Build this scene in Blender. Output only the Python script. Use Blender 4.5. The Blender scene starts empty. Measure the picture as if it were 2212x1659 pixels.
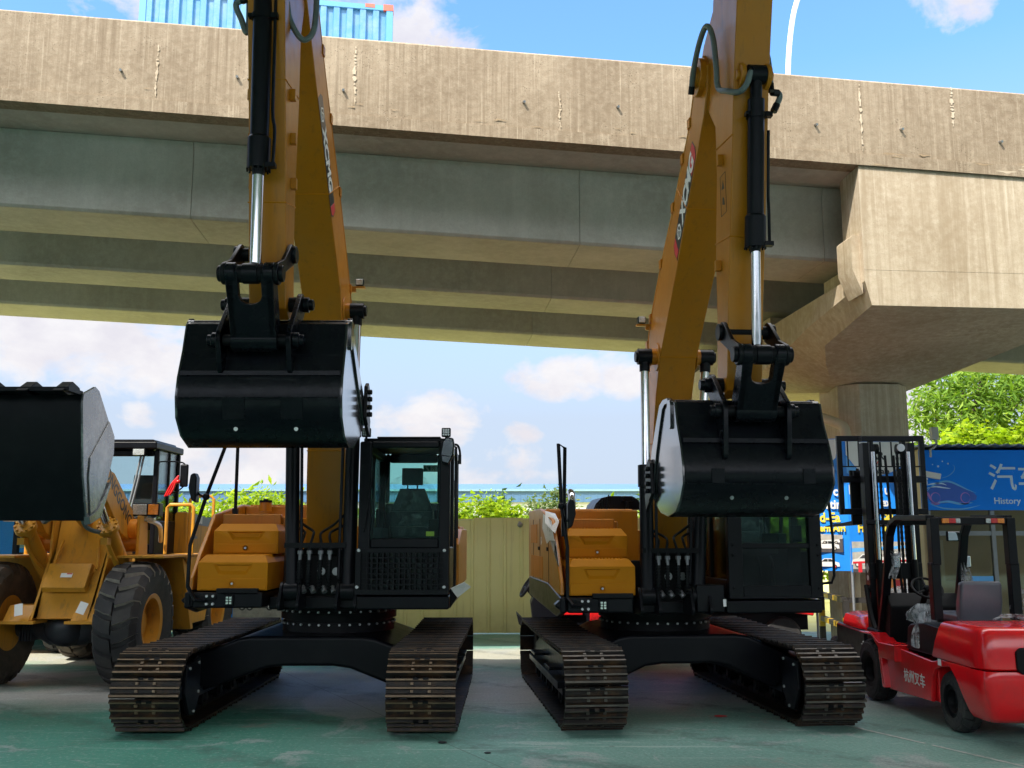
import bpy, bmesh, math, random
from mathutils import Vector, Matrix
random.seed(7)
PI = math.pi
R = math.radians
SC = bpy.context.scene
COL = SC.collection

# ------------------------------------------------------------------ camera
CAM_H, PITCH = 1.756, R(8.94)
cam_d = bpy.data.cameras.new('camera')
cam_d.sensor_width = 36.0
cam_d.lens = 2100.0 / 2212.0 * 36.0
cam_d.clip_start = 0.05
cam_d.clip_end = 2000
cam = bpy.data.objects.new('camera', cam_d)
cam.location = (0, 0, CAM_H)
cam.rotation_euler = (R(90) + PITCH, 0, 0)
COL.objects.link(cam)
SC.camera = cam
SC.view_settings.view_transform = 'Standard'
SC.view_settings.look = 'None'
SC.view_settings.exposure = 1.95
SC.view_settings.gamma = 1.0
SC.cycles.max_bounces = 8
SC.cycles.transparent_max_bounces = 12

# ------------------------------------------------------------------ light
SUN = Vector((-.39, -.50, .77)).normalized()
sd = bpy.data.lights.new('sun', 'SUN')
sd.energy = 2.1
sd.angle = R(0.5)
sd.color = (1.0, .93, .82)
so = bpy.data.objects.new('sun', sd)
so.rotation_euler = (-SUN).to_track_quat('-Z', 'Y').to_euler()
so.location = (-20, -25, 40)
COL.objects.link(so)


# ------------------------------------------------------------------ materials
class NT:
    """small helper round a node tree"""
    def __init__(s, tree):
        s.t = tree
        s.n = tree.nodes
        s.l = tree.links

    def node(s, typ, **kw):
        n = s.n.new(typ)
        for k, v in kw.items():
            setattr(n, k, v)
        return n

    def put(s, sock, v):
        if isinstance(v, bpy.types.NodeSocket):
            s.l.new(v, sock)
        elif v is not None:
            if isinstance(v, (tuple, list)) and len(v) == 3 and sock.type == 'RGBA':
                v = (*v, 1)
            sock.default_value = v

    def math(s, op, a, b=None, c=None, clamp=False):
        n = s.node('ShaderNodeMath', operation=op, use_clamp=clamp)
        s.put(n.inputs[0], a)
        if b is not None:
            s.put(n.inputs[1], b)
        if c is not None:
            s.put(n.inputs[2], c)
        return n.outputs[0]

    def mix(s, f, a, b, mode='MIX'):
        n = s.node('ShaderNodeMix', data_type='RGBA', blend_type=mode)
        s.put(n.inputs[0], f)
        s.put(n.inputs[6], a)
        s.put(n.inputs[7], b)
        return n.outputs[2]

    def ramp(s, f, stops, interp='LINEAR'):
        n = s.node('ShaderNodeValToRGB')
        n.color_ramp.interpolation = interp
        e = n.color_ramp.elements
        while len(e) < len(stops):
            e.new(.5)
        for i, (p, c) in enumerate(stops):
            e[i].position = p
            e[i].color = (c, c, c, 1) if isinstance(c, (int, float)) else (*c, 1)
        s.put(n.inputs[0], f)
        return n.outputs[0]

    def noise(s, vec, scale, detail=4, rough=.55, dist=0, out='Fac'):
        n = s.node('ShaderNodeTexNoise')
        s.put(n.inputs['Vector'], vec)
        n.inputs['Scale'].default_value = scale
        n.inputs['Detail'].default_value = detail
        n.inputs['Roughness'].default_value = rough
        n.inputs['Distortion'].default_value = dist
        return n.outputs[out]

    def mapping(s, vec, scale=(1, 1, 1), loc=(0, 0, 0), rot=(0, 0, 0)):
        n = s.node('ShaderNodeMapping')
        s.put(n.inputs[0], vec)
        n.inputs['Location'].default_value = loc
        n.inputs['Rotation'].default_value = rot
        n.inputs['Scale'].default_value = scale
        return n.outputs[0]

    def coord(s, which='Object'):
        return s.node('ShaderNodeTexCoord').outputs[which]

    def bump(s, h, strength=.3, dist=.02):
        n = s.node('ShaderNodeBump')
        n.inputs['Strength'].default_value = strength
        n.inputs['Distance'].default_value = dist
        s.put(n.inputs['Height'], h)
        return n.outputs[0]


def newmat(name):
    m = bpy.data.materials.new(name)
    m.use_nodes = True
    t = NT(m.node_tree)
    t.n.clear()
    out = t.node('ShaderNodeOutputMaterial')
    b = t.node('ShaderNodeBsdfPrincipled')
    t.l.new(b.outputs[0], out.inputs[0])
    return m, t, b, out


def simple(name, col, rough=.5, metal=0.0, var=.12, scale=6.0, bump=.0, bscale=60, coat=0.0, spec=.5, dirt=None, dscale=2.5, damt=.5, streak=None):
    """paint / plastic / metal with procedural variation of tone and gloss"""
    m, t, b, out = newmat(name)
    co = t.coord()
    n = t.noise(co, scale, 5, .6)
    k = t.math('MULTIPLY_ADD', n, 2 * var, 1 - var)
    c = t.mix(1.0, col, t.ramp(n, [(.25, 1 - var), (.75, 1 + var)]), 'MULTIPLY')
    if dirt:
        d = t.ramp(t.noise(co, dscale, 7, .68), [(.46, 0.0), (.72, damt)])
        c = t.mix(d, c, dirt)
    if streak:
        sv = t.noise(t.mapping(co, streak[0]), 1.0, 7, .72, .2)
        c = t.mix(t.ramp(sv, [(streak[3], 0.0), (streak[3] + .10, streak[2])]), c, streak[1])
    t.put(b.inputs['Base Color'], c)
    n2 = t.noise(co, scale * 2.3, 4, .6)
    t.put(b.inputs['Roughness'], t.math('MULTIPLY_ADD', n2, .22, rough - .11, clamp=True))
    b.inputs['Metallic'].default_value = metal
    b.inputs['Specular IOR Level'].default_value = spec
    b.inputs['Coat Weight'].default_value = coat
    b.inputs['Coat Roughness'].default_value = .12
    if bump:
        t.put(b.inputs['Normal'], t.bump(t.noise(co, bscale, 3, .6), bump, .01))
    return m


M = {}
M['yellow'] = simple('excavator yellow paint', (.47, .168, .006), .34, var=.07, scale=3, coat=.0, spec=.35, dirt=(.30, .16, .04), damt=.25, streak=((14, 14, .9), (.22, .10, .02), .35, .55))
M['yellow_dark'] = simple('toolbox yellow plastic', (.52, .190, .006), .5, var=.06, scale=3, spec=.1, bump=.05, bscale=160)
M['loader_yellow'] = simple('loader yellow paint', (.62, .28, .025), .42, var=.08, scale=3, coat=.05, spec=.3, dirt=(.30, .17, .06), damt=.35, streak=((12, 12, .9), (.22, .12, .04), .45, .55))
M['black'] = simple('black gloss paint', (.005, .0055, .008), .34, var=.2, scale=4, spec=.16, dirt=(.016, .016, .017), damt=.3)
M['black_matt'] = simple('black satin paint', (.006, .0065, .008), .5, var=.2, scale=6, spec=.14, dirt=(.018, .017, .016), damt=.3)
M['bucket'] = simple('bucket black enamel', (.004, .0048, .0075), .28, var=.2, scale=3, spec=.16, dirt=(.014, .014, .017), damt=.4, dscale=2.2, streak=((1.5, 5, 26), (.045, .045, .05), .5, .58), bump=.12, bscale=30)
M['bucket_side'] = simple('bucket side enamel', (.012, .013, .017), .20, var=.2, scale=2, coat=1.0, spec=.5, dirt=(.05, .05, .055), damt=.2)
M['loader_side'] = simple('scuffed bucket side', (.10, .11, .12), .24, var=.25, scale=3, coat=1.0, spec=.6, dirt=(.40, .42, .42), damt=.7, dscale=3)
M['loader_bucket'] = simple('worn bucket paint', (.004, .0048, .007), .36, var=.25, scale=3, spec=.14, dirt=(.016, .018, .02), damt=.4, dscale=3.5)
M['chrome'] = simple('chromed rod', (.72, .72, .74), .14, metal=1.0, var=.05)
M['steel'] = simple('bare steel', (.42, .42, .43), .38, metal=1.0, var=.15)
M['fitting'] = simple('hose fitting steel', (.20, .20, .21), .45, metal=.7, var=.2)
M['axle'] = simple('axle black paint', (.022, .025, .032), .38, var=.2, spec=.4, dirt=(.06, .055, .05), damt=.4)
M['bolt'] = simple('zinc bolt', (.55, .55, .56), .42, metal=.6, var=.1)
M['rubber'] = simple('tyre rubber', (.022, .022, .024), .72, var=.25, scale=5, dirt=(.10, .085, .065), damt=.4, bump=.15, bscale=90)
M['rubber_dusty'] = simple('dusty tyre rubber', (.06, .048, .038), .8, var=.25, scale=5, dirt=(.16, .11, .07), damt=.6, bump=.15, bscale=90)
M['rubber_worn'] = simple('scuffed tyre lug edge', (.36, .31, .26), .85, var=.3, scale=12)
M['hose'] = simple('grey hydraulic hose', (.12, .14, .14), .5, var=.15, scale=20)
M['track'] = simple('track shoe steel', (.016, .013, .012), .5, metal=.2, var=.3, scale=9, spec=.3, dirt=(.10, .050, .020), damt=.75, dscale=6, bump=.1)
M['grouser'] = simple('worn grouser edge', (.19, .13, .08), .45, metal=.4, var=.45, scale=14, dirt=(.06, .032, .018), damt=.9, dscale=7)
M['grouser_dark'] = simple('dusty grouser edge', (.12, .105, .09), .45, metal=.4, var=.45, scale=14, dirt=(.035, .026, .02), damt=.9, dscale=7)
M['white'] = simple('white marking', (.78, .78, .76), .5, var=.04)
M['red_mark'] = simple('red marking', (.60, .02, .03), .45, var=.05)
M['decal_black'] = simple('decal black film', (.02, .02, .022), .35, var=.1)
M['film'] = simple('white protective film', (.70, .68, .64), .30, var=.08, scale=8, bump=.25, bscale=18)
M['red'] = simple('forklift red paint', (.78, .006, .012), .20, var=.05, scale=3, coat=.4, dirt=(.30, .04, .04), damt=.35, dscale=3.5, streak=((10, 10, .8), (.34, .02, .02), .4, .56))
M['red_bright'] = simple('bright red paint', (.66, .014, .016), .28, var=.05, scale=3, coat=.5)
M['lens_clear'] = simple('clear lamp lens', (.62, .64, .62), .12, metal=.55, var=.35, scale=45)
M['lens_amber'] = simple('amber lamp lens', (.80, .25, .03), .2, var=.25, scale=45, coat=.5)
M['lens_red'] = simple('red lamp lens', (.55, .03, .03), .2, var=.25, scale=45, coat=.5)
M['mirror'] = simple('mirror glass', (.75, .78, .80), .05, metal=1.0, var=.05)
M['seat'] = simple('grey seat fabric', (.035, .037, .045), .75, var=.2, scale=20, bump=.2)
M['seat_wrap'] = simple('seat under plastic film', (.11, .11, .135), .34, var=.18, scale=3, bump=.12, bscale=9, coat=.3)
M['orange'] = simple('orange cylinder paint', (.80, .27, .02), .4, var=.06)
M['cream'] = simple('cream pipe plastic', (.50, .41, .27), .55, var=.1, scale=3, dirt=(.22, .17, .11), damt=.4)
M['corner_red'] = simple('container corner paint', (.50, .10, .06), .5)
M['card'] = simple('brown cardboard', (.42, .28, .16), .8, var=.1, scale=6)
M['tin_blue'] = simple('blue tin roof', (.055, .13, .25), .5, var=.08, scale=.3)
M['gutter_blue'] = simple('pale blue gutter', (.16, .27, .36), .5)
M['tin_white'] = simple('white wall cladding', (.50, .52, .53), .6, var=.04, scale=.3)
M['lampwhite'] = simple('white lamp pole', (.78, .80, .82), .4, var=.03)
M['box_blue'] = simple('light blue container paint', (.06, .22, .42), .5, var=.06, scale=1.5, dirt=(.35, .42, .46), damt=.35)
M['box_frame'] = simple('container frame paint', (.07, .26, .46), .5, var=.06)
M['rail_yellow'] = simple('barrier yellow paint', (.76, .46, .02), .45, var=.08, dirt=(.25, .16, .05), damt=.3)
M['rail_black'] = simple('barrier black paint', (.03, .027, .025), .5, var=.2)
M['blue_sign'] = simple('blue sign film', (.004, .21, .88), .5, var=.10, scale=.5, spec=.15)
M['blue_deep'] = simple('deep blue print', (.008, .085, .50), .4, var=.08)
M['blue_light'] = simple('light blue print', (.10, .38, .80), .4, var=.1)
M['blue_mid'] = simple('mid blue print', (.02, .20, .62), .4, var=.1)
M['pink_print'] = simple('pink print', (.34, .14, .48), .4, var=.1)
M['pale_print'] = simple('pale blue print', (.50, .66, .85), .4, var=.05)
M['banner'] = simple('banner blue print', (.008, .23, .78), .5, var=.12, scale=1.2, bump=.2, bscale=5)
M['banner_white'] = simple('banner white print', (.66, .66, .64), .5, var=.08, scale=2, bump=.2, bscale=5)
M['banner_yellow'] = simple('banner yellow letters', (.80, .62, .05), .5, var=.03)
M['photo_grey'] = simple('printed photo grey', (.40, .38, .34), .5, var=.35, scale=9)
M['photo_dark'] = simple('printed photo dark', (.06, .055, .06), .5, var=.35, scale=9)
M['frame_grey'] = simple('grey window frame', (.20, .22, .24), .45, var=.08)
M['frame_cream'] = simple('cream frame', (.55, .50, .38), .55, var=.08)
M['inside'] = simple('dim tan interior wall', (.50, .39, .23), .7, var=.15, scale=.8)
M['grey_box'] = simple('grey plastic housing', (.42, .42, .41), .5, var=.06)
M['floor_mark'] = simple('worn white line', (.45, .47, .44), .7, var=.2)
M['bark'] = simple('tree bark', (.12, .085, .055), .85, var=.3, scale=12, bump=.4)
M['green_sign'] = simple('green safety film', (.005, .16, .07), .4)
M['foam'] = simple('dust cloth', (.5, .5, .5), .8)


def glass_mat(name, tint, gloss=.10):
    m, t, b, out = newmat(name)
    t.n.remove(b)
    tr = t.node('ShaderNodeBsdfTransparent')
    t.put(tr.inputs[0], tint)
    gl = t.node('ShaderNodeBsdfGlossy')
    gl.inputs['Roughness'].default_value = .02
    t.put(gl.inputs[0], (.9, .95, .95))
    lw = t.node('ShaderNodeLayerWeight')
    lw.inputs[0].default_value = .12
    n = t.noise(t.coord(), 3, 4)
    f = t.math('MULTIPLY_ADD', lw.outputs['Fresnel'], .9, t.math('MULTIPLY', n, gloss), clamp=True)
    mx = t.node('ShaderNodeMixShader')
    t.put(mx.inputs[0], f)
    t.l.new(tr.outputs[0], mx.inputs[1])
    t.l.new(gl.outputs[0], mx.inputs[2])
    t.l.new(mx.outputs[0], out.inputs[0])
    return m


M['glass'] = glass_mat('green tinted cab glass', (.74, .90, .86), .03)
M['glass_dark'] = glass_mat('dark window glass', (.42, .44, .40), .06)
M['glass_shop'] = glass_mat('shop window glass', (.78, .78, .72), .05)
M['glass_clear'] = glass_mat('clear cab glass', (.86, .92, .92), .04)


def plastic_mat(name, lo, hi):
    m, t, b, out = newmat(name)
    tr = t.node('ShaderNodeBsdfTransparent')
    b.inputs['Base Color'].default_value = (.75, .76, .80, 1)
    b.inputs['Roughness'].default_value = .18
    t.put(b.inputs['Normal'], t.bump(t.noise(t.coord(), 22, 4), .6, .02))
    mx = t.node('ShaderNodeMixShader')
    t.put(mx.inputs[0], t.ramp(t.noise(t.coord(), 16, 4), [(.38, lo), (.66, hi)]))
    t.l.new(tr.outputs[0], mx.inputs[1])
    t.l.new(b.outputs[0], mx.inputs[2])
    t.l.new(mx.outputs[0], out.inputs[0])
    return m


M['plastic'] = plastic_mat('thin plastic wrap', .2, .65)
M['plastic_clear'] = plastic_mat('clear plastic film', .0, .22)


def concrete(name, base, dark, light, streak=.5, pit=.0, sx=5.0, bump=.35, warm=None):
    m, t, b, out = newmat(name)
    co = t.coord()
    blot = t.noise(co, .55, 8, .62)
    c = t.mix(t.ramp(blot, [(.35, 0.0), (.68, 1.0)]), dark, base)
    fine = t.noise(co, 9, 8, .7)
    c = t.mix(t.ramp(fine, [(.42, 0.0), (.75, .55)]), c, light)
    grit = t.noise(co, 70, 4, .7)
    c = t.mix(t.ramp(grit, [(.50, 0.0), (.70, .45)]), c, dark)
    sv = t.mapping(co, (sx, sx, .28))
    st = t.noise(sv, 1.0, 7, .7)
    big = t.noise(co, .9, 3)
    sm = t.math('MULTIPLY', t.ramp(st, [(.44, 0.0), (.62, 1.0)]), t.ramp(big, [(.35, .25), (.65, streak)]))
    c = t.mix(sm, c, dark)
    st2 = t.noise(t.mapping(co, (sx * 1.4, sx * 1.4, .4), loc=(7, 3, 1)), 1.0, 6, .7)
    c = t.mix(t.math('MULTIPLY', t.ramp(st2, [(.56, 0.0), (.70, 1.0)]), streak * .6), c, light)
    h = fine
    if pit:
        v = t.node('ShaderNodeTexVoronoi')
        t.put(v.inputs['Vector'], co)
        v.inputs['Scale'].default_value = 34
        pm = t.ramp(v.outputs['Distance'], [(.10, 1.0), (.2, 0.0)])
        pn = t.ramp(t.noise(co, 2.2, 3), [(.5, 0.0), (.62, pit)])
        pm = t.math('MULTIPLY', pm, pn)
        c = t.mix(pm, c, tuple(x * .35 for x in dark))
        h = t.math('SUBTRACT', fine, pm)
    t.put(b.inputs['Base Color'], c)
    b.inputs['Roughness'].default_value = .85
    b.inputs['Specular IOR Level'].default_value = .25
    t.put(b.inputs['Normal'], t.bump(h, bump, .015))
    return m


M['parapet'] = concrete('weathered tan concrete', (.32, .255, .178), (.175, .13, .085), (.43, .36, .265), 1.0, 1.0, sx=15, bump=.6)
M['girder'] = concrete('grey girder concrete', (.48, .46, .415), (.33, .31, .27), (.56, .54, .49), .35, .15, sx=3.0)
M['pier'] = concrete('tan pier concrete', (.50, .42, .31), (.30, .23, .15), (.62, .54, .43), .8, .3, sx=11.0)


def tin_fence():
    m, t, b, out = newmat('cream corrugated tin')
    co = t.coord()
    n = t.noise(co, 1.1, 6, .6)
    c = t.mix(t.ramp(n, [(.3, 0.0), (.7, 1.0)]), (.74, .67, .28), (.80, .73, .35))
    d = t.noise(t.mapping(co, (9, 9, .5)), 1, 6, .7)
    c = t.mix(t.ramp(d, [(.58, 0.0), (.74, .35)]), c, (.30, .22, .09))
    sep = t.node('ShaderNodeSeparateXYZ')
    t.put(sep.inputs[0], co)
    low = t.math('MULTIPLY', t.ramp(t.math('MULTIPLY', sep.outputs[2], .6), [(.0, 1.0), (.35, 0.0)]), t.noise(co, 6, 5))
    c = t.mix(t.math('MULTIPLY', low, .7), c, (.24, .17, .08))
    t.put(b.inputs['Base Color'], c)
    b.inputs['Roughness'].default_value = .55
    return m


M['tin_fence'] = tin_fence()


def ground_mat():
    m, t, b, out = newmat('painted yard concrete')
    co = t.coord()
    sep = t.node('ShaderNodeSeparateXYZ')
    t.put(sep.inputs[0], co)
    X, Y = sep.outputs[0], sep.outputs[1]
    wob = t.math('MULTIPLY_ADD', t.noise(co, .45, 5, .6), 2.2, -1.1)
    Yw = t.math('ADD', Y, wob)
    Xw = t.math('ADD', X, wob)
    green = t.mix(t.noise(co, .8, 5), (.035, .20, .145), (.075, .31, .23))
    teal = t.mix(t.noise(co, .7, 6, .65), (.10, .27, .22), (.25, .40, .35))
    grey = t.mix(t.noise(co, 1.3, 6, .65), (.32, .34, .34), (.46, .47, .47))
    pink = t.mix(t.noise(co, .9, 6, .65), (.46, .29, .31), (.54, .41, .42))
    cream = t.mix(t.noise(co, 1.1, 6, .65), (.44, .40, .32), (.52, .48, .40))
    # green on the left, greyer teal towards the middle and right
    fr = t.ramp(t.math('MULTIPLY_ADD', Xw, .16, .62), [(.20, 0.0), (.62, .8), (1.0, 1.0)])
    c = t.mix(fr, green, teal)
    # pink strip further back
    pb = t.math('MULTIPLY', t.ramp(t.math('MULTIPLY_ADD', Yw, .1, -.1), [(.90, 0.0), (1.0, 1.0)]),
                t.ramp(t.math('MULTIPLY_ADD', Yw, .1, -.4), [(.90, 1.0), (.97, 0.0)]))
    pn = t.ramp(t.noise(t.mapping(co, (1, 1, 1), loc=(3, 9, 0)), .35, 4), [(.34, .3), (.5, 1.0)])
    c = t.mix(t.math('MULTIPLY', t.math('MULTIPLY', pb, pn), .58), c, pink)
    # cream strip, green again by the fence
    cb = t.ramp(t.math('MULTIPLY_ADD', Yw, .1, -.6), [(.78, 0.0), (.84, 1.0), (.97, 1.0), (1.0, 0.0)])
    c = t.mix(t.math('MULTIPLY', cb, .85), c, cream)
    # scuffed grey wear
    wear = t.ramp(t.noise(co, 1.0, 11, .76, .6), [(.555, 0.0), (.60, .62)])
    c = t.mix(wear, c, grey)
    # round pale patch where coating has gone
    pd = t.math('POWER', t.math('ADD', t.math('POWER', t.math('MULTIPLY_ADD', X, .85, 1.25), 2.0),
                                t.math('POWER', t.math('MULTIPLY_ADD', Y, .55, -6.15), 2.0)), .5)
    pm = t.ramp(t.math('ADD', pd, t.math('MULTIPLY_ADD', t.noise(co, 3, 4), .12, -.06)), [(.66, 1.0), (.72, 0.0)])
    c = t.mix(t.math('MULTIPLY', pm, .7), c, (.50, .46, .49))
    # tyre smears, short scratches
    smear = t.ramp(t.noise(t.mapping(co, (.5, 3.2, 1), rot=(0, 0, .35)), 1.1, 9, .78, .4), [(.585, 0.0), (.65, .6)])
    c = t.mix(smear, c, (.44, .50, .48))
    dk = t.ramp(t.noise(t.mapping(co, (1, 1, 1), loc=(31, 5, 0)), .7, 10, .74), [(.56, 0.0), (.66, .6)])
    c = t.mix(dk, c, (.13, .17, .155))
    gr = t.noise(co, 38, 6, .75)
    c = t.mix(t.ramp(gr, [(.46, 0.0), (.70, .62)]), c, (.10, .14, .13))
    gr2 = t.noise(t.mapping(co, (1, 1, 1), loc=(4, 8, 2)), 24, 6, .8)
    c = t.mix(t.ramp(gr2, [(.54, 0.0), (.68, .55)]), c, (.56, .58, .55))
    sc = t.noise(t.mapping(co, (.22, 9, 1), rot=(0, 0, .12)), 1.6, 5, .7, .2)
    c = t.mix(t.ramp(sc, [(.60, 0.0), (.66, .45)]), c, (.52, .56, .53))
    wv2 = t.node('ShaderNodeTexWave', wave_type='BANDS', bands_direction='X', wave_profile='SIN')
    t.put(wv2.inputs['Vector'], t.mapping(co, (1, 1, 1), rot=(0, 0, -.9)))
    wv2.inputs['Scale'].default_value = .22
    wv2.inputs['Distortion'].default_value = 6.0
    wv2.inputs['Detail'].default_value = 1.0
    wv2.inputs['Detail Scale'].default_value = .35
    tyre = t.math('MULTIPLY', t.ramp(wv2.outputs['Fac'], [(.90, 0.0), (.97, 1.0)]), t.ramp(t.noise(co, 5, 7, .8), [(.42, 0.0), (.62, .55)]))
    c = t.mix(tyre, c, (.055, .075, .07))
    oil = t.ramp(t.noise(t.mapping(co, (1, 1, 1), loc=(11, 2, 5)), 2.6, 6, .6), [(.68, 0.0), (.72, .6)])
    c = t.mix(oil, c, (.05, .06, .06))
    rust = t.ramp(t.noise(t.mapping(co, (1, 1, 1), loc=(21, 7, 5)), .9, 10, .75), [(.60, 0.0), (.66, .5)])
    c = t.mix(rust, c, (.34, .22, .20))
    # cast seams
    br = t.node('ShaderNodeTexBrick')
    t.put(br.inputs['Vector'], t.mapping(co, (1, 1, 1), loc=(1.3, .6, 0), rot=(0, 0, -.5)))
    br.offset = 0
    br.inputs['Scale'].default_value = 1.0
    br.inputs['Mortar Size'].default_value = .006
    br.inputs['Brick Width'].default_value = 5.0
    br.inputs['Row Height'].default_value = 5.0
    c = t.mix(t.math('MULTIPLY', br.outputs['Fac'], .6), c, (.05, .06, .06))
    land = t.mix(t.noise(co, .25, 6, .6), (.50, .47, .11), (.60, .54, .19))
    c = t.mix(t.math('GREATER_THAN', Y, 18.75), c, land)
    t.put(b.inputs['Base Color'], c)
    rn = t.noise(co, 1.6, 6, .65)
    t.put(b.inputs['Roughness'], t.math('MULTIPLY_ADD', rn, .5, .32, clamp=True))
    b.inputs['Specular IOR Level'].default_value = .35
    # broom ridges
    wv = t.node('ShaderNodeTexWave', wave_type='BANDS', bands_direction='X')
    t.put(wv.inputs['Vector'], t.mapping(co, (1, 1, 1), rot=(0, 0, .95)))
    wv.inputs['Scale'].default_value = 8
    wv.inputs['Distortion'].default_value = 1.2
    hh = t.math('MULTIPLY_ADD', wv.outputs['Fac'], .5, t.noise(co, 14, 7, .7))
    t.put(b.inputs['Normal'], t.bump(hh, .22, .012))
    return m


M['ground'] = ground_mat()


def leaf_mat(name, stops, trans=.45):
    m, t, b, out = newmat(name)
    geo = t.node('ShaderNodeNewGeometry')
    c = t.ramp(geo.outputs['Random Per Island'], stops)
    t.put(b.inputs['Base Color'], c)
    b.inputs['Roughness'].default_value = .65
    b.inputs['Specular IOR Level'].default_value = .12
    tl = t.node('ShaderNodeBsdfTranslucent')
    t.put(tl.inputs[0], t.mix(1.0, c, (1.5, 1.45, .6), 'MULTIPLY'))
    mx = t.node('ShaderNodeMixShader')
    mx.inputs[0].default_value = trans
    t.l.new(b.outputs[0], mx.inputs[1])
    t.l.new(tl.outputs[0], mx.inputs[2])
    t.l.new(mx.outputs[0], out.inputs[0])
    return m


M['leaf_vine'] = leaf_mat('bright vine leaves', [(0, (.12, .22, .012)), (.5, (.22, .33, .015)), (1, (.34, .42, .03))])
M['leaf_tree'] = leaf_mat('tree leaves', [(0, (.08, .16, .02)), (.6, (.16, .28, .035)), (1, (.26, .36, .06))])
M['leaf_dark'] = leaf_mat('dark hill leaves', [(0, (.035, .075, .02)), (.6, (.06, .12, .03)), (1, (.10, .17, .05))], .25)
M['leaf_olive'] = leaf_mat('olive tree leaves', [(0, (.07, .12, .05)), (.6, (.11, .17, .07)), (1, (.17, .20, .08))])


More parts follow.
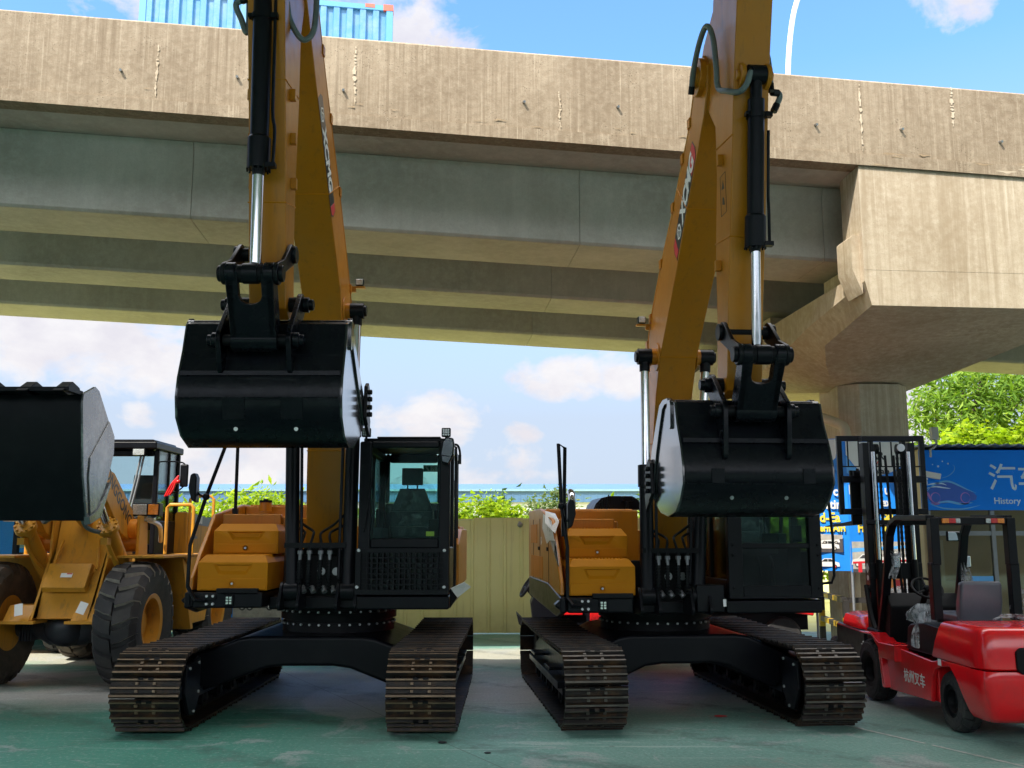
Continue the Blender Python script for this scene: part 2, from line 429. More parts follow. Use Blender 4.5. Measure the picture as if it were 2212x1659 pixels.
# ------------------------------------------------------------------ mesh builder
class MB:
    def __init__(s):
        s.v, s.f, s.m = [], [], []
        s.mi = 0

    def face(s, idx, mi=None):
        s.f.append(tuple(idx))
        s.m.append(s.mi if mi is None else mi)

    def quad(s, a, b, c, d, mi=None):
        n = len(s.v)
        s.v += [tuple(a), tuple(b), tuple(c), tuple(d)]
        s.face((n, n + 1, n + 2, n + 3), mi)

    def poly(s, pts, mi=None):
        n = len(s.v)
        s.v += [tuple(p) for p in pts]
        s.face(range(n, n + len(pts)), mi)

    def box(s, c, d, mat=None, mi=None):
        n = len(s.v)
        M4 = mat or Matrix()
        for z in (-1, 1):
            for y in (-1, 1):
                for x in (-1, 1):
                    p = Vector((x * d[0] / 2, y * d[1] / 2, z * d[2] / 2))
                    p = M4 @ p if mat else p
                    s.v.append((p.x + c[0], p.y + c[1], p.z + c[2]))
        for q in ((0, 2, 3, 1), (4, 5, 7, 6), (0, 1, 5, 4), (2, 6, 7, 3), (0, 4, 6, 2), (1, 3, 7, 5)):
            s.face([n + i for i in q], mi)

    def bb(s, x0, x1, y0, y1, z0, z1, mi=None):
        s.box(((x0 + x1) / 2, (y0 + y1) / 2, (z0 + z1) / 2), (abs(x1 - x0), abs(y1 - y0), abs(z1 - z0)), None, mi)

    def prism(s, pts, a0, a1, axis='x', mi=None):
        """outline in the plane across axis ('x': (y,z), 'y': (x,z), 'z': (x,y)) drawn out from a0 to a1"""
        ar = sum(pts[i][0] * pts[(i + 1) % len(pts)][1] - pts[(i + 1) % len(pts)][0] * pts[i][1] for i in range(len(pts)))
        pts = list(pts) if ar > 0 else list(pts)[::-1]
        f = {'x': lambda a, p: (a, p[0], p[1]), 'y': lambda a, p: (p[0], a, p[1]), 'z': lambda a, p: (p[0], p[1], a)}[axis]
        n, k = len(s.v), len(pts)
        lo, hi = min(a0, a1), max(a0, a1)
        s.v += [f(lo, p) for p in pts] + [f(hi, p) for p in pts]
        flip = axis == 'y'
        A = list(range(n, n + k))
        B = list(range(n + k, n + 2 * k))
        s.face(A if flip else A[::-1], mi)
        s.face(B[::-1] if flip else B, mi)
        for i in range(k):
            j = (i + 1) % k
            q = (A[i], A[j], B[j], B[i])
            s.face(q[::-1] if flip else q, mi)

    def rings(s, rings, closed=True, cap=True, mi=None):
        n0 = len(s.v)
        k = len(rings[0])
        for r in rings:
            s.v += [tuple(p) for p in r]
        for i in range(len(rings) - 1):
            for j in range(k if closed else k - 1):
                a = n0 + i * k + j
                b = n0 + i * k + (j + 1) % k
                s.face((a, b, b + k, a + k), mi)
        if cap and closed:
            s.face([n0 + j for j in range(k)][::-1], mi)
            e = n0 + (len(rings) - 1) * k
            s.face([e + j for j in range(k)], mi)

    def lathe(s, prof, org, ax, n=20, mi=None, cap=True):
        """prof: list of (distance along axis, radius)"""
        ax = Vector(ax).normalized()
        u = ax.orthogonal().normalized()
        w = ax.cross(u)
        org = Vector(org)
        s.rings([[org + ax * h + (u * math.cos(2 * PI * i / n) + w * math.sin(2 * PI * i / n)) * max(r, 1e-4) for i in range(n)] for h, r in prof], True, cap, mi)

    def cyl(s, p, q, r, r2=None, n=16, mi=None):
        p, q = Vector(p), Vector(q)
        s.lathe([(0, r), ((q - p).length, r if r2 is None else r2)], p, q - p, n, mi)

    def tube(s, path, r, n=8, mi=None, smooth=True):
        P = [Vector(p) for p in path]
        if smooth and len(P) > 2:
            Q = []
            for i in range(len(P) - 1):
                p0, p1, p2, p3 = P[max(i - 1, 0)], P[i], P[i + 1], P[min(i + 2, len(P) - 1)]
                for k in range(5):
                    t = k / 5
                    Q.append(.5 * ((2 * p1) + (p2 - p0) * t + (2 * p0 - 5 * p1 + 4 * p2 - p3) * t * t + (3 * p1 - p0 - 3 * p2 + p3) * t ** 3))
            P = Q + [P[-1]]
        rings, u = [], None
        for i, p in enumerate(P):
            d = (P[min(i + 1, len(P) - 1)] - P[max(i - 1, 0)]).normalized()
            u = d.orthogonal().normalized() if u is None else (u - d * u.dot(d)).normalized()
            w = d.cross(u)
            rings.append([p + (u * math.cos(2 * PI * k / n) + w * math.sin(2 * PI * k / n)) * r for k in range(n)])
        s.rings(rings, True, True, mi)

    def sphere(s, c, r, n=14, m=9, sc=(1, 1, 1), mi=None):
        s.rings([[(c[0] + sc[0] * r * math.sin(PI * i / m) * math.cos(2 * PI * k / n),
                   c[1] + sc[1] * r * math.sin(PI * i / m) * math.sin(2 * PI * k / n),
                   c[2] - sc[2] * r * math.cos(PI * i / m)) for k in range(n)] for i in [.05] + list(range(1, m)) + [m - .05]], True, True, mi)

    def shell(s, line, th, x0, x1, mi=None):
        """curved plate: polyline in (y,z) with thickness to its left, drawn out along x"""
        P = [Vector(p) for p in line]
        off = []
        for i, p in enumerate(P):
            d = (P[min(i + 1, len(P) - 1)] - P[max(i - 1, 0)]).normalized()
            off.append(p + Vector((-d.y, d.x)) * th)
        s.prism([tuple(p) for p in P] + [tuple(p) for p in off[::-1]], x0, x1, 'x', mi)

    def text(s, txt, size, mat, mi=None, bold=0.0, ext=.001, align='CENTER', shear=0.0, sx=1.0):
        cu = bpy.data.curves.new('lettering', 'FONT')
        cu.body = txt
        cu.size = size
        cu.offset = bold
        cu.extrude = ext
        cu.align_x = align
        cu.align_y = 'CENTER'
        cu.shear = shear
        cu.resolution_u = 3
        ob = bpy.data.objects.new('lettering', cu)
        COL.objects.link(ob)
        dg = bpy.context.evaluated_depsgraph_get()
        me = bpy.data.meshes.new_from_object(ob.evaluated_get(dg))
        n = len(s.v)
        for v in me.vertices:
            p = mat @ Vector((v.co.x * sx, v.co.y, v.co.z))
            s.v.append((p.x, p.y, p.z))
        for p in me.polygons:
            s.face([n + i for i in p.vertices], mi)
        COL.objects.unlink(ob)
        bpy.data.objects.remove(ob)
        bpy.data.curves.remove(cu)
        bpy.data.meshes.remove(me)

    def build(s, name, mats, parent=None, loc=(0, 0, 0), rot=(0, 0, 0), bevel=0, angle=32, smooth=True, fix=True):
        me = bpy.data.meshes.new(name)
        me.from_pydata(s.v, [], s.f)
        mats = mats if isinstance(mats, (list, tuple)) else [mats]
        for m in mats:
            me.materials.append(M[m] if isinstance(m, str) else m)
        me.polygons.foreach_set('material_index', s.m)
        if fix:
            bm = bmesh.new()
            bm.from_mesh(me)
            bmesh.ops.recalc_face_normals(bm, faces=bm.faces)
            bm.to_mesh(me)
            bm.free()
        if smooth:
            me.polygons.foreach_set('use_smooth', [True] * len(me.polygons))
            me.set_sharp_from_angle(angle=R(angle))
        me.update()
        o = bpy.data.objects.new(name, me)
        COL.objects.link(o)
        o.location = loc
        o.rotation_euler = rot
        if parent:
            o.parent = parent
        if bevel:
            b = o.modifiers.new('edge', 'BEVEL')
            b.width = bevel
            b.segments = 2
            b.limit_method = 'ANGLE'
            b.angle_limit = R(38)
            b.harden_normals = True
        return o


def thing(name, label, cat, loc=(0, 0, 0), rotz=0.0, group=None):
    o = bpy.data.objects.new(name, None)
    COL.objects.link(o)
    o.location = loc
    o.rotation_euler = (0, 0, rotz)
    o['label'] = label
    o['category'] = cat
    if group:
        o['group'] = group
    return o


def tag(o, label, cat, group=None):
    o['label'] = label
    o['category'] = cat
    if group:
        o['group'] = group
    return o


def struct(o):
    o['kind'] = 'structure'
    return o


def Rz(a):
    return Matrix.Rotation(a, 4, 'Z')


def frame(o, ex, ey):
    """matrix whose x runs along ex, y along ey, at o"""
    ex = Vector(ex).normalized()
    ey = Vector(ey)
    ey = (ey - ex * ey.dot(ex)).normalized()
    ez = ex.cross(ey)
    m = Matrix((ex, ey, ez)).transposed().to_4x4()
    m.translation = Vector(o)
    return m



# ================================================================== excavators
def track_loop(L, r, z0):
    """closed centre line of a crawler track, as (y, z, ty, tz) for a given arc length"""
    tot = 4 * L + 2 * PI * r

    def at(s):
        s %= tot
        if s < 2 * L:                                   # ground run towards the front
            return (L - s, z0 - r, -1, 0)
        s -= 2 * L
        if s < PI * r:                                  # round the front idler
            a = s / r
            return (-L - r * math.sin(a), z0 - r * math.cos(a), -math.cos(a), math.sin(a))
        s -= PI * r
        if s < 2 * L:                                   # back along the top, slightly slack
            sag = -.018 * math.sin(PI * s / (2 * L)) ** 2
            return (-L + s, z0 + r + sag, 1, 0)
        s -= 2 * L
        a = s / r
        return (L + r * math.sin(a), z0 + r * math.cos(a), math.cos(a), -math.sin(a))
    return at, tot


def track_mesh(L, r, z0, w, seed):
    rnd = random.Random(seed)
    at, tot = track_loop(L, r, z0)
    n = round(tot / .185)
    p = tot / n
    mb = MB()
    h1, h2, h3 = .036, .028, .024
    e = p / 2 - .004
    prof = [(-e, -.012), (e, -.012), (e, .004), (e - .012, h3), (e - .026, h3), (e - .036, .003), (.014, .003), (.007, h2), (-.009, h2), (-.017, .003),
            (-e + .042, .003), (-e + .028, h1), (-e + .010, h1), (-e, .004)]
    k = len(prof)
    tops = {3, 7, 11}
    for i in range(n):
        y, z, ty, tz = at(i * p)
        ny, nz = tz * 1.0, -ty * 1.0
        # outward is to the right of travel: ground run travels -y, outward is -z
        ny, nz = (-tz, ty)
        j = rnd.uniform(-.003, .003)
        base = len(mb.v)
        for x in (-w / 2 + j, w / 2 + j):
            for a, b in prof:
                mb.v.append((x, y + ty * a + ny * b, z + tz * a + nz * b))
        mb.face([base + q for q in range(k)])
        mb.face([base + k + q for q in range(k)][::-1])
        for q in range(k):
            q2 = (q + 1) % k
            mb.face((base + q, base + q2, base + k + q2, base + k + q), 1 if q in tops else 0)

        def blk(cx, a, b, sx, sa, sb, mi):
            n0 = len(mb.v)
            for dx in (-1, 1):
                for da, db in ((-1, -1), (1, -1), (1, 1), (-1, 1)):
                    aa, bb_ = a + da * sa / 2, b + db * sb / 2
                    mb.v.append((cx + dx * sx / 2, y + ty * aa + ny * bb_, z + tz * aa + nz * bb_))
            for f in ((0, 3, 2, 1), (4, 5, 6, 7), (0, 1, 5, 4), (1, 2, 6, 5), (2, 3, 7, 6), (3, 0, 4, 7)):
                mb.face([n0 + t for t in f], mi)
        for cx in (-.078, .078):
            for a in (-.030, .036):
                blk(cx, a, .012, .026, .022, .018, 1)
            blk(cx, 0, -.045, .04, p * .92, .062, 2)       # chain link
        for cx in (-.045, .045):
            blk(cx, e - .012, .0135, .05, .022, .024, 2)   # relief notches beside the links
    return mb


def pin(mb, y, z, x0, x1, r, mi=None):
    mb.cyl((x0, y, z), (x1, y, z), r, n=18, mi=mi)


def rounded_plate(pts_r, n=8):
    """convex-ish outline that wraps circles: list of (y, z, r)"""
    P = []
    for y, z, r in pts_r:
        for i in range(n * 2):
            P.append((y + r * math.cos(PI * i / n), z + r * math.sin(PI * i / n)))
    P = sorted(set((round(a, 5), round(b, 5)) for a, b in P))

    def cross(o, a, b):
        return (a[0] - o[0]) * (b[1] - o[1]) - (a[1] - o[1]) * (b[0] - o[0])
    lo, hi = [], []
    for q in P:
        while len(lo) > 1 and cross(lo[-2], lo[-1], q) <= 0:
            lo.pop()
        lo.append(q)
    for q in reversed(P):
        while len(hi) > 1 and cross(hi[-2], hi[-1], q) <= 0:
            hi.pop()
        hi.append(q)
    return lo[:-1] + hi[:-1]


def panel_box(mb, x0, x1, y0, y1, z0, z1, slant=.05):
    """step box of the tool locker: chamfered top front edge, trapezoid handle recess in the front face"""
    c = .075                                             # chamfer
    zc = z1 - c
    d = .028
    w = x1 - x0
    xs = [x0, x0 + w * .22, x0 + w * .33, x1 - w * .33, x1 - w * .22, x1]
    zt, zb = z0 + (z1 - z0) * .72, z0 + (z1 - z0) * .44
    F = lambda x, z, dy=0.0: (x, y0 + dy, z)
    o = [F(xs[1], zt), F(xs[4], zt), F(xs[3] + .02, zb), F(xs[2] - .02, zb)]
    i = [F(xs[1] + .03, zt - .005, d), F(xs[4] - .03, zt - .005, d), F(xs[3] + .01, zb + .035, d), F(xs[2] - .01, zb + .035, d)]
    n = len(mb.v)
    mb.v += [F(x0, z0), F(x1, z0), F(x1, zc), F(x0, zc)] + o + i
    mb.face((n, n + 1, n + 6, n + 7))
    mb.face((n + 1, n + 2, n + 5, n + 6))
    mb.face((n + 2, n + 3, n + 4, n + 5))
    mb.face((n + 3, n, n + 7, n + 4))
    for a, b in ((4, 5), (5, 6), (6, 7), (7, 4)):
        mb.face((n + a, n + b, n + b + 4, n + a + 4))
    mb.face((n + 8, n + 9, n + 10, n + 11))
    # chamfer, top, sides, back, bottom
    q = len(mb.v)
    mb.v += [(x0 + slant, y0 + c, z1), (x1 - slant, y0 + c, z1), (x1 - slant, y1, z1), (x0 + slant, y1, z1), (x0, y1, z0), (x1, y1, z0), (x0, y1, zc), (x1, y1, zc)]
    mb.face((n + 3, n + 2, q + 1, q))
    mb.face((q, q + 1, q + 2, q + 3))
    mb.face((n + 1, q + 5, q + 7, n + 2))
    mb.face((n + 2, q + 7, q + 2, q + 1))
    mb.face((n, n + 3, q + 6, q + 4))
    mb.face((n + 3, q, q + 3, q + 6))
    mb.face((q + 4, q + 6, q + 7, q + 5))
    mb.face((q + 6, q + 3, q + 2, q + 7))
    mb.face((n, q + 4, q + 5, n + 1))
    # raised band low on the front
    mb.bb(x0 + .012, x1 - .012, y0 - .008, y0 + .004, z0 + .01, z0 + (z1 - z0) * .33)


def excavator(P):
    A = P['A']
    root = thing('excavator', P['label'], 'excavator', P['loc'], P['yaw'], 'large excavators parked under the viaduct')
    cx = P['cx']
    U = Matrix.Translation((P['ux'], 0, 0)) @ Rz(P['uyaw'])
    uloc, urot = (P['ux'], 0, 0), (0, 0, P['uyaw'])
    g, w, L = P['gauge'], P['shoe'], P['L']
    r = .335
    z0 = r + .037
    # ---------------- undercarriage
    for sgn in (-1, 1):
        x = sgn * g / 2
        px = (U @ Vector((x, 0, 0)))
        track_mesh(L, r, z0, w, 3 + sgn).build('track', ['track', P['grouser'], 'black_matt'], root, px, urot, angle=25)
        mb = MB()
        mb.prism([(-L + .12, .24), (L - .35, .24), (L - .2, .30), (L - .2, .46), (L - .6, .57), (-L + .45, .57), (-L + .12, .50)], -.15, .15)
        mb.bb(-.19, .19, -L + .5, L - .5, .22, .30)
        inner = -sgn
        # end guard plate facing the middle, with bolts
        yb = -L + .06
        plate = [(yb - .16, .60), (yb + .22, .63), (yb + .24, .30), (yb + .10, .12), (yb - .06, .14), (yb - .19, .34)]
        mb.prism(plate, inner * (w / 2 - .055), inner * (w / 2 - .02))
        fr = mb.build('track_frame', 'black', root, px, urot, bevel=.008)
        b = MB()
        for yy, zz in ((yb - .10, .56), (yb + .16, .585), (yb + .17, .32), (yb + .05, .16)):
            b.cyl((inner * (w / 2 - .02), yy, zz), (inner * (w / 2 - .008), yy, zz), .014, n=8)
        b.build('bolt', 'bolt', fr)
        idl = MB()
        idl.lathe([(-.14, .10), (-.14, .13), (-.06, .15), (-.06, r - .09), (-.045, r - .085), (-.045, r - .05), (.045, r - .05), (.045, r - .085), (.06, r - .09), (.06, .15), (.14, .13), (.14, .10)], (0, -L, z0), (1, 0, 0), 28)
        idl.build('idler', 'black_matt', fr)
        spr = MB()
        out = []
        for i in range(44):
            a = 2 * PI * i / 44
            rr = (r - .035) if i % 2 == 0 else (r - .085)
            out.append((L + rr * math.cos(a), z0 + rr * math.sin(a)))
        spr.prism(out, -.04, .04)
        spr.lathe([(-.13, .0), (-.13, .19), (.13, .19), (.13, .0)], (0, L, z0), (1, 0, 0), 20)
        spr.build('sprocket', 'black_matt', fr)
        for i in range(6):
            ro = MB()
            yy = -L + .42 + i * (2 * L - .84) / 5
            ro.lathe([(-.17, .045), (-.15, .06), (-.15, .085), (-.1, .085), (-.1, .07), (.1, .07), (.1, .085), (.15, .085), (.15, .06), (.17, .045)], (0, yy, .165), (1, 0, 0), 14)
            ro.build('track_roller', 'black_matt', fr)
        for yy in (-.55, .55):
            ro = MB()
            ro.lathe([(-.1, .05), (-.1, .06), (.1, .06), (.1, .05)], (0, yy, 2 * r - .06), (1, 0, 0), 12)
            ro.bb(-.04, .04, yy - .04, yy + .04, .5, 2 * r - .07)
            ro.build('carrier_roller', 'black_matt', fr)
        st = MB()                                           # tread step on the outer side
        xo = sgn * .15
        st.bb(min(xo, xo + sgn * .13), max(xo, xo + sgn * .13), -.8, -.45, .42, .45)
        st.bb(min(xo, xo + sgn * .13), max(xo, xo + sgn * .13), .45, .8, .42, .45)
        st.bb(min(xo, xo + sgn * .10), max(xo, xo + sgn * .10), -1.2, 1.2, .30, .36)
        st.build('frame_step', 'black', fr, bevel=.006)
    hx = g / 2 - .1
    tx = .58
    arch = [(-hx, .60), (-tx - .12, .755), (-tx, .775), (tx - .05, .775), (tx + .08, .755), (hx, .60), (hx, .22), (hx - .18, .26), (.42, .46), (.25, .485), (-.25, .485), (-.42, .465), (-hx + .18, .28), (-hx, .22)]
    mb = MB()
    mb.prism(arch, -.95, .95, 'y')
    mb.build('undercarriage_frame', 'black', root, uloc, urot, bevel=.035)
    mb = MB()
    sx = P['slew']
    mb.lathe([(0, .60), (.10, .60), (.10, .57), (.13, .57), (.13, .62), (.20, .62), (.20, .60), (.30, .60)], (sx, -.02, .77), (0, 0, 1), 48)
    for zz, rr, k in ((.855, .597, 36), (.985, .617, 36)):
        for i in range(k):
            a = 2 * PI * i / k
            mb.cyl((sx + rr * math.cos(a), -.02 + rr * math.sin(a), zz), (sx + (rr + .022) * math.cos(a), -.02 + (rr + .022) * math.sin(a), zz), .012, n=6, mi=1)
    mb.build('slew_ring', ['black_matt', 'bolt'], root)
    # ---------------- platform, house
    xl, xr = P['xl'], P['xr']                               # outer sides of the house
    bx0, bx1 = P['box']                                     # tool lockers
    c0, c1 = P['cab']
    zb = P['zb']
    mb = MB()
    mb.bb(bx0 - .02, bx1, -1.30, 1.6, zb, zb + .15)
    mb.bb(c0 - .02, c1, -1.36, 1.6, zb - .01, zb + .12)
    mb.bb(bx1, c0, -1.05, 1.6, zb - .03, zb + .10)
    mb.prism([(bx0 - .02, zb), (bx0 - .02, zb + .15), (bx0 - .06, zb + .15), (bx0 - .15, zb + .07), (bx0 - .06, zb)], -1.28, -1.12, 'y')
    mb.prism([(-1.30, zb + .15), (-.3, zb + .25), (1.6, zb + .25), (1.6, zb + .02), (-1.0, zb - .06), (-1.3, zb)], xl - .01, xl + .05)
    pf = mb.build('platform_frame', 'black', root, bevel=.02)
    mb = MB()
    for dx in (0, .06):
        for dz in (.115, .04):
            mb.cyl((bx0 + .12 + dx, -1.325, zb + dz), (bx0 + .12 + dx, -1.29, zb + dz), .013, n=10)
    mb.build('bolt', 'bolt', pf)
    mb = MB()
    mb.bb(bx0 + .06, bx0 + .21, -1.318, -1.30, zb + .075, zb + .125)
    mb.bb(bx0 + .22, bx0 + .62, -1.36, -1.30, zb + .145, zb + .19)
    mb.build('step_pad', 'black_matt', pf, bevel=.006)
    lx = (bx0 + bx1) / 2 + .01
    mb = MB()
    mb.bb(lx - .045, lx + .045, -1.325, -1.30, zb + .025, zb + .125)
    lamp = mb.build('front_lamp', 'black', pf, bevel=.008)
    mb = MB()
    for i in (-1, 1):
        for j in (-1, 0, 1):
            mb.bb(lx + i * .016 - .012, lx + i * .016 + .012, -1.333, -1.322, zb + .075 + j * .026 - .010, zb + .075 + j * .026 + .010)
    mb.build('lamp_lens', 'lens_clear', lamp, bevel=.003)
    if A:                                                   # torn grey dust flap hanging from the corner below the cab
        mb = MB()
        mb.poly([(c1 + .01, -1.33, zb + .19), (c1 + .14, -1.30, zb + .25), (c1 + .20, -1.22, zb + .20), (c1 + .07, -1.25, zb + .10)])
        mb.poly([(c1 + .005, -1.335, zb + .19), (c1 + .065, -1.255, zb + .10), (c1 + .0, -1.3, zb + .0)], 1)
        fl = mb.build('corner_flap', ['film', 'black_matt'], pf, smooth=False, fix=False)
        fl.modifiers.new('thick', 'SOLIDIFY').thickness = .008
    # tool lockers
    z1, z2, z3 = zb + .165, P['zm'], P['zt']
    for (x0, x1, y0, y1, a, b) in ((bx0, bx1 + .03, -1.25, -.3, z1, z2), (bx0 + .03, bx1 + .035, -.88, -.05, z2 + .004, z3)):
        mb = MB()
        panel_box(mb, x0, x1, y0, y1, a, b)
        tb = mb.build('tool_locker', 'yellow_dark', root, bevel=.012)
        mb = MB()
        lxx = x0 + (x1 - x0) * .5
        zc = a + (b - a) * .19
        mb.lathe([(0, .034), (.012, .034), (.012, .026), (.004, .024)], (lxx, y0 - .004, zc), (0, -1, 0), 20)
        mb.lathe([(0, .011), (.013, .011), (.013, .006)], (lxx, y0 - .006, zc), (0, -1, 0), 12, 1)
        mb.build('lock', ['yellow_dark', 'bolt'], tb)
        if not A:
            mb = MB()
            for i in range(14):
                mb.cyl((x0 + .10 + i * .034, y0 + .10, b - .01), (x0 + .10 + i * .034, y0 + .10, b + .010), .010, n=8)
            mb.build('tread_stud', 'yellow_dark', tb)
    mb = MB()
    mb.bb(bx0 + .01, bx1 - .03, -.52, -.46, z3 - .02, z3 + .105)
    mb.bb(bx0 + .02, bx1 + .02, -.46, .6, z1, z3 + .08)
    mb.build('tank_panel', 'yellow', root, bevel=.012)
    # side panel that climbs with the steps
    mb = MB()
    zh = P['zh']
    mb.prism([(-1.22, z1), (-1.20, z1 + .12), (-.95, z2 + .04), (-.55, z3 + .1), (.5, zh), (1.7, zh), (1.7, z1)], xl, xl + .045)
    sp = mb.build('side_panel', 'yellow', root, bevel=.012)
    mb = MB()
    mb.prism([(.75, z1 + .50), (1.4, z1 + .50), (1.4, z1 + .72), (.75, z1 + .72)], xl - .006, xl + .01)
    mb.prism([(.2, z1 + .1), (1.4, z1 + .1), (1.4, z1 + .35), (.2, z1 + .35)], xl - .004, xl + .01)
    if not A:
        mb.text('S', .13, frame((xl - .007, .30, z1 + .52), (0, -1, 0), (0, 0, 1)), 2, .002)
        mb.prism([(-1.16, z1 + .30), (-1.12, z1 + .28), (-.80, z3 - .1), (-.62, z3 + .08), (.1, z3 + .17), (.2, z3 + .02), (-.2, z3 - .16), (-.5, z3 - .12), (-.8, z2 + .05), (-.95, z1 + .52)], xl - .005, xl - .001, mi=1)
    mb.build('vent_panel', ['yellow_dark', 'film', 'white'], sp, bevel=.004)
    mb = MB()
    for yy in (-.35, .45, 1.15):
        mb.bb(xl - .004, xl + .004, yy - .006, yy + .006, z1 + .02, zh - .12)
    for yy in (-.30, .50):
        mb.bb(xl - .012, xl + .002, yy, yy + .09, z1 + .42, z1 + .46)
    mb.build('panel_latch', 'black_matt', sp)
    if not A:
        mb = MB()
        mb.poly([(xl - .003, -.9, z3 - .05), (xl + .08, -.60, z3 + .08), (xl + .10, -.15, z3 + .17), (xl - .004, -.1, z3 + .20), (xl - .05, -.45, z3 + .06)])
        fl = mb.build('protective_film', 'film', sp, smooth=False, fix=False)
        fl.modifiers.new('thick', 'SOLIDIFY').thickness = .004
    # engine hood and counterweight
    mb = MB()
    mb.bb(xl + .05, P['hoodr'], .55, 1.75, zb + .15, zh - .02)
    mb.bb(xl + .05, xr - .04, .7, 1.75, zb + .15, zh - .25)
    mb.bb(xl + .09, P['hoodr'] - .05, .60, 1.6, zh - .02, zh)
    hd = mb.build('engine_hood', 'yellow', root, bevel=.03)
    mb = MB()
    kx = bx0 + .22
    mb.lathe([(0, .07), (.10, .07), (.10, .062)], (kx, .42, zh - .08), (0, 0, 1), 18)
    mb.lathe([(.10, .074), (.125, .074), (.125, .03), (.14, .03)], (kx, .42, zh - .08), (0, 0, 1), 18, 1)
    mb.build('filler_cap', ['yellow', 'black_matt'], hd)
    if not A:
        mb = MB()
        q0, q1 = P['dome']
        prof = []
        for (dx, dz) in ((0, 0), (.03, .07), (.10, .14), (.2, .165)):
            prof.append((q0 + dx, zh + dz))
        prof += [(q1 - .12, zh + .165), (q1 - .04, zh + .12), (q1, zh)]
        mb.prism(prof, .85, 1.5, 'y')
        for i in range(5):
            mb.prism([(q0 + .02 + i * .035, zh), (q0 + .04 + i * .035, zh + .06 + i * .03), (q0 + .055 + i * .035, zh + .06 + i * .03), (q0 + .045 + i * .035, zh)], .83, .86, 'y')
        mb.bb(q0 + .34, q0 + .48, .80, .86, zh + .10, zh + .16)
        mb.bb(q0 + .39, q0 + .42, .80, .84, zh - .02, zh + .10)
        mb.build('air_filter_cover', 'black', hd, bevel=.02)
        mb = MB()
        ex = P['exh']
        mb.tube([(ex, 1.0, zh - .05), (ex, 1.0, zh + .1), (ex, 1.03, zh + .18), (ex, 1.12, zh + .22), (ex, 1.2, zh + .2)], .045, 14)
        mb.build('exhaust_pipe', 'chrome', hd)
    mb = MB()
    pts = []
    for i in range(9):
        a = PI * i / 8
        pts.append((((xl + xr) / 2) - ((xr - xl) / 2 - .03) * math.cos(a) * (1 if abs(math.cos(a)) < .99 else 1), 1.78 + .75 * math.sin(a) ** .6))
    mb.prism(pts, zb - .02, zh - .25, 'z')
    mb.build('counterweight', 'yellow', root, bevel=.05)
    mb = MB()
    mb.prism([(-.2, zb + .14), (-.2, zh - .45), (.5, zh - .28), (1.7, zh - .28), (1.7, zb + .14)], xr - .05, xr)
    mb.build('side_panel', 'yellow', root, bevel=.012)
    # ---------------- handrail and mirror by the lockers
    hr = P['rail']
    mb = MB()
    mb.tube([(bx0 + .11, -1.33, zb + .07), (bx0 + .02, -1.36, zb + .08), hr[0]], .019, 8, smooth=False)
    mb.tube(hr, .019, 8, smooth=False)
    mb.bb(hr[-1][0] - .03, hr[-1][0] + .03, hr[-1][1] - .02, hr[-1][1] + .02, hr[-1][2] - .30, hr[-1][2] + .02)
    rl = mb.build('handrail', 'black', root)
    mx, my, mz = P['rmir']
    mb = MB()
    mb.tube([hr[2], ((hr[2][0] + mx) / 2, my + .02, mz - .07), (mx, my, mz)], .011, 8)
    mb.sphere(hr[2], .036)
    mb.build('mirror_arm', 'black', rl)
    mb = MB()
    s = P['rside']
    mb.prism([(mx - s * .035, mz - .15), (mx + s * .01, mz - .12), (mx + s * .045, mz + .0), (mx + s * .03, mz + .13), (mx - s * .01, mz + .15), (mx - s * .035, mz + .10)], my - .06, my + .06, 'y')
    mb.build('mirror', 'black', rl, bevel=.015)
    # ---------------- cab
    cy0, cy1 = -1.40, .15
    zc0, zc1 = zb + .135, P['cabtop']
    t = .065
    mb = MB()
    gx0, gx1, gz0, gz1 = P['glass']
    for (x, sl) in ((c0, 1), (c1, -1)):
        xa, xb_ = (x, gx0) if sl == 1 else (gx1, x)
        mb.bb(xa, xb_, cy0, cy0 + .09, zc0, zc1)                     # front pillars
        xa, xb_ = (x, x + t) if sl == 1 else (x - t, x)
        mb.bb(xa, xb_, cy1 - .1, cy1, zc0, zc1)                      # rear pillars
        mb.bb(xa, xb_, cy0 + .09, cy1 - .1, zc1 - .09, zc1)
        mb.bb(xa, xb_, cy0 + .09, cy1 - .1, zc0, zc0 + (.18 if sl == 1 else .45))
        mb.bb(xa, xb_, cy0 + .62, cy0 + .70, zc0 + .18, zc1 - .09)
    mb.bb(gx0, gx1, cy0, cy0 + .09, gz1, zc1)
    mb.bb(gx0, gx1, cy0 + .01, cy0 + .08, gz0 - (.10 if A else .052), gz0)
    if not A:
        mb.bb(gx0, gx1, cy0, cy0 + .09, zc0, zc0 + .125)
        mb.bb(c0, c1, cy0 - .012, cy0 + .004, zc0, zc0 + .02)
    mb.bb(c0 + t, c1 - t, cy0 + .09, cy1, zc0, zc0 + .06)            # floor
    wz0 = P['rearz'][0]
    mb.bb(c0 + t, c1 - t, cy1 - .06, cy1, zc0 + .06, wz0)            # rear wall below the window
    mb.bb(c0 + t, c0 + .11, cy1 - .06, cy1, wz0, zc1)
    mb.bb(c1 - .24, c1 - t, cy1 - .06, cy1, wz0, zc1)
    mb.bb(c0 + .11, c1 - .24, cy1 - .06, cy1, P['rearz'][1], zc1)
    cab = mb.build('cab', 'black', root, bevel=.018)
    mb = MB()
    mb.bb(c0 + .03, c1 - .03, cy0 + .05, cy1 - .03, zc1, zc1 + .035)
    mb.bb(c0 + .16, c1 - .10, cy0 + .03, cy1 - .2, zc1 + .035, zc1 + .05)
    mb.build('cab_roof', 'black', cab, bevel=.012)
    mb = MB()
    mb.bb(gx0 - .01, gx1 + .01, cy0 + .035, cy0 + .043, gz0 - .01, gz1 + .01)
    mb.build('windscreen', 'glass', cab)
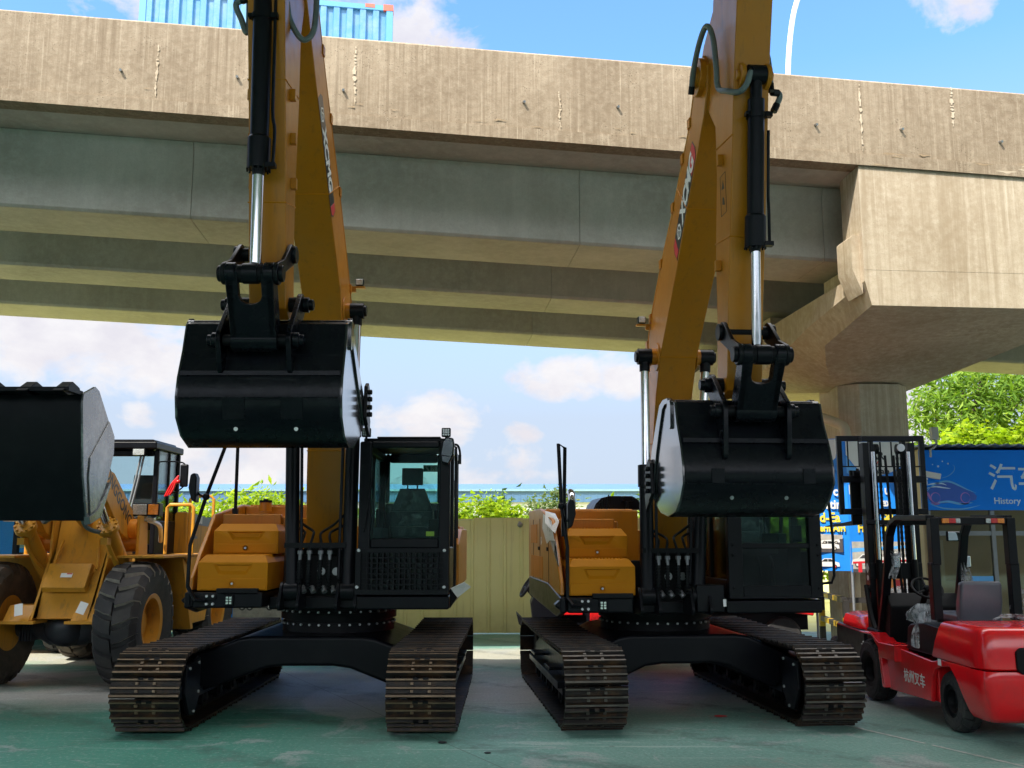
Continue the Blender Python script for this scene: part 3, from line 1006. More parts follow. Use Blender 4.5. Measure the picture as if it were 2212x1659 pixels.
    if not A:
        mb = MB()
        mb.bb(gx0 - .01, gx1 + .01, cy0 + .035, cy0 + .043, zc0 + .12, gz0 - .05)
        mb.build('lower_window', 'glass_dark', cab)
    mb = MB()
    mb.bb(c0 + .02, c0 + .028, cy0 + .09, cy1 - .1, zc0 + .18, zc1 - .09)
    mb.build('side_window', 'glass', cab)
    mb = MB()
    mb.bb(c1 - .03, c1 - .022, cy0 + .09, cy1 - .1, zc0 + .45, zc1 - .09)
    mb.build('door_window', 'glass', cab)
    mb = MB()
    mb.bb(c0 + .10, c1 - .23, cy1 - .04, cy1 - .032, wz0 - .01, P['rearz'][1] + .01)
    rw = mb.build('rear_window', 'glass', cab)
    if A:
        mb = MB()                                           # emergency exit film on the rear glass
        ex0, ez0 = c1 - .40, P['rearz'][1] - .10
        mb.bb(ex0, ex0 + .16, cy1 - .047, cy1 - .043, ez0, ez0 + .075)
        mb.bb(ex0 + .082, ex0 + .154, cy1 - .050, cy1 - .047, ez0 + .006, ez0 + .069, 1)
        mb.poly([(ex0 + .015, cy1 - .051, ez0 + .06), (ex0 + .035, cy1 - .051, ez0 + .065), (ex0 + .07, cy1 - .051, ez0 + .015), (ex0 + .055, cy1 - .051, ez0 + .01)], 1)
        for q in (((.115, .055), (.122, .062)), ((.112, .035), (.124, .052)), ((.097, .046), (.112, .05)), ((.124, .045), (.136, .04)), ((.114, .037), (.102, .015)), ((.118, .037), (.135, .018))):
            (ax, az), (bx_, bz) = q
            mb.tube([(ex0 + ax, cy1 - .053, ez0 + az), (ex0 + bx_, cy1 - .053, ez0 + bz)], .0045, 5, 0, smooth=False)
        mb.build('exit_sign', ['green_sign', 'white'], rw)
    # seat
    sxm = P['seatx']
    mb = MB()
    for (wa, za, wb, zb_, d) in ((.20, zc0 + .52, .225, zc0 + .66, .13), (.225, zc0 + .66, .225, zc0 + .82, .14), (.225, zc0 + .82, .13, zc0 + 1.06, .12)):
        mb.rings([[(sxm - wa, -.42, za), (sxm + wa, -.42, za), (sxm + wa, -.42 + d, za), (sxm - wa, -.42 + d, za)],
                  [(sxm - wb, -.42, zb_), (sxm + wb, -.42, zb_), (sxm + wb, -.42 + d, zb_), (sxm - wb, -.42 + d, zb_)]])
    mb.bb(sxm - .11, sxm + .11, -.43, -.33, zc0 + 1.10, zc0 + 1.28)
    mb.bb(sxm - .06, sxm - .045, -.39, -.37, zc0 + 1.0, zc0 + 1.12)
    mb.bb(sxm + .045, sxm + .06, -.39, -.37, zc0 + 1.0, zc0 + 1.12)
    mb.bb(sxm - .24, sxm + .24, -.92, -.40, zc0 + .42, zc0 + .54)
    mb.bb(sxm - .18, sxm + .18, -.85, -.3, zc0 + .06, zc0 + .42)
    mb.bb(sxm - .34, sxm - .25, -.9, -.4, zc0 + .5, zc0 + .64)
    mb.bb(sxm + .25, sxm + .34, -.9, -.4, zc0 + .5, zc0 + .64)
    mb.build('driver_seat', 'seat', cab, bevel=.03)
    mb = MB()
    mb.sphere((sxm - .02, -.36, zc0 + .93), 1, 18, 10, (.29, .09, .30))
    mb.sphere((sxm + .05, -.35, zc0 + .62), 1, 18, 10, (.30, .10, .25))
    pw = mb.build('seat_wrap', 'plastic_clear', cab)
    mb = MB()
    mb.bb(c0 + .10, c0 + .24, -1.15, -.75, zc0 + .06, zc0 + .52)
    mb.bb(c1 - .24, c1 - .10, -1.1, -.5, zc0 + .06, zc0 + .5)
    mb.tube([(sxm - .30, -.85, zc0 + .64), (sxm - .30, -.88, zc0 + .82)], .022, 8)
    mb.tube([(sxm + .30, -.85, zc0 + .64), (sxm + .30, -.88, zc0 + .82)], .022, 8)
    for dx in (-.07, .07):
        mb.tube([(sxm + dx, -1.25, zc0 + .06), (sxm + dx, -1.22, zc0 + .30), (sxm + dx, -1.15, zc0 + .40)], .014, 8)
    mb.bb(c1 - .22, c1 - .12, -1.2, -1.14, zc0 + .55, zc0 + .72)
    mb.build('control_console', 'black_matt', cab, bevel=.012)
    if A:
        mb = MB()
        mb.bb(gx1 - .13, gx1 - .05, cy0 + .10, cy0 + .105, gz0 + .02, gz0 + .065)
        mb.build('yellow_sticker', 'banner_yellow', cab)
        # mesh guard below the windscreen
        mb = MB()
        ax0, ax1, az0, az1 = c0 - .01, c1 - .005, zc0 + .002, P['grillez']
        yy = cy0 - .05
        mb.bb(ax0, ax1, yy, yy + .02, az0, az0 + .045)
        mb.bb(ax0, ax1, yy, yy + .02, az1 - .04, az1)
        mb.bb(ax0, ax0 + .05, yy, yy + .02, az0 + .045, az1 - .04)
        mb.bb(ax1 - .05, ax1, yy, yy + .02, az0 + .045, az1 - .04)
        n = 15
        for i in range(1, n):
            x = ax0 + .05 + (ax1 - ax0 - .1) * i / n
            mb.bb(x - .005, x + .005, yy + .004, yy + .012, az0 + .045, az1 - .04)
        for i in range(1, 7):
            z = az0 + .045 + (az1 - az0 - .085) * i / 7
            mb.bb(ax0 + .05, ax1 - .05, yy + .0125, yy + .0195, z - .006, z + .006)
        gr = mb.build('mesh_guard', 'black', cab)
        for (x, z) in ((ax0 + .03, az1 - .02), (ax1 - .04, az1 - .02), (ax0 + .02, az0 + .07), (ax1 - .04, az0 + .07)):
            mb = MB()
            mb.lathe([(0, .016), (.012, .016), (.016, .010)], (x, yy, z), (0, -1, 0), 12)
            mb.build('bolt', 'bolt', gr)
        mb = MB()
        mb.bb(gx0, gx1, cy0 + .02, cy0 + .03, zc0, az1)
        mb.build('lower_window', 'glass_dark', cab)
        mb = MB()                                           # wiper on the left pillar
        mb.tube([(gx0 - .06, cy0 - .02, gz0 + .06), (gx0 - .02, cy0 - .03, gz0 + .3), (gx0 + .01, cy0 - .02, gz0 + .55), (gx0 + .02, cy0 - .02, gz1 - .1)], .009, 6)
        mb.build('wiper', 'black_matt', cab)
        for x in (c0 + .055, c1 - .045):
            mb = MB()
            mb.bb(x - .045, x + .045, cy0 + .01, cy0 + .06, zc1 + .045, zc1 + .135)
            mb.bb(x - .012, x + .012, cy0 + .02, cy0 + .05, zc1 - .005, zc1 + .05)
            wl = mb.build('work_lamp', 'black', cab, bevel=.01)
            mb = MB()
            for i in (-1, 0, 1):
                for j in (-1, 0, 1):
                    mb.bb(x + i * .023 - .009, x + i * .023 + .009, cy0 + .0, cy0 + .012, zc1 + .09 + j * .023 - .009, zc1 + .09 + j * .023 + .009)
            mb.build('lamp_lens', 'lens_clear', wl)
        # mirror on the right pillar, turned to the yard
        mb = MB()
        m4 = Matrix.Translation((c1 - .022, cy0 - .11, zc1 - .10)) @ Matrix.Rotation(R(8), 4, 'Y')
        for z_ in ((MB(), ),):
            pass
        outl = [(-.045, -.125), (.02, -.135), (.055, -.06), (.06, .06), (.04, .125), (-.02, .13), (-.052, .09), (-.062, -.06)]
        mb.prism(outl, 0, .05, 'y')
        mir = mb.build('mirror', 'black', cab, (c1 - .022, cy0 - .12, zc1 - .10), (0, R(6), R(-8)), bevel=.01)
        mb = MB()
        mb.prism([(x * .86, z * .90) for x, z in outl if z > -.07] + [(-.05, -.05)], -.004, .002, 'y')
        mb.prism([(.045, -.06), (.02, -.118), (-.035, -.108), (-.048, -.06)], -.004, .002, 'y')
        mb.build('mirror_glass', 'mirror', mir, smooth=False)
        mb = MB()
        mb.tube([(c1 - .02, cy0 + .02, zc1 - .05), (c1 + .06, cy0 + .05, zc1 - .03), (c1 + .09, cy0 + .06, zc1 - .10), (c1 + .09, cy0 + .06, zc1 - .2)], .012, 8)
        mb.bb(c1 + .075, c1 + .105, cy0 + .045, cy0 + .075, zc1 - .22, zc1 - .13)
        mb.tube([(c1 + .0, cy0 + .10, zc1 - .03), (c1 + .05, cy0 + .1, zc1 - .05), (c1 + .055, cy0 + .1, zc1 - .3), (c1 + .045, cy0 + .1, zc0 + .08), (c1 + .0, cy0 + .1, zc0 + .02)], .013, 8, smooth=False)
        mb.bb(c1 + .035, c1 + .065, cy0 + .08, cy0 + .12, zc1 - .55, zc1 - .38)
        mb.build('grab_rail', 'black', cab)
    else:
        mb = MB()
        mb.tube([(c1 - .02, cy0 + .06, zc0 + .14), (c1 + .11, cy0 + .06, zc0 + .15), (c1 + .14, cy0 + .06, zc0 + .22), (c1 + .145, cy0 + .06, zc0 + .6), (c1 + .12, cy0 + .06, zc0 + .95), (c1 + .08, cy0 + .06, zc0 + 1.3), (c1 - .02, cy0 + .06, zc0 + 1.32)], .014, 8, smooth=False)
        mb.build('grab_rail', 'black', cab)
        mb = MB()
        for x in (c0 + .05, c1 - .04):
            for z in (zc0 + .10, zc0 + .42, zc0 + .52):
                mb.lathe([(0, .014), (.014, .012)], (x, cy0, z), (0, -1, 0), 10)
        mb.build('bolt', 'black_matt', cab)
        mb = MB()
        mb.bb(c0 - .055, c0 - .025, -1.362, -1.356, zb + .06, zb + .13)
        mb.build('white_label', 'white', root)
        mb = MB()
        mb.bb(bx1 + .62, c0 - .025, -1.34, -1.2, zb, zb + .27)
        mb.build('cable_cover', 'black', root, bevel=.02)
    # ---------------- hose bank between lockers and cab
    fcx = P['fcx']
    mb = MB()
    mb.bb(fcx - .36, fcx + .36, -1.02, -.98, zb + .07, zb + .50)
    mb.prism([(fcx - .22, zb + .5), (fcx - .12, zb + .62), (fcx + .16, zb + .62), (fcx + .26, zb + .5)], -1.02, -.98, 'y')
    mb.build('front_plate', 'black_matt', root, bevel=.01)
    mb = MB()
    mb.bb(fcx - .30, fcx + .30, -1.28, -1.22, zb + .575, zb + .625)
    for dx in (-.14, -.05, .06, .15):
        x = fcx + dx
        mb.tube([(x, -1.26, zb + .60), (x, -1.28, zb + .50), (x - .006, -1.29, zb + .3), (x - .012, -1.22, zb + .17)], .020, 8)
        mb.tube([(x, -1.25, zb + .61), (x + (.02 if dx < 0 else -.02), -1.22, zb + .70), (x + (.0 if dx < 0 else .0), -1.15, zb + .74), (fcx + (-.25 if dx < 0 else .25) * (1 if abs(dx) > .1 else .6), -1.12, zb + .80), (fcx + (-.27 if dx < 0 else .27), -1.2, zb + .9)], .013, 8)
        for k in range(9):
            z = zb + .44 - k * .03
            mb.cyl((x - .004, -1.288, z), (x - .004, -1.286, z - .014), .025, n=10)
    hb = mb.build('hydraulic_hose_bank', 'black_matt', root)
    for dx in (-.14, -.05, .06, .15):
        mb = MB()
        x = fcx + dx
        mb.cyl((x, -1.285, zb + .55), (x, -1.285, zb + .515), .028, n=8)
        mb.cyl((x, -1.285, zb + .515), (x, -1.287, zb + .46), .018, n=10)
        mb.build('hose_fitting', 'fitting', hb)
        mb = MB()
        mb.cyl((x + .02, -1.24, zb + .20), (x + .05, -1.27, zb + .15), .028, n=8)
        mb.build('hose_elbow', 'fitting', hb)
    for dx in (.02, .17):
        mb = MB()
        for (a, b_) in ((.040, .0), (.030, .008), (.018, .014)):
            mb.lathe([(b_, a), (b_ + .008, a), (b_ + .008, a - .006)], (fcx + dx, -1.02, zb + .34), (0, -1, 0), 20)
        mb.build('horn', 'steel', root)
    # ---------------- boom
    bw = P['bw']
    mb = MB()
    mb.prism(P['boom'], cx - bw, cx + bw)
    boom = mb.build('boom', 'yellow', root, bevel=.012)
    by, bz = P['boomtip']
    for s_ in (-1, 1):
        mb = MB()
        x0 = cx + s_ * bw
        mb.lathe([(-.01, .17), (.05, .17), (.05, .10), (.075, .10), (.075, .04)], (x0, by, bz), (s_, 0, 0), 24)
        mb.build('boom_pin', 'yellow', boom, bevel=.006)
    ty, tz = P['trun']
    for s_ in (-1, 1):
        mb = MB()
        mb.cyl((cx + s_ * bw, ty, tz), (cx + s_ * (bw + .07), ty, tz), .085, n=20)
        mb.cyl((cx + s_ * bw, ty, tz), (cx + s_ * (bw + .012), ty, tz), .15, n=24)
        mb.build('trunnion_boss', 'yellow', boom, bevel=.006)
    mb = MB()
    for k in P['boomseam']:
        (y0_, z0_), (y1_, z1_) = k
        mb.tube([(cx - bw - .001, y0_, z0_), (cx - bw - .001, y1_, z1_)], .006, 6, smooth=False)
        mb.tube([(cx + bw + .001, y0_, z0_), (cx + bw + .001, y1_, z1_)], .006, 6, smooth=False)
        mb.tube([(cx - bw, y0_ - .002, z0_ - .002), (cx + bw, y0_ - .002, z0_ - .002)], .006, 6, smooth=False)
    mb.build('weld_seam', 'yellow_dark', boom)
    # pipe runs on the top edge of the boom, with clips
    mb = MB()
    run = P['boomrun']
    for dx in (-bw + .02, bw - .02):
        mb.tube([(cx + dx, y + .03, z + .03) for y, z in run], .019, 8)
    for (y, z) in run[1:-1]:
        mb.bb(cx - bw - .012, cx - bw + .05, y - .02, y + .06, z - .03, z + .06)
        mb.bb(cx + bw - .05, cx + bw + .012, y - .02, y + .06, z - .03, z + .06)
    mb.build('boom_pipe', 'yellow', boom)
    # lettering on the boom side
    dy, dz = P['decal']
    d = Vector((0, *P['decdir'])).normalized()
    s_ = P['decside']
    nx = Vector((s_, 0, 0))
    mb = MB()
    up = nx.cross(d)
    f4 = frame((cx + s_ * bw, dy, dz), d, up)
    T = lambda pts, z: [tuple(f4 @ Vector((a, b, z))) for a, b in pts]
    hl, hw = P['declen'] / 2, .105

    def plate(pts, z0_, z1_, mi):
        n = len(mb.v)
        mb.v += T(pts, z0_) + T(pts, z1_)
        k = len(pts)
        mb.face([n + k + i for i in range(k)], mi)
        for i in range(k):
            j = (i + 1) % k
            mb.face((n + i, n + j, n + k + j, n + k + i), mi)
    plate([(-hl, -hw), (hl - .05, -hw), (hl, -hw + .08), (hl, hw), (-hl + .05, hw), (-hl, hw - .08)], 0, .002, 0)
    if A:
        plate([(hl - .14, -hw + .012), (hl - .055, -hw + .012), (hl - .012, -hw + .09), (hl - .012, hw - .012), (hl - .10, hw - .012)], .002, .0035, 2)
        e0 = -hl + .18
    else:
        plate([(-hl + .012, -hw + .012), (-hl + .10, -hw + .012), (-hl + .14, hw - .012), (-hl + .055, hw - .012), (-hl + .012, hw - .09)], .002, .0035, 2)
        plate([(hl - .26, -hw + .012), (hl - .055, -hw + .012), (hl - .012, -hw + .09), (hl - .012, hw - .012), (hl - .20, hw - .012)], .002, .0035, 2)
        e0 = -hl + .25
    hexa = [(e0 - .07, -.02), (e0 - .03, -.07), (e0 + .05, -.07), (e0 + .085, .02), (e0 + .045, .07), (e0 - .035, .07)]
    plate(hexa, .002, .004, 1)
    plate([(e0 + (x - e0) * .72, y * .72) for x, y in hexa], .004, .005, 0)
    plate([(e0 - .04, -.035), (e0 + .045, -.035), (e0 + .01, .04)], .005, .006, 1)
    plate([(e0 - .015, -.022), (e0 + .022, -.022), (e0 + .008, .012)], .006, .007, 0)
    m4 = f4 @ Matrix.Translation((e0 + .12, 0, .003))
    mb.text('XCMG', .235, m4, 1, .010, .001, 'LEFT', .25, .92)
    mb.build('boom_decal', ['decal_black', 'white', 'red_mark'], boom, smooth=False, fix=False)
    # lamps on the boom
    ly, lz = P['blamp']
    for s_ in (-1, 1):
        x = cx + s_ * (bw + .09)
        mb = MB()
        mb.bb(min(cx + s_ * bw, x + s_ * .06), max(cx + s_ * bw, x + s_ * .06), ly - .03, ly + .03, lz - .02, lz)
        mb.bb(cx + s_ * (bw + .03) - .02, cx + s_ * (bw + .03) + .02, ly - .02, ly + .02, lz - .06, lz - .02)
        bl = mb.build('boom_lamp', 'yellow', boom)
        mb = MB()
        mb.bb(x - .045, x + .045, ly - .03, ly + .035, lz + .006, lz + .085)
        mb.build('lamp_housing', 'black', bl, bevel=.012)
        mb = MB()
        mb.bb(x - .036, x + .036, ly - .037, ly - .028, lz + .015, lz + .077)
        mb.build('lamp_lens', 'lens_clear', bl, bevel=.008)
    # ---------------- boom cylinders
    for s_ in (-1, 1):
        xt = cx + s_ * (bw + .13)
        xf = P['cylx'][0 if s_ < 0 else 1]
        f = Vector((xf, -1.24, zb + .16))
        h = Vector((xt, ty, tz))
        dv = (h - f).normalized()
        gl = f + dv * P['cylb']
        mb = MB()
        mb.cyl(f, gl, .070, n=22)
        mb.cyl(gl - dv * .22, gl, .083, n=22)
        mb.lathe([(-.07, .09), (.07, .09)], f, (1, 0, 0), 20)
        for q in (-1, 1):
            mb.prism(rounded_plate([(-1.24, zb + .16, .09), (-1.10, zb + .03, .05), (-1.36, zb + .03, .05)]), xf + q * .075, xf + q * .105)
        mb.bb(xf - .09, xf + .09, -1.22, -1.05, zb + .0, zb + .1)
        side = Vector((s_ * -.095, -.02, 0))
        mb.tube([f + dv * .12 + side, f + dv * (P['cylb'] * .5) + side, gl - dv * .12 + side], .017, 8, smooth=False)
        cy = mb.build('boom_cylinder', 'black', root, bevel=.004)
        mb = MB()
        mb.cyl(gl, h, .045, n=20)
        mb.build('cylinder_rod', 'chrome', cy)
        mb = MB()
        mb.lathe([(-.075, .07), (-.075, .085), (.075, .085), (.075, .06), (.10, .06), (.10, .05)], h, (s_, 0, 0), 20)
        mb.cyl(h, h - dv * .16, .055, n=16)
        mb.build('rod_eye', 'black', cy, bevel=.005)
    # ---------------- arm
    aw = P['aw']
    mb = MB()
    ac, ah = cx + P['arm_dx'], P['arm_half']
    mb.prism(P['arm'], ac - ah, ac + ah)
    arm = mb.build('arm', 'yellow', root, bevel=.012)
    for (y, z) in P['tabs']:
        for s_ in (-1, 1):
            mb = MB()
            mb.bb(ac + s_ * (ah - .001), ac + s_ * (ah + .045), y, y + .05, z - .045, z + .045)
            mb.build('arm_bracket', 'yellow', arm, bevel=.004)
    mb = MB()
    for k in (2, 4):
        (y0_, z0_), (y1_, z1_) = P['armseam'][k - 2:k]
        mb.tube([(ac - ah - .001, y0_, z0_), (ac - ah - .001, y1_, z1_)], .006, 6, smooth=False)
        mb.tube([(ac + ah + .001, y0_, z0_), (ac + ah + .001, y1_, z1_)], .006, 6, smooth=False)
        mb.tube([(ac - ah, y0_ - .001, z0_), (ac + ah, y0_ - .001, z0_)], .006, 6, smooth=False)
    mb.build('weld_seam', 'yellow_dark', arm)
    if not A:
        mb = MB()
        fy, fz = -3.42, 4.55
        for (a, b_) in (((-.07, -.17), (.07, -.17)), ((.07, -.17), (.07, .17)), ((.07, .17), (-.07, .17)), ((-.07, .17), (-.07, -.17))):
            mb.tube([(ac - ah - .001, fy + a[0], fz + a[1]), (ac - ah - .001, fy + b_[0], fz + b_[1])], .0025, 4, smooth=False)
        mb.prism([(fy - .03, fz - .1), (fy + .03, fz - .08), (fy + .02, fz - .02), (fy - .01, fz - .03)], ac - ah - .002, ac - ah)
        mb.prism([(fy - .03, fz + .04), (fy + .04, fz + .05), (fy + .0, fz + .12)], ac - ah - .002, ac - ah)
        mb.build('warning_label', 'decal_black', arm)
    # ---------------- bucket cylinder
    e, gq, tq = [Vector((cx, *q)) for q in (P['rodend'], P['gland'], P['barrel'])]
    dv = (tq - gq).normalized()
    r1, r2, r3 = P['cr']
    mb = MB()
    mb.cyl(gq + dv * .25, tq, r1, n=28)
    mb.lathe([(-.06, r3 * 1.0), (0, r3 * 1.12), (.0, r2), (.24, r2), (.26, r1 * 1.03)], gq, dv, 28)
    for k in range(14):
        a = 2 * PI * k / 14
        u = Vector((1, 0, 0))
        v_ = dv.cross(u)
        q = gq + u * math.cos(a) * r2 * .96 + v_ * math.sin(a) * r2 * .96
        mb.cyl(q, q - dv * .02, .009, n=6)
    bc = mb.build('bucket_cylinder', 'black', root, bevel=.003)
    mb = MB()
    mb.cyl(e, gq, r3, n=26)
    mb.build('cylinder_rod', 'chrome', bc)
    mb = MB()
    n_ = Vector((0, -1, 0))
    mb.tube([gq + Vector((r2 + .025, -.03, .02)), gq + Vector((r2 + .03, -.03, .3)), gq + dv * .45 + Vector((r1 + .03, -.02, 0)), gq + dv * .9 + Vector((r1 + .03, -.02, 0)), tq - dv * .3 + Vector((r1 + .03, -.02, 0))], .013, 8)
    mb.bb(cx + r1 - .02, cx + r2 + .05, gq.y - .06, gq.y, gq.z + .0, gq.z + .035)
    for hgt in P['clips']:
        q = gq + dv * hgt
        mb.lathe([(-.022, r1 + .012), (.022, r1 + .012)], q, dv, 24)
        mb.bb(q.x + r1, q.x + r1 + .055, q.y - .05, q.y + .0, q.z - .02, q.z + .02)
        mb.bb(q.x - r1 - .03, q.x - r1, q.y - .05, q.y + .0, q.z - .015, q.z + .015)
    mb.build('cylinder_pipe', 'black', bc)
    if not A:
        mb = MB()
        q = tq
        mb.cyl(q, q + dv * .16, r1 * .72, n=20)
        mb.lathe([(-.07, .075), (.07, .075)], q + dv * .2, (1, 0, 0), 20)
        mb.build('cylinder_eye', 'black', bc)
        mb = MB()
        for s_ in (-1, 1):
            yy, zz = q.y + .02, q.z + .21
            mb.prism(rounded_plate([(yy, zz, .09), (yy + .25, zz + .25, .05), (yy + .28, zz - .12, .05)]), cx + s_ * .085, cx + s_ * .125)
            mb.cyl((cx + s_ * .12, yy, zz), (cx + s_ * .15, yy, zz), .04, n=16)
        mb.build('cylinder_bracket', 'yellow', arm, bevel=.006)
    for hs in P['hoses']:
        mb = MB()
        mb.tube(hs, .024, 10)
        mb.cyl(hs[0], Vector(hs[0]) + (Vector(hs[1]) - Vector(hs[0])).normalized() * .07, .029, n=8, mi=1)
        mb.cyl(hs[-1], Vector(hs[-1]) + (Vector(hs[-2]) - Vector(hs[-1])).normalized() * .07, .029, n=8, mi=1)
        mb.build('hydraulic_hose', ['hose', 'black'], arm)
    # ---------------- link, bucket
    ly_, lz_ = P['bar']                                     # rod end / link pin
    py_, pz_ = P['armpin']                                  # rocker pin on the arm
    ky, kz = P['lpin']                                      # link pin on the bucket
    hy, hz = P['hpin']                                      # arm tip pin on the bucket
    for s_ in (-1, 1):
        mb = MB()
        x0 = cx + s_ * (aw + .006)
        mb.prism(rounded_plate([(ly_, lz_, .085), ((ly_ * .6 + py_ * .4), (lz_ * .6 + pz_ * .4), .05)]), x0, x0 + s_ * .034)
        mb.prism(rounded_plate([(py_, pz_, .085), ((ly_ * .6 + py_ * .4), (lz_ * .6 + pz_ * .4), .05)]), x0, x0 + s_ * .0335)
        mb.lathe([(0, .07), (.035, .07), (.035, .055)], (x0 + s_ * .03, py_, pz_), (s_, 0, 0), 20)
        mb.lathe([(0, .062), (.035, .062), (.035, .05)], (x0 + s_ * .03, ly_, lz_), (s_, 0, 0), 20)
        mb.build('rocker_link', 'black', root, bevel=.008)
    mb = MB()
    pin(mb, ly_, lz_, cx - aw - .03, cx + aw + .03, .068)
    for s_ in (-1, 1):
        mb.lathe([(0, .085), (.028, .085)], (cx + s_ * (aw + .005), ly_, lz_), (s_, 0, 0), 22)
    mb.build('link_pin', 'black_matt', root, bevel=.006)
    mb = MB()
    pin(mb, py_, pz_, cx - aw - .04, cx + aw + .04, .055)
    mb.build('link_pin', 'black_matt', root, bevel=.006)
    mb = MB()
    mb.lathe([(-.06, .078), (.06, .078)], (cx, ly_, lz_), (1, 0, 0), 22)
    mb.cyl((cx, ly_, lz_), e + (e - Vector((cx, ly_, lz_))).normalized() * .05, .05, r3 * 1.1, n=18)
    mb.build('rod_eye', 'black', bc, bevel=.006)
    dlink = Vector((0, ly_ - ky, lz_ - kz))
    ll = dlink.length
    dl = dlink.normalized()
    nl = Vector((0, -dl.z, dl.y))                            # towards the camera side
    nl = nl if nl.y < 0 else -nl
    f4 = Matrix(((1, 0, 0, 0), (0, nl.y, dl.y, 0), (0, nl.z, dl.z, 0), (0, 0, 0, 1)))
    f4.translation = Vector((cx, ky, kz))
    mb = MB()                                               # link body: web with a slot, two cheeks
    web = []
    hw_, lw = aw + .005, aw - .01
    for (x, z) in ((-lw, .02), (lw, .02), (hw_, ll - .06), (hw_, ll + .03), (.085, ll + .03), (.085, ll - .14)):
        web.append((x, z))
    for k in range(7):
        a = -PI * k / 6
        web.append((.085 * math.cos(a), ll - .16 + .06 * math.sin(a)))
    web += [(-.085, ll - .14), (-.085, ll + .03), (-hw_, ll + .03), (-hw_, ll - .06)]
    n0 = len(mb.v)
    mb.prism(web, -.075, -.02, 'y')
    for s_ in (-1, 1):
        mb.prism([(-.075, .0), (.085, .05), (.085, ll - .02), (.0, ll + .06), (-.075, ll + .02)], s_ * (lw - .045), s_ * (lw + .008))
        mb.cyl((s_ * (lw - .06), 0, ll), (s_ * (hw_ + .0), 0, ll), .085, n=22)
    mb.cyl((-lw - .01, 0, 0), (lw + .01, 0, 0), .085, n=22)
    mb.bb(-lw * .8, lw * .8, .0745, .088, .10, .13)
    mb.v = [tuple(f4 @ Vector((a, -b, c))) for a, b, c in mb.v]
    mb.build('bucket_link', 'bucket', root, bevel=.01)
    # bucket
    bkx = P['bkx']
    wB = P['bkw'] / 2
    back, mouth = P['back'], P['mouth']
    mb = MB()
    mb.shell(back, .028, bkx - wB, bkx + wB)
    # cross ridge on the back and the thicker upper plate
    yr, zr = P['ridge']
    mb.bb(bkx - wB + .01, bkx + wB - .01, yr - .020, yr + .02, zr - .030, zr + .004)
    y0_, z0_ = back[0]
    mb.tube([(bkx - wB, y0_ + .015, z0_ - .02), (bkx + wB, y0_ + .015, z0_ - .02)], .035, 10, smooth=False)
    bk = mb.build('bucket', 'bucket', root, angle=38)
    for s_ in (-1, 1):
        x0 = bkx + s_ * wB
        poly = list(back) + list(mouth)[::-1]
        mb = MB()
        mb.prism(poly, x0 - s_ * .012, x0 + s_ * .014)
        # doubled strip along the mouth
        cxm = sum(p[0] for p in back) / len(back)
        strip = list(mouth) + [(y - .17 * max(.25, min(1, (k + .7) / len(mouth) * 1.4)), z - .05) for k, (y, z) in reversed(list(enumerate(mouth)))]
        mb.prism(strip, x0 + s_ * .0145, x0 + s_ * .030)
        mb.prism(rounded_plate([(y0_ + .02, z0_ - .04, .055), (y0_ + .0, z0_ - .2, .03)]), x0 - s_ * .02, x0 + s_ * .032)
        mb.build('side_plate', 'bucket_side', bk, bevel=.004)
        mb = MB()
        sy, sz = P['cutter']
        mb.prism([(sy - .10, sz - .14), (sy + .02, sz - .20), (sy + .13, sz - .06), (sy + .13, sz + .09), (sy + .02, sz + .17), (sy - .06, sz + .13)], x0 + s_ * .031, x0 + s_ * .062)
        mb.prism([(sy - .02, sz - .18), (sy + .16, sz - .28), (sy + .20, sz - .14), (sy + .10, sz - .06)], x0 + s_ * .025, x0 + s_ * .055)
        for (a, b_) in ((-.04, .08), (-.03, .02), (-.03, -.05), (-.02, -.11)):
            mb.cyl((x0 + s_ * .06, sy + a, sz + b_), (x0 + s_ * .10, sy + a, sz + b_), .024, n=6)
        mb.build('side_cutter', 'black', bk, bevel=.008)
    for i in range(5):
        mb = MB()
        x = bkx - wB + .1 + (2 * wB - .2) * i / 4
        ty_, tz_ = back[-1]
        mb.prism([(ty_ - .06, tz_ - .045), (ty_ + .10, tz_ - .01), (ty_ + .20, tz_ + .06), (ty_ + .06, tz_ + .05), (ty_ - .04, tz_ + .03)], x - .045, x + .045)
        mb.build('bucket_tooth', 'black', bk, bevel=.006)
    for s_ in (-1, 1):
        x0 = cx + s_ * (aw + .07)
        mb = MB()
        yb_, zb_ = P['earfoot']
        ear = rounded_plate([(ky, kz, .10), (hy, hz, .09)])
        mb.prism(ear, x0, x0 + s_ * .04)
        mb.prism(rounded_plate([(ky, kz, .10), (yb_, zb_, .045), (ky + .2, kz - .22, .1)]), x0, x0 + s_ * .0395)
        for (a, b_) in ((ky, kz), (hy, hz)):
            mb.lathe([(0, .062), (.05, .062), (.05, .045), (.085, .045)], (x0 + s_ * .038, a, b_), (s_, 0, 0), 18)
        mb.build('bucket_ear', 'bucket', bk, bevel=.007)
    mb = MB()
    pin(mb, ky, kz, cx - aw - .08, cx + aw + .08, .045)
    mb.build('bucket_pin', 'black_matt', bk)
    mb = MB()
    pin(mb, hy, hz, cx - aw - .08, cx + aw + .08, .06)
    mb.build('bucket_pin', 'black_matt', bk)
    # wear plates and studs low on the back
    for (x, wd) in P['pads']:
        mb = MB()
        pp = [q for q in back if P['padz'][0] - .02 <= q[1] <= P['padz'][1] + .08]
        if len(pp) > 1:
            mb.shell(pp, -.012, bkx + x - wd / 2, bkx + x + wd / 2)
        mb.build('wear_plate', 'bucket', bk, bevel=.004)
    mb = MB()
    sy, sz = P['studs']
    for x in P['studx']:
        mb.lathe([(0, .016), (.006, .016), (.006, .008)], (bkx + x, sy, sz), (0, -1, -.35), 12)
    mb.build('drain_plug', P['studmat'], bk)
    mb = MB()
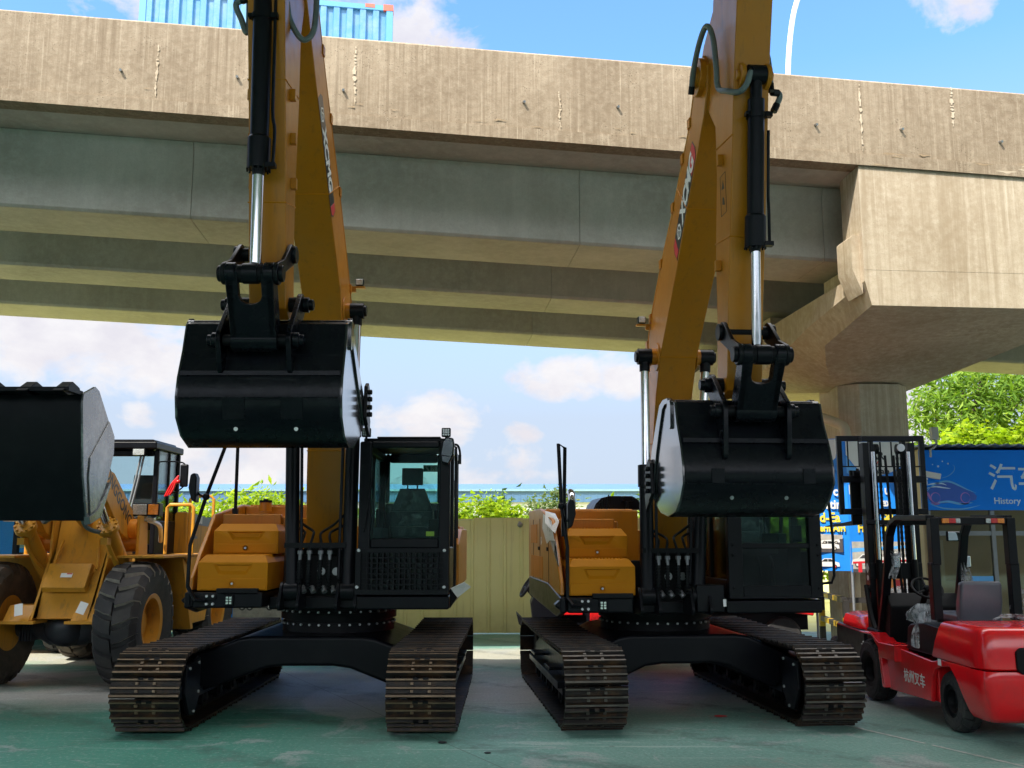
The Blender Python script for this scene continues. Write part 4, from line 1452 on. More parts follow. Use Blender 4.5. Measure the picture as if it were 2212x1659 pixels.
    y1_, z1_ = P['weld']
    mb.tube([(bkx - wB + .02, y1_, z1_), (bkx + wB - .02, y1_, z1_)], .008, 6, smooth=False)
    mb.build('weld_seam', 'bucket', bk)
    return root


excavator(dict(
    A=True, label='large excavator with black mesh guard across its lower cab window and highest raised bucket', loc=(-1.95, 10.93, 0), yaw=0,
    ux=-.08, uyaw=0, gauge=2.44, shoe=.62, L=1.66, grouser='grouser', slew=.06, cx=0.0, fcx=.02,
    xl=-1.22, xr=1.37, box=(-1.125, -.47), cab=(.457, 1.345), zb=1.075, zm=1.583, zt=1.89, zh=2.13, hoodr=-.35,
    rail=[(-1.20, -1.30, 1.28), (-1.20, -1.29, 1.677), (-1.087, -1.22, 2.151), (-.955, -1.10, 2.66), (-.945, -.9, 2.72), (-1.04, -.35, 2.72), (-1.045, -.32, 2.04)], rmir=(-1.195, -1.26, 2.235), rside=-1,
    cabtop=2.685, glass=(.575, 1.238, 1.744, 2.62), rearz=(2.13, 2.585), seatx=.875, grillez=1.648,
    bw=.20,
    boom=[(-.45, 1.35), (-.64, 1.74), (-.73, 2.3), (-.74, 2.65), (-.83, 3.1), (-1.0, 3.62), (-1.28, 4.23), (-1.62, 4.58), (-2.04, 4.99), (-2.94, 5.96), (-3.62, 6.72), (-3.45, 7.0), (-3.25, 7.02), (-2.53, 6.19), (-2.06, 5.73), (-1.49, 5.20), (-1.05, 4.76), (-.71, 4.39), (-.5, 4.05), (-.33, 3.5), (-.2, 2.8), (-.15, 1.8), (-.2, 1.35)],
    boomseam=[((-2.04, 4.99), (-1.55, 5.25)), ((-1.0, 3.62), (-.36, 3.6)), ((-.74, 2.65), (-.2, 2.7))], boomtip=(-3.36, 6.78), trun=(-1.0, 4.09), boomrun=[(-3.2, 6.98), (-2.53, 6.19), (-2.06, 5.73), (-1.49, 5.20), (-.71, 4.39), (-.5, 4.05), (-.33, 3.5), (-.2, 2.6)],
    decal=(-2.18, 5.30), decdir=(.70, -.745), decside=1, declen=1.2, blamp=(-.62, 4.45), cylx=(-.20, .35), cylb=1.75,
    aw=.175, arm_dx=.028, arm_half=.147, armseam=[(-3.615, 4.35), (-3.29, 4.42), (-3.77, 5.30), (-3.285, 5.36)],
    arm=[(-3.52, 3.72), (-3.47, 3.53), (-3.36, 3.46), (-3.25, 3.50), (-3.21, 3.62), (-3.28, 4.09), (-3.30, 4.6), (-3.28, 5.3), (-3.30, 5.91), (-3.15, 6.4), (-3.1, 6.9), (-3.3, 7.25), (-4.05, 7.25), (-4.0, 6.6), (-3.84, 5.64), (-3.71, 4.96), (-3.58, 4.14)],
    tabs=[(-3.62, 5.25), (-3.55, 4.91), (-3.48, 4.56)],
    rodend=(-3.775, 3.78), gland=(-3.80, 4.55), barrel=(-3.93, 7.1), cr=(.073, .090, .046), clips=[1.22],
    hoses=[[(.10, -3.80, 5.982), (.15, -3.75, 5.982), (.169, -3.7, 5.859), (.222, -3.65, 5.752), (.273, -3.62, 5.714), (.328, -3.6, 5.767), (.354, -3.6, 5.874), (.348, -3.55, 6.15), (.30, -3.45, 6.4)],
           [(-.12, -3.85, 5.94), (-.22, -3.8, 5.935), (-.235, -3.78, 5.9), (-.20, -3.75, 5.818), (-.16, -3.75, 5.71), (-.142, -3.74, 5.757), (-.158, -3.7, 6.05), (-.16, -3.65, 6.4)]],
    bar=(-3.88, 3.70), armpin=(-3.47, 3.965), lpin=(-3.665, 3.235), hpin=(-3.36, 3.585),
    bkx=.035, bkw=1.24,
    back=[(-3.40, 3.44), (-3.50, 3.40), (-3.555, 3.18), (-3.64, 2.955), (-3.665, 2.80), (-3.63, 2.645), (-3.50, 2.52), (-3.295, 2.447), (-3.08, 2.47), (-2.82, 2.57), (-2.50, 2.735)],
    mouth=[(-3.385, 3.47), (-3.30, 3.40), (-3.235, 3.31), (-3.04, 3.17), (-2.84, 3.03), (-2.63, 2.885), (-2.50, 2.745)],
    ridge=(-3.63, 3.0), cutter=(-2.66, 2.90), earfoot=(-3.64, 3.03), pads=[(-.19, .17), (.25, .17)], padz=(2.64, 2.80), weld=(-3.668, 2.79),
    studs=(-3.556, 2.57), studx=(-.19, .27), studmat='white'))

excavator(dict(
    A=False, label='large excavator whose bucket hangs low enough to hide the top of its cab', loc=(1.482, 11.095, 0), yaw=R(5),
    ux=.20, uyaw=R(.5), gauge=2.22, shoe=.575, L=1.62, grouser='grouser_dark', slew=.10, cx=.13, fcx=-.0,
    xl=-1.12, xr=1.52, box=(-1.035, -.40), cab=(.535, 1.49), zb=1.02, zm=1.54, zt=1.842, zh=2.085, hoodr=.06, dome=(-.42, .18), exh=-.66,
    rail=[(-1.055, -1.28, 1.166), (-1.05, -1.27, 1.66), (-1.098, -1.22, 2.06), (-1.122, -1.20, 2.684), (-1.042, -1.10, 2.655), (-1.046, -1.05, 2.12), (-1.046, -1.05, 2.06)], rmir=(-1.01, -1.25, 1.98), rside=1,
    cabtop=2.66, glass=(.68, 1.365, 1.695, 2.56), rearz=(1.62, 2.5), seatx=.98,
    bw=.195,
    boom=[(-.50, 1.35), (-.70, 1.9), (-.80, 2.4), (-.83, 2.73), (-1.02, 3.22), (-1.24, 3.59), (-1.61, 3.95), (-2.02, 4.34), (-2.42, 4.77), (-2.81, 5.16), (-3.05, 5.42), (-3.16, 5.62), (-3.18, 5.82), (-3.05, 5.97), (-2.87, 5.93), (-2.76, 5.75), (-2.60, 5.52), (-2.33, 5.28), (-1.93, 4.94), (-1.39, 4.52), (-.88, 4.06), (-.70, 3.80), (-.55, 3.4), (-.40, 2.8), (-.28, 1.9), (-.28, 1.35)],
    boomseam=[((-2.42, 4.77), (-2.1, 5.08)), ((-1.24, 3.59), (-.62, 3.57)), ((-.83, 2.73), (-.40, 2.75))], boomtip=(-3.0, 5.78), trun=(-1.10, 3.615), boomrun=[(-2.87, 5.93), (-2.60, 5.52), (-2.33, 5.28), (-1.93, 4.94), (-1.39, 4.52), (-.88, 4.06), (-.70, 3.80), (-.55, 3.4), (-.40, 2.6)],
    decal=(-2.34, 4.86), decdir=(-.70, .72), decside=-1, declen=1.12, blamp=(-.82, 4.02), cylx=(-.25, .26), cylb=1.30,
    aw=.165, arm_dx=-.018, arm_half=.147, armseam=[(-3.553, 4.15), (-3.155, 4.2), (-3.70, 4.95), (-3.252, 5.0)],
    arm=[(-3.36, 3.06), (-3.31, 2.93), (-3.22, 2.87), (-3.13, 2.90), (-3.09, 3.0), (-3.10, 3.25), (-3.135, 3.60), (-3.15, 4.09), (-3.25, 4.76), (-3.26, 5.2), (-3.05, 5.45), (-2.84, 5.68), (-2.82, 5.88), (-3.0, 6.08), (-3.3, 6.25), (-3.5, 7.15), (-4.2, 7.15), (-3.94, 5.98), (-3.78, 5.37), (-3.67, 4.74), (-3.52, 3.98), (-3.44, 3.6)],
    tabs=[(-3.45, 4.84), (-3.30, 3.98)],
    rodend=(-3.60, 3.22), gland=(-3.665, 4.03), barrel=(-3.82, 5.20), cr=(.066, .083, .040), clips=[1.05],
    hoses=[[(-.16, -3.0, 5.62), (-.165, -3.1, 5.78), (-.16, -3.3, 5.95), (-.14, -3.45, 6.02), (-.105, -3.5, 5.90), (-.10, -3.55, 5.622), (-.09, -3.55, 5.423), (-.075, -3.72, 5.311), (-.01, -3.84, 5.25), (.04, -3.88, 5.301), (.06, -3.90, 5.373), (.085, -3.89, 5.405), (.12, -3.86, 5.412)],
           [(.29, -3.75, 5.30), (.351, -3.72, 5.31), (.372, -3.7, 5.285), (.345, -3.7, 5.22), (.315, -3.7, 5.16)],
           [(.31, -3.68, 5.345), (.326, -3.6, 5.667), (.313, -3.5, 5.9), (.30, -3.4, 6.1)]],
    bar=(-3.72, 3.15), armpin=(-3.36, 3.40), lpin=(-3.48, 2.74), hpin=(-3.22, 2.985),
    bkx=.14, bkw=1.19,
    back=[(-3.22, 2.85), (-3.32, 2.83), (-3.37, 2.655), (-3.47, 2.45), (-3.525, 2.285), (-3.52, 2.165), (-3.42, 2.045), (-3.27, 1.95), (-3.03, 1.918), (-2.78, 1.955), (-2.43, 2.12)],
    mouth=[(-3.15, 2.885), (-3.0, 2.89), (-2.88, 2.86), (-2.72, 2.69), (-2.56, 2.50), (-2.46, 2.30), (-2.43, 2.13)],
    ridge=(-3.46, 2.52), cutter=(-2.56, 2.26), earfoot=(-3.50, 2.40), pads=[(-.33, .10), (.40, .10)], padz=(2.16, 2.30), weld=(-3.522, 2.17),
    studs=(-3.44, 2.06), studx=(-.20, .24), studmat='steel'))



# ================================================================== sky
wld = bpy.data.worlds.new('World')
SC.world = wld
wld.use_nodes = True
wt = NT(wld.node_tree)
wt.n.clear()
wout = wt.node('ShaderNodeOutputWorld')
bg = wt.node('ShaderNodeBackground')
wt.l.new(bg.outputs[0], wout.inputs[0])
sky = wt.node('ShaderNodeTexSky', sky_type='NISHITA')
sky.sun_disc = False
sky.sun_elevation = math.asin(SUN.z)
sky.sun_rotation = math.atan2(SUN.x, SUN.y)
sky.altitude = 20
sky.air_density = 1.0
sky.dust_density = 1.6
sky.ozone_density = 1.6
gen = wt.coord('Generated')
sp = wt.node('ShaderNodeSeparateXYZ')
wt.put(sp.inputs[0], gen)
az = wt.math('ARCTAN2', sp.outputs[0], sp.outputs[1])
el = wt.math('ARCSINE', sp.outputs[2])
cn = wt.noise(wt.mapping(gen, (1, 1, 1.5)), 15, 10, .58, .25)
cn2 = wt.noise(gen, 4, 5, .55)
mask = None
for (a, e, w, h, s) in ((-25, 10.4, 6.5, 3.4, 1.15), (-19.5, 9.4, 5, 2.4, .95), (-21, 6.6, 1.6, 1.0, .9), (3.0, 9.4, 3.8, 1.7, 1.25), (6.8, 9.6, 2.4, 1.9, 1.25), (-4.5, 6.4, 4.2, 2.7, .85), (.3, 6.0, 1.8, .9, .8),
                        (-2.0, 4.2, 6.0, 1.8, .7), (-15.5, 4.4, 7.5, 2.3, 1.0), (-8, 29.5, 7, 4.5, 1.0), (-22, 30, 10, 4, .75), (26.5, 28.5, 3.4, 2.6, .9), (20, 6, 8, 3, .9), (40, 12, 14, 7, 1.1), (-50, 14, 16, 8, 1.1),
                        (90, 25, 35, 12, 1.0), (-110, 28, 40, 13, 1.0), (170, 30, 50, 14, 1.0)):
    da = wt.math('MULTIPLY', wt.math('SUBTRACT', az, R(a)), 1 / R(w))
    de = wt.math('MULTIPLY', wt.math('SUBTRACT', el, R(e)), 1 / R(h))
    d2 = wt.math('ADD', wt.math('MULTIPLY', da, da), wt.math('MULTIPLY', de, de))
    g = wt.math('MULTIPLY', wt.math('SUBTRACT', 1.0, d2, clamp=True), s)
    mask = g if mask is None else wt.math('MAXIMUM', mask, g)
cl = wt.math('MULTIPLY_ADD', cn, 3.6, -1.8)
cl = wt.math('ADD', wt.math('MULTIPLY', mask, 1.05), cl)
cl = wt.ramp(cl, [(.28, 0.0), (.70, .72), (1.0, 1.0)])
cl = wt.math('MULTIPLY', cl, wt.ramp(mask, [(.0, 0.0), (.25, 1.0)]))
lum = wt.ramp(wt.noise(wt.mapping(gen, (1, 1, 1.6), loc=(.02, 0, .05)), 17, 6, .6), [(.35, (.86, .84, .87)), (.62, (1.0, .985, .97))])
cloudcol = wt.mix(1.0, lum, (2.55, 2.5, 2.55), 'MULTIPLY')
haze = wt.ramp(el, [(0.0, .98), (.12, .94), (.25, .62), (.46, .0)])
deep = wt.mix(1.0, sky.outputs[0], (.62, .88, 1.12), 'MULTIPLY')
base = wt.mix(haze, deep, (1.62, 1.86, 2.26))
# unseen bright cloud added overhead and behind the camera to light the shaded yard
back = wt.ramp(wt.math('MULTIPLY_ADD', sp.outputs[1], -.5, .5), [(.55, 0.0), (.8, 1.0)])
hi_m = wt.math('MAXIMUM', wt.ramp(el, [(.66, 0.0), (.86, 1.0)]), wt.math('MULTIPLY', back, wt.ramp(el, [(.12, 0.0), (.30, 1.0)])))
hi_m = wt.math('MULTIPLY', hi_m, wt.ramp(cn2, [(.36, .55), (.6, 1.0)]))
low = wt.mix(wt.math('MULTIPLY', cl, .92), base, cloudcol)
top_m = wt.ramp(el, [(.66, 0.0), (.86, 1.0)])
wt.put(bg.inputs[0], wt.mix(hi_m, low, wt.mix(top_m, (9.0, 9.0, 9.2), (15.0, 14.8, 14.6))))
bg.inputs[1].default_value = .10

# ================================================================== ground
mb = MB()
mb.bb(-400, 400, -300, 900, -.5, 0)
struct(mb.build('ground', 'ground', smooth=False))

# ================================================================== viaduct over the yard
BR = thing('viaduct', 'stained tan concrete viaduct on a hammerhead pier crossing over the whole yard', 'bridge', (0, 12.05, 0), math.atan(.0886))
SL = -.0415
UL, UR = -34.0, 40.0


def shear(mb):
    mb.v = [(a, b, c + SL * a) for a, b, c in mb.v]
    return mb


mb = MB()
seg = [UL]
rs = random.Random(3)
for i in range(-12, 15):
    seg.append(i * 2.62 + .35)
seg.append(UR)
for a, b in zip(seg[:-1], seg[1:]):
    j = rs.uniform(-.002, .002)
    mb.prism([(j, 7.05), (j, 8.10), (j + .03, 8.13), (.22, 8.13), (.25, 8.10), (.25, 7.05)], a + .0006, b - .0006)
    mb.prism([(-.022 + j, 6.89), (-.022 + j, 7.05), (.25, 7.05), (.25, 6.89)], a + .0006, b - .0006)
shear(mb).build('parapet', 'parapet', BR)
for i, u in enumerate([-5.0, -3.55, -2.2, .15, 1.4, 2.7, 4.1, 5.3, 6.7, -6.9, -8.5]):
    z = 7.42 + .04 * math.sin(i * 2.1)
    mb = MB()
    mb.cyl((u, .02, z), (u + .01, -.055, z - .02), .018, n=8)
    shear(mb).build('drain_stub', 'steel', BR)
mb = MB()                                                    # patches of crumbled mortar and white run-off on the face
rp = random.Random(11)


def blotch(u, z, w, h, y, mi, k=16):
    ph = rp.uniform(0, 6)
    pts = []
    for i in range(k):
        a = 2 * PI * i / k
        rr = .62 + .38 * math.sin(3 * a + ph) * rp.uniform(.4, 1) + rp.uniform(-.12, .12)
        pts.append((u + w * math.cos(a) * rr, y, z + h * math.sin(a) * rr))
    mb.poly(pts, mi)


for u, zt_, zb_, w in ((-2.05, 8.0, 7.2, .030), (.62, 7.6, 7.1, .022), (4.75, 8.05, 7.1, .026), (6.05, 8.12, 7.55, .034), (7.55, 8.05, 7.2, .034), (-4.55, 7.8, 7.1, .022), (2.95, 7.7, 7.15, .026)):
    n = 34
    dr, hw2 = 0.0, []
    for i in range(n):
        dr += rp.uniform(-.006, .006)
        hw2.append((u + dr, w * rp.uniform(.12, 1.0) * (.35 + .65 * math.sin(PI * (i + .5) / n))))
    for i in range(n - 1):
        if rp.random() < .22:
            continue
        za, zb2 = zt_ + (zb_ - zt_) * i / (n - 1), zt_ + (zb_ - zt_) * (i + 1) / (n - 1)
        (a, b), (c, d) = hw2[i], hw2[i + 1]
        mb.poly([(a - b, -.0105, za), (c - d, -.0105, zb2), (c + d, -.0105, zb2), (a + b, -.0105, za)], 0)
for k in range(14):
    u = rp.uniform(-7, 9)
    blotch(u, 7.10 + rp.uniform(-.02, .14) * rp.random(), rp.uniform(.03, .14), rp.uniform(.006, .022), -.0115 - .0004 * k / 46, 1)
for k in range(26):
    u = rp.uniform(4.8, 9)
    blotch(u, 6.98 + rp.uniform(-.1, .10), rp.uniform(.06, .26), rp.uniform(.010, .035), -.0245 - .0004 * k / 26, 1 if k % 3 else 0)
M['mortar'] = concrete('crumbled mortar', (.32, .24, .15), (.23, .165, .10), (.42, .33, .22), .3, .3, bump=.8)
M['limestreak'] = concrete('white lime run-off', (.50, .42, .31), (.36, .28, .19), (.56, .49, .39), .5, .0)
shear(mb).build('mortar_stain', ['limestreak', 'mortar'], BR, smooth=False, fix=False)
mb = MB()
mb.prism([(.25, 6.90), (.25, 7.10), (9.45, 7.10), (9.45, 6.90), (9.0, 6.86), (8.6, 6.94), (1.0, 6.94), (.7, 6.87)], UL, UR)
shear(mb).build('deck_slab', 'girder', BR)
mb = MB()
mb.prism([(9.45, 6.88), (9.45, 8.13), (9.70, 8.13), (9.70, 6.88)], UL, UR)
shear(mb).build('far_parapet', 'parapet', BR)
for (w0, w1) in ((1.05, 2.27), (4.16, 5.28), (7.22, 8.49)):
    mb = MB()
    us = [UL, -19.4, -11.6, -4.3, 1.05, 4.6, 12.5, 20, 30, UR]
    for a, b in zip(us[:-1], us[1:]):
        g = .0015
        mb.prism([(w0 - .06, 6.935), (w0, 6.80), (w0, 5.90), (w0 + .04, 5.86), (w1 - .04, 5.86), (w1, 5.90), (w1, 6.80), (w1 + .06, 6.935)], a + g, b - g)
    shear(mb).build('girder', 'girder', BR, bevel=.01)
CU = 6.38
mb = MB()
rings = []
for (w, ht, zl, hbt, zbt) in ((.012, 1.70, 5.10, 1.62, 4.77), (1.9, 1.70, 4.90, 1.48, 4.60), (2.6, 1.70, 4.78, 1.18, 4.45), (3.2, 1.70, 4.66, .86, 4.30), (3.95, 1.70, 4.58, .70, 4.20), (4.7, 1.70, 4.66, .86, 4.30), (5.4, 1.7, 4.78, 1.18, 4.45), (6.0, 1.70, 4.90, 1.48, 4.60), (9.6, 1.70, 5.10, 1.62, 4.77)):
    rings.append([(CU - ht, w, 5.25), (CU - ht, w, zl), (CU - hbt, w, zbt), (CU + hbt, w, zbt), (CU + ht, w, zl), (CU + ht, w, 5.25)])
mb.rings(rings)
mb.prism([(CU - 1.70, 5.2505), (CU + 1.70, 5.2505), (CU + 1.70, 6.885 + SL * (CU + 1.7)), (CU - 1.70, 6.885 + SL * (CU - 1.7))], .010, .60, 'y')
mb.prism([(CU - 1.82, 5.28), (CU - 1.82, 5.72), (CU - 1.79, 5.75), (CU - 1.69, 5.75), (CU - 1.69, 4.95)], .10, .55, 'y')
mb.bb(CU - 1.70, CU + 1.70, 9.0, 9.6, 5.25, 6.52)
for w0 in (1.66, 4.72, 7.85):
    for du in (-1.1, 1.1):
        mb.bb(CU + du - .3, CU + du + .3, w0 - .35, w0 + .35, 5.25, 5.60)
mb.build('crosshead', 'pier', BR, angle=25)
mb = MB()
hw, hd = .60, .64
oct_ = [(-hw, -hd + .26), (-hw + .26, -hd), (hw - .26, -hd), (hw, -hd + .26), (hw, hd - .26), (hw - .26, hd), (-hw + .26, hd), (-hw, hd - .26)]
mb.prism([(CU + a, 3.92 + b) for a, b in oct_], -.2, 4.26, 'z')
mb.build('column', 'pier', BR, bevel=.015)
mb = MB()                                                    # rainwater pipe
mb.tube([(5.0, 5.9, 5.7), (4.6, 5.4, 5.2), (4.35, 5.2, 4.9), (4.33, 5.2, 4.3), (4.45, 5.0, 4.05), (5.0, 4.2, 3.95), (5.62, 3.35, 3.62), (5.74, 3.2, 3.35), (5.75, 3.2, 2.5), (5.75, 3.2, 1.5), (5.75, 3.2, .05)], .085, 14)
for z in (3.05, 2.2, 1.2):
    mb.lathe([(-.02, .098), (.02, .098)], (5.75, 3.2, z), (0, 0, 1), 14)
mb.build('rainwater_pipe', 'cream', BR)

# canopy roof over the front of the yard: above the camera, out of the picture, it keeps the machines in shade
mb = MB()
mb.bb(-60, 60, -6.0, 9.4, 7.80, 7.92)
for y in (-5.9, -1.0, 4.2, 9.25):
    mb.bb(-60, 60, y - .08, y + .08, 7.70 if y > 9 else 7.5, 7.80)
mb.bb(-60, 60, 9.33, 9.45, 7.70, 8.06)
for x in (-24, 22):
    mb.bb(x - .2, x + .2, 4.0, 4.4, 0, 7.5)
    mb.bb(x - .2, x + .2, -5.8, -5.4, 0, 7.5)
for k in range(len(mb.v)):
    a, b, c = mb.v[k]
    mb.v[k] = (a, b, c - .012 * a if c > 1 and a < 0 else c)
hi = struct(mb.build('canopy_roof', 'girder', smooth=False))
hi.rotation_euler = (0, 0, math.atan(.0886))

# wall block added behind the camera to hold back low light
mb = MB()
mb.bb(-45, 45, -22, -14, 0, 5.6)
mb.prism([(-13.8, 5.6), (-18, 6.8), (-22.2, 5.6)], -45.3, 45.3)
struct(mb.build('wall', 'frame_grey', smooth=False))

# container lorry on the viaduct
TR = thing('container_lorry', 'light blue corrugated container on a lorry up on the viaduct deck', 'lorry', BR.location, BR.rotation_euler.z)
cu0, cu1, cw0, cw1, cz0, cz1 = -6.45, -1.80, 5.2, 7.65, 8.6, 11.60
mb = MB()
n = 18
pts = []
for i in range(n):
    a = cu0 + .12 + (cu1 - cu0 - .24) * i / n
    s = (cu1 - cu0 - .24) / n
    pts += [(a, cw0 + .0), (a + s * .42, cw0), (a + s * .52, cw0 + .05), (a + s * .9, cw0 + .05)]
pts += [(cu1 - .12, cw0), (cu1 - .12, cw1), (cu0 + .12, cw1)]
mb.prism(pts, cz0 + .12, cz1 - .10, 'z')
shear(mb).build('container_wall', 'box_blue', TR, angle=20)
mb = MB()
for (a, b) in ((cu0, cu0 + .119), (cu1 - .119, cu1)):
    for (c, d) in ((cw0 - .012, cw0 + .12), (cw1 - .12, cw1)):
        mb.bb(a, b, c, d, cz0, cz1)
for z in (cz0, cz1 - .099):
    mb.bb(cu0 + .12, cu1 - .12, cw0 - .01, cw0 + .09, z, z + .1)
    mb.bb(cu0 + .12, cu1 - .12, cw1 - .1, cw1, z, z + .1)
for (a, b) in ((cu0 - .005, cu0 + .18), (cu1 - .18, cu1 + .005)):
    mb.bb(a, b, cw0 - .02, cw0 + .16, cz1 - .10, cz1 + .02, 1)
mb.bb(cu1 - .52, cu1 - .34, cw0 - .016, cw0 + .04, cz1 - .06, cz1 + .012, 1)
shear(mb).build('container_frame', ['box_frame', 'corner_red'], TR)
mb = MB()
mb.bb(cu0 - .1, cu1 + 1.9, cw0 + .5, cw0 + .7, 8.25, 8.58)
mb.bb(cu0 - .1, cu1 + 1.9, cw1 - .7, cw1 - .5, 8.25, 8.58)
shear(mb).build('chassis', 'black_matt', TR)
for u in (cu0 + .7, cu0 + 1.9, cu1 + .7):
    for w in (cw0 + .3, cw1 - .3):
        mb = MB()
        mb.lathe([(-.14, .36), (-.14, .46), (-.09, .5), (.09, .5), (.14, .46), (.14, .36), (.10, .30), (.10, .1)], (u, w, 7.61), (0, 1, 0), 24)
        shear(mb).build('wheel', 'rubber', TR)
mb = MB()
mb.prism([(cu1 + .35, 8.1), (cu1 + 2.0, 8.1), (cu1 + 2.0, 9.0), (cu1 + 1.7, 9.75), (cu1 + .35, 9.85)], cw0 + .05, cw1 - .05, 'y')
shear(mb).build('lorry_cab', 'red', TR, bevel=.05)

# street lamp beyond the far parapet of the viaduct
LP = thing('street_lamp', 'white curved lamp pole rising above the viaduct parapet', 'street lamp', (6.62, 21.9, 6.6))
mb = MB()
mb.tube([(0, 0, 0), (.0, 0, 3.4), (-.02, 0, 4.6), (-.01, 0, 5.8), (.09, 0, 7.0), (.30, 0, 8.0), (.75, 0, 8.9), (1.5, 0, 9.4)], .062, 12)
mb.build('pole', 'lampwhite', LP)
mb = MB()
mb.prism([(1.4, 9.36), (2.1, 9.50), (2.12, 9.44), (2.0, 9.36), (1.42, 9.30)], -.12, .12, 'y')
mb.build('lamp_head', 'lampwhite', LP, bevel=.02)

# ================================================================== tin fence and boards behind the yard
mb = MB()
pts = []
x = -3.45
k = 0
while x < 4.75:
    pts += [(x, 18.30), (x + .24, 18.30), (x + .25, 18.275), (x + .29, 18.275), (x + .30, 18.30)]
    x += .305
    k += 1
out = [(a, b) for a, b in pts] + [(a, b + .012) for a, b in reversed(pts)]
for i in range(len(pts) - 1):
    (a, b), (c, d) = pts[i], pts[i + 1]
    jz = .012 * math.sin(int(i / 15) * 2.4)
    mb.quad((a, b, .02), (c, d, .02), (c, d, 2.1 + jz), (a, b, 2.1 + jz))
tf = MB()
fence = thing('tin_fence', 'cream corrugated tin fence closing the back of the yard between the excavators', 'fence', (0, 0, 0))
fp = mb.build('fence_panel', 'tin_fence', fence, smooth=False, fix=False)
sdm = fp.modifiers.new('sheet', 'SOLIDIFY')
sdm.thickness = .006
sdm.offset = 1
mb = MB()
for z in (.3, 1.1, 1.9):
    mb.bb(-3.45, 4.72, 18.315, 18.36, z, z + .05)
for x in (-3.4, -1.4, .6, 2.6, 4.6):
    mb.bb(x, x + .06, 18.365, 18.42, 0, 2.05)
mb.build('fence_frame', 'frame_grey', fence)
mb = MB()
mb.lathe([(0, .035), (.02, .05), (.05, .045), (.06, .02)], (.14, 18.26, 1.99), (.4, -1, -.5), 14)
mb.bb(.12, .16, 18.262, 18.29, 2.0, 2.04)
mb.build('fence_spotlight', 'steel', fence)

BD = thing('advert_hoarding', 'blue advert hoarding with printed red lorries seen under the mesh guarded excavator', 'billboard', (0, 0, 0))
mb = MB()
mb.bb(-10.5, -3.62, 18.62, 18.68, .08, 2.12)
mb.build('board', 'banner', BD)
mb = MB()
for x in (-10.4, -8.2, -6.0, -3.7):
    mb.bb(x, x + .08, 18.69, 18.77, 0, 2.12)
mb.build('post', 'frame_grey', BD)


def print_lorry(mb, x, z, s, y, col):
    mb.bb(x, x + .62 * s, y, y + .002, z + .12 * s, z + .40 * s, col)
    mb.prism([(x + .64 * s, z + .10 * s), (x + .95 * s, z + .10 * s), (x + .95 * s, z + .30 * s), (x + .88 * s, z + .46 * s), (x + .64 * s, z + .46 * s)], y, y + .002, 'y', col)
    mb.prism([(x + .74 * s, z + .30 * s), (x + .92 * s, z + .30 * s), (x + .87 * s, z + .43 * s), (x + .74 * s, z + .43 * s)], y - .002, y, 'y', 2)
    mb.bb(x, x + .95 * s, y - .0005, y + .001, z + .06 * s, z + .11 * s, 2)
    for q in (.12, .30, .78):
        mb.cyl((x + q * s, y - .003, z + .08 * s), (x + q * s, y + .001, z + .08 * s), .085 * s, n=16, mi=2)
        mb.cyl((x + q * s, y - .0045, z + .08 * s), (x + q * s, y - .003, z + .08 * s), .045 * s, n=12, mi=3)


for x in (-6.3, -5.22, -4.28):
    mb = MB()
    mb.bb(x, x + .92, 18.613, 18.619, .22, .95)
    print_lorry(mb, x + .08, .40, .78, 18.608, 1)
    mb.build('printed_photo', ['photo_grey', 'red_bright', 'photo_dark', 'white', 'white'], BD, smooth=False, fix=False)
mb = MB()
mb.text('云梯', .14, frame((-4.40, 18.617, .14), (1, 0, 0), (0, 0, 1)), 4, .004)
mb.build('lettering', ['photo_grey', 'red_bright', 'photo_dark', 'white', 'white'], BD, smooth=False, fix=False)
for x in (-9.3, -8.3, -7.3, -6.3, -5.25):
    mb = MB()
    mb.bb(x, x + .30, 18.613, 18.619, 1.55, 1.85)
    mb.build('printed_photo', 'photo_grey', BD, smooth=False)

# ================================================================== sheds beyond the fence
FB = thing('factory_shed', 'long factory shed with blue roof and white walls beyond the fence', 'building', (0, 70, 0))
mb = MB()
mb.bb(-34, 30, 0, 26, 0, 4.22)
mb.build('wall', 'tin_white', FB)
mb = MB()
mb.prism([(-.25, 4.2), (-.25, 5.0), (13, 6.2), (26, 5.0), (26, 4.2)], -34.3, 30.3)
for i in range(130):
    x = -34 + i * .5
    mb.bb(x, x + .10, -.285, -.251, 4.22, 4.96)
mb.build('roof', 'tin_blue', FB)
mb = MB()
mb.bb(-34.4, 30.4, -.42, -.26, 4.98, 5.12)
mb.build('gutter', 'gutter_blue', FB)

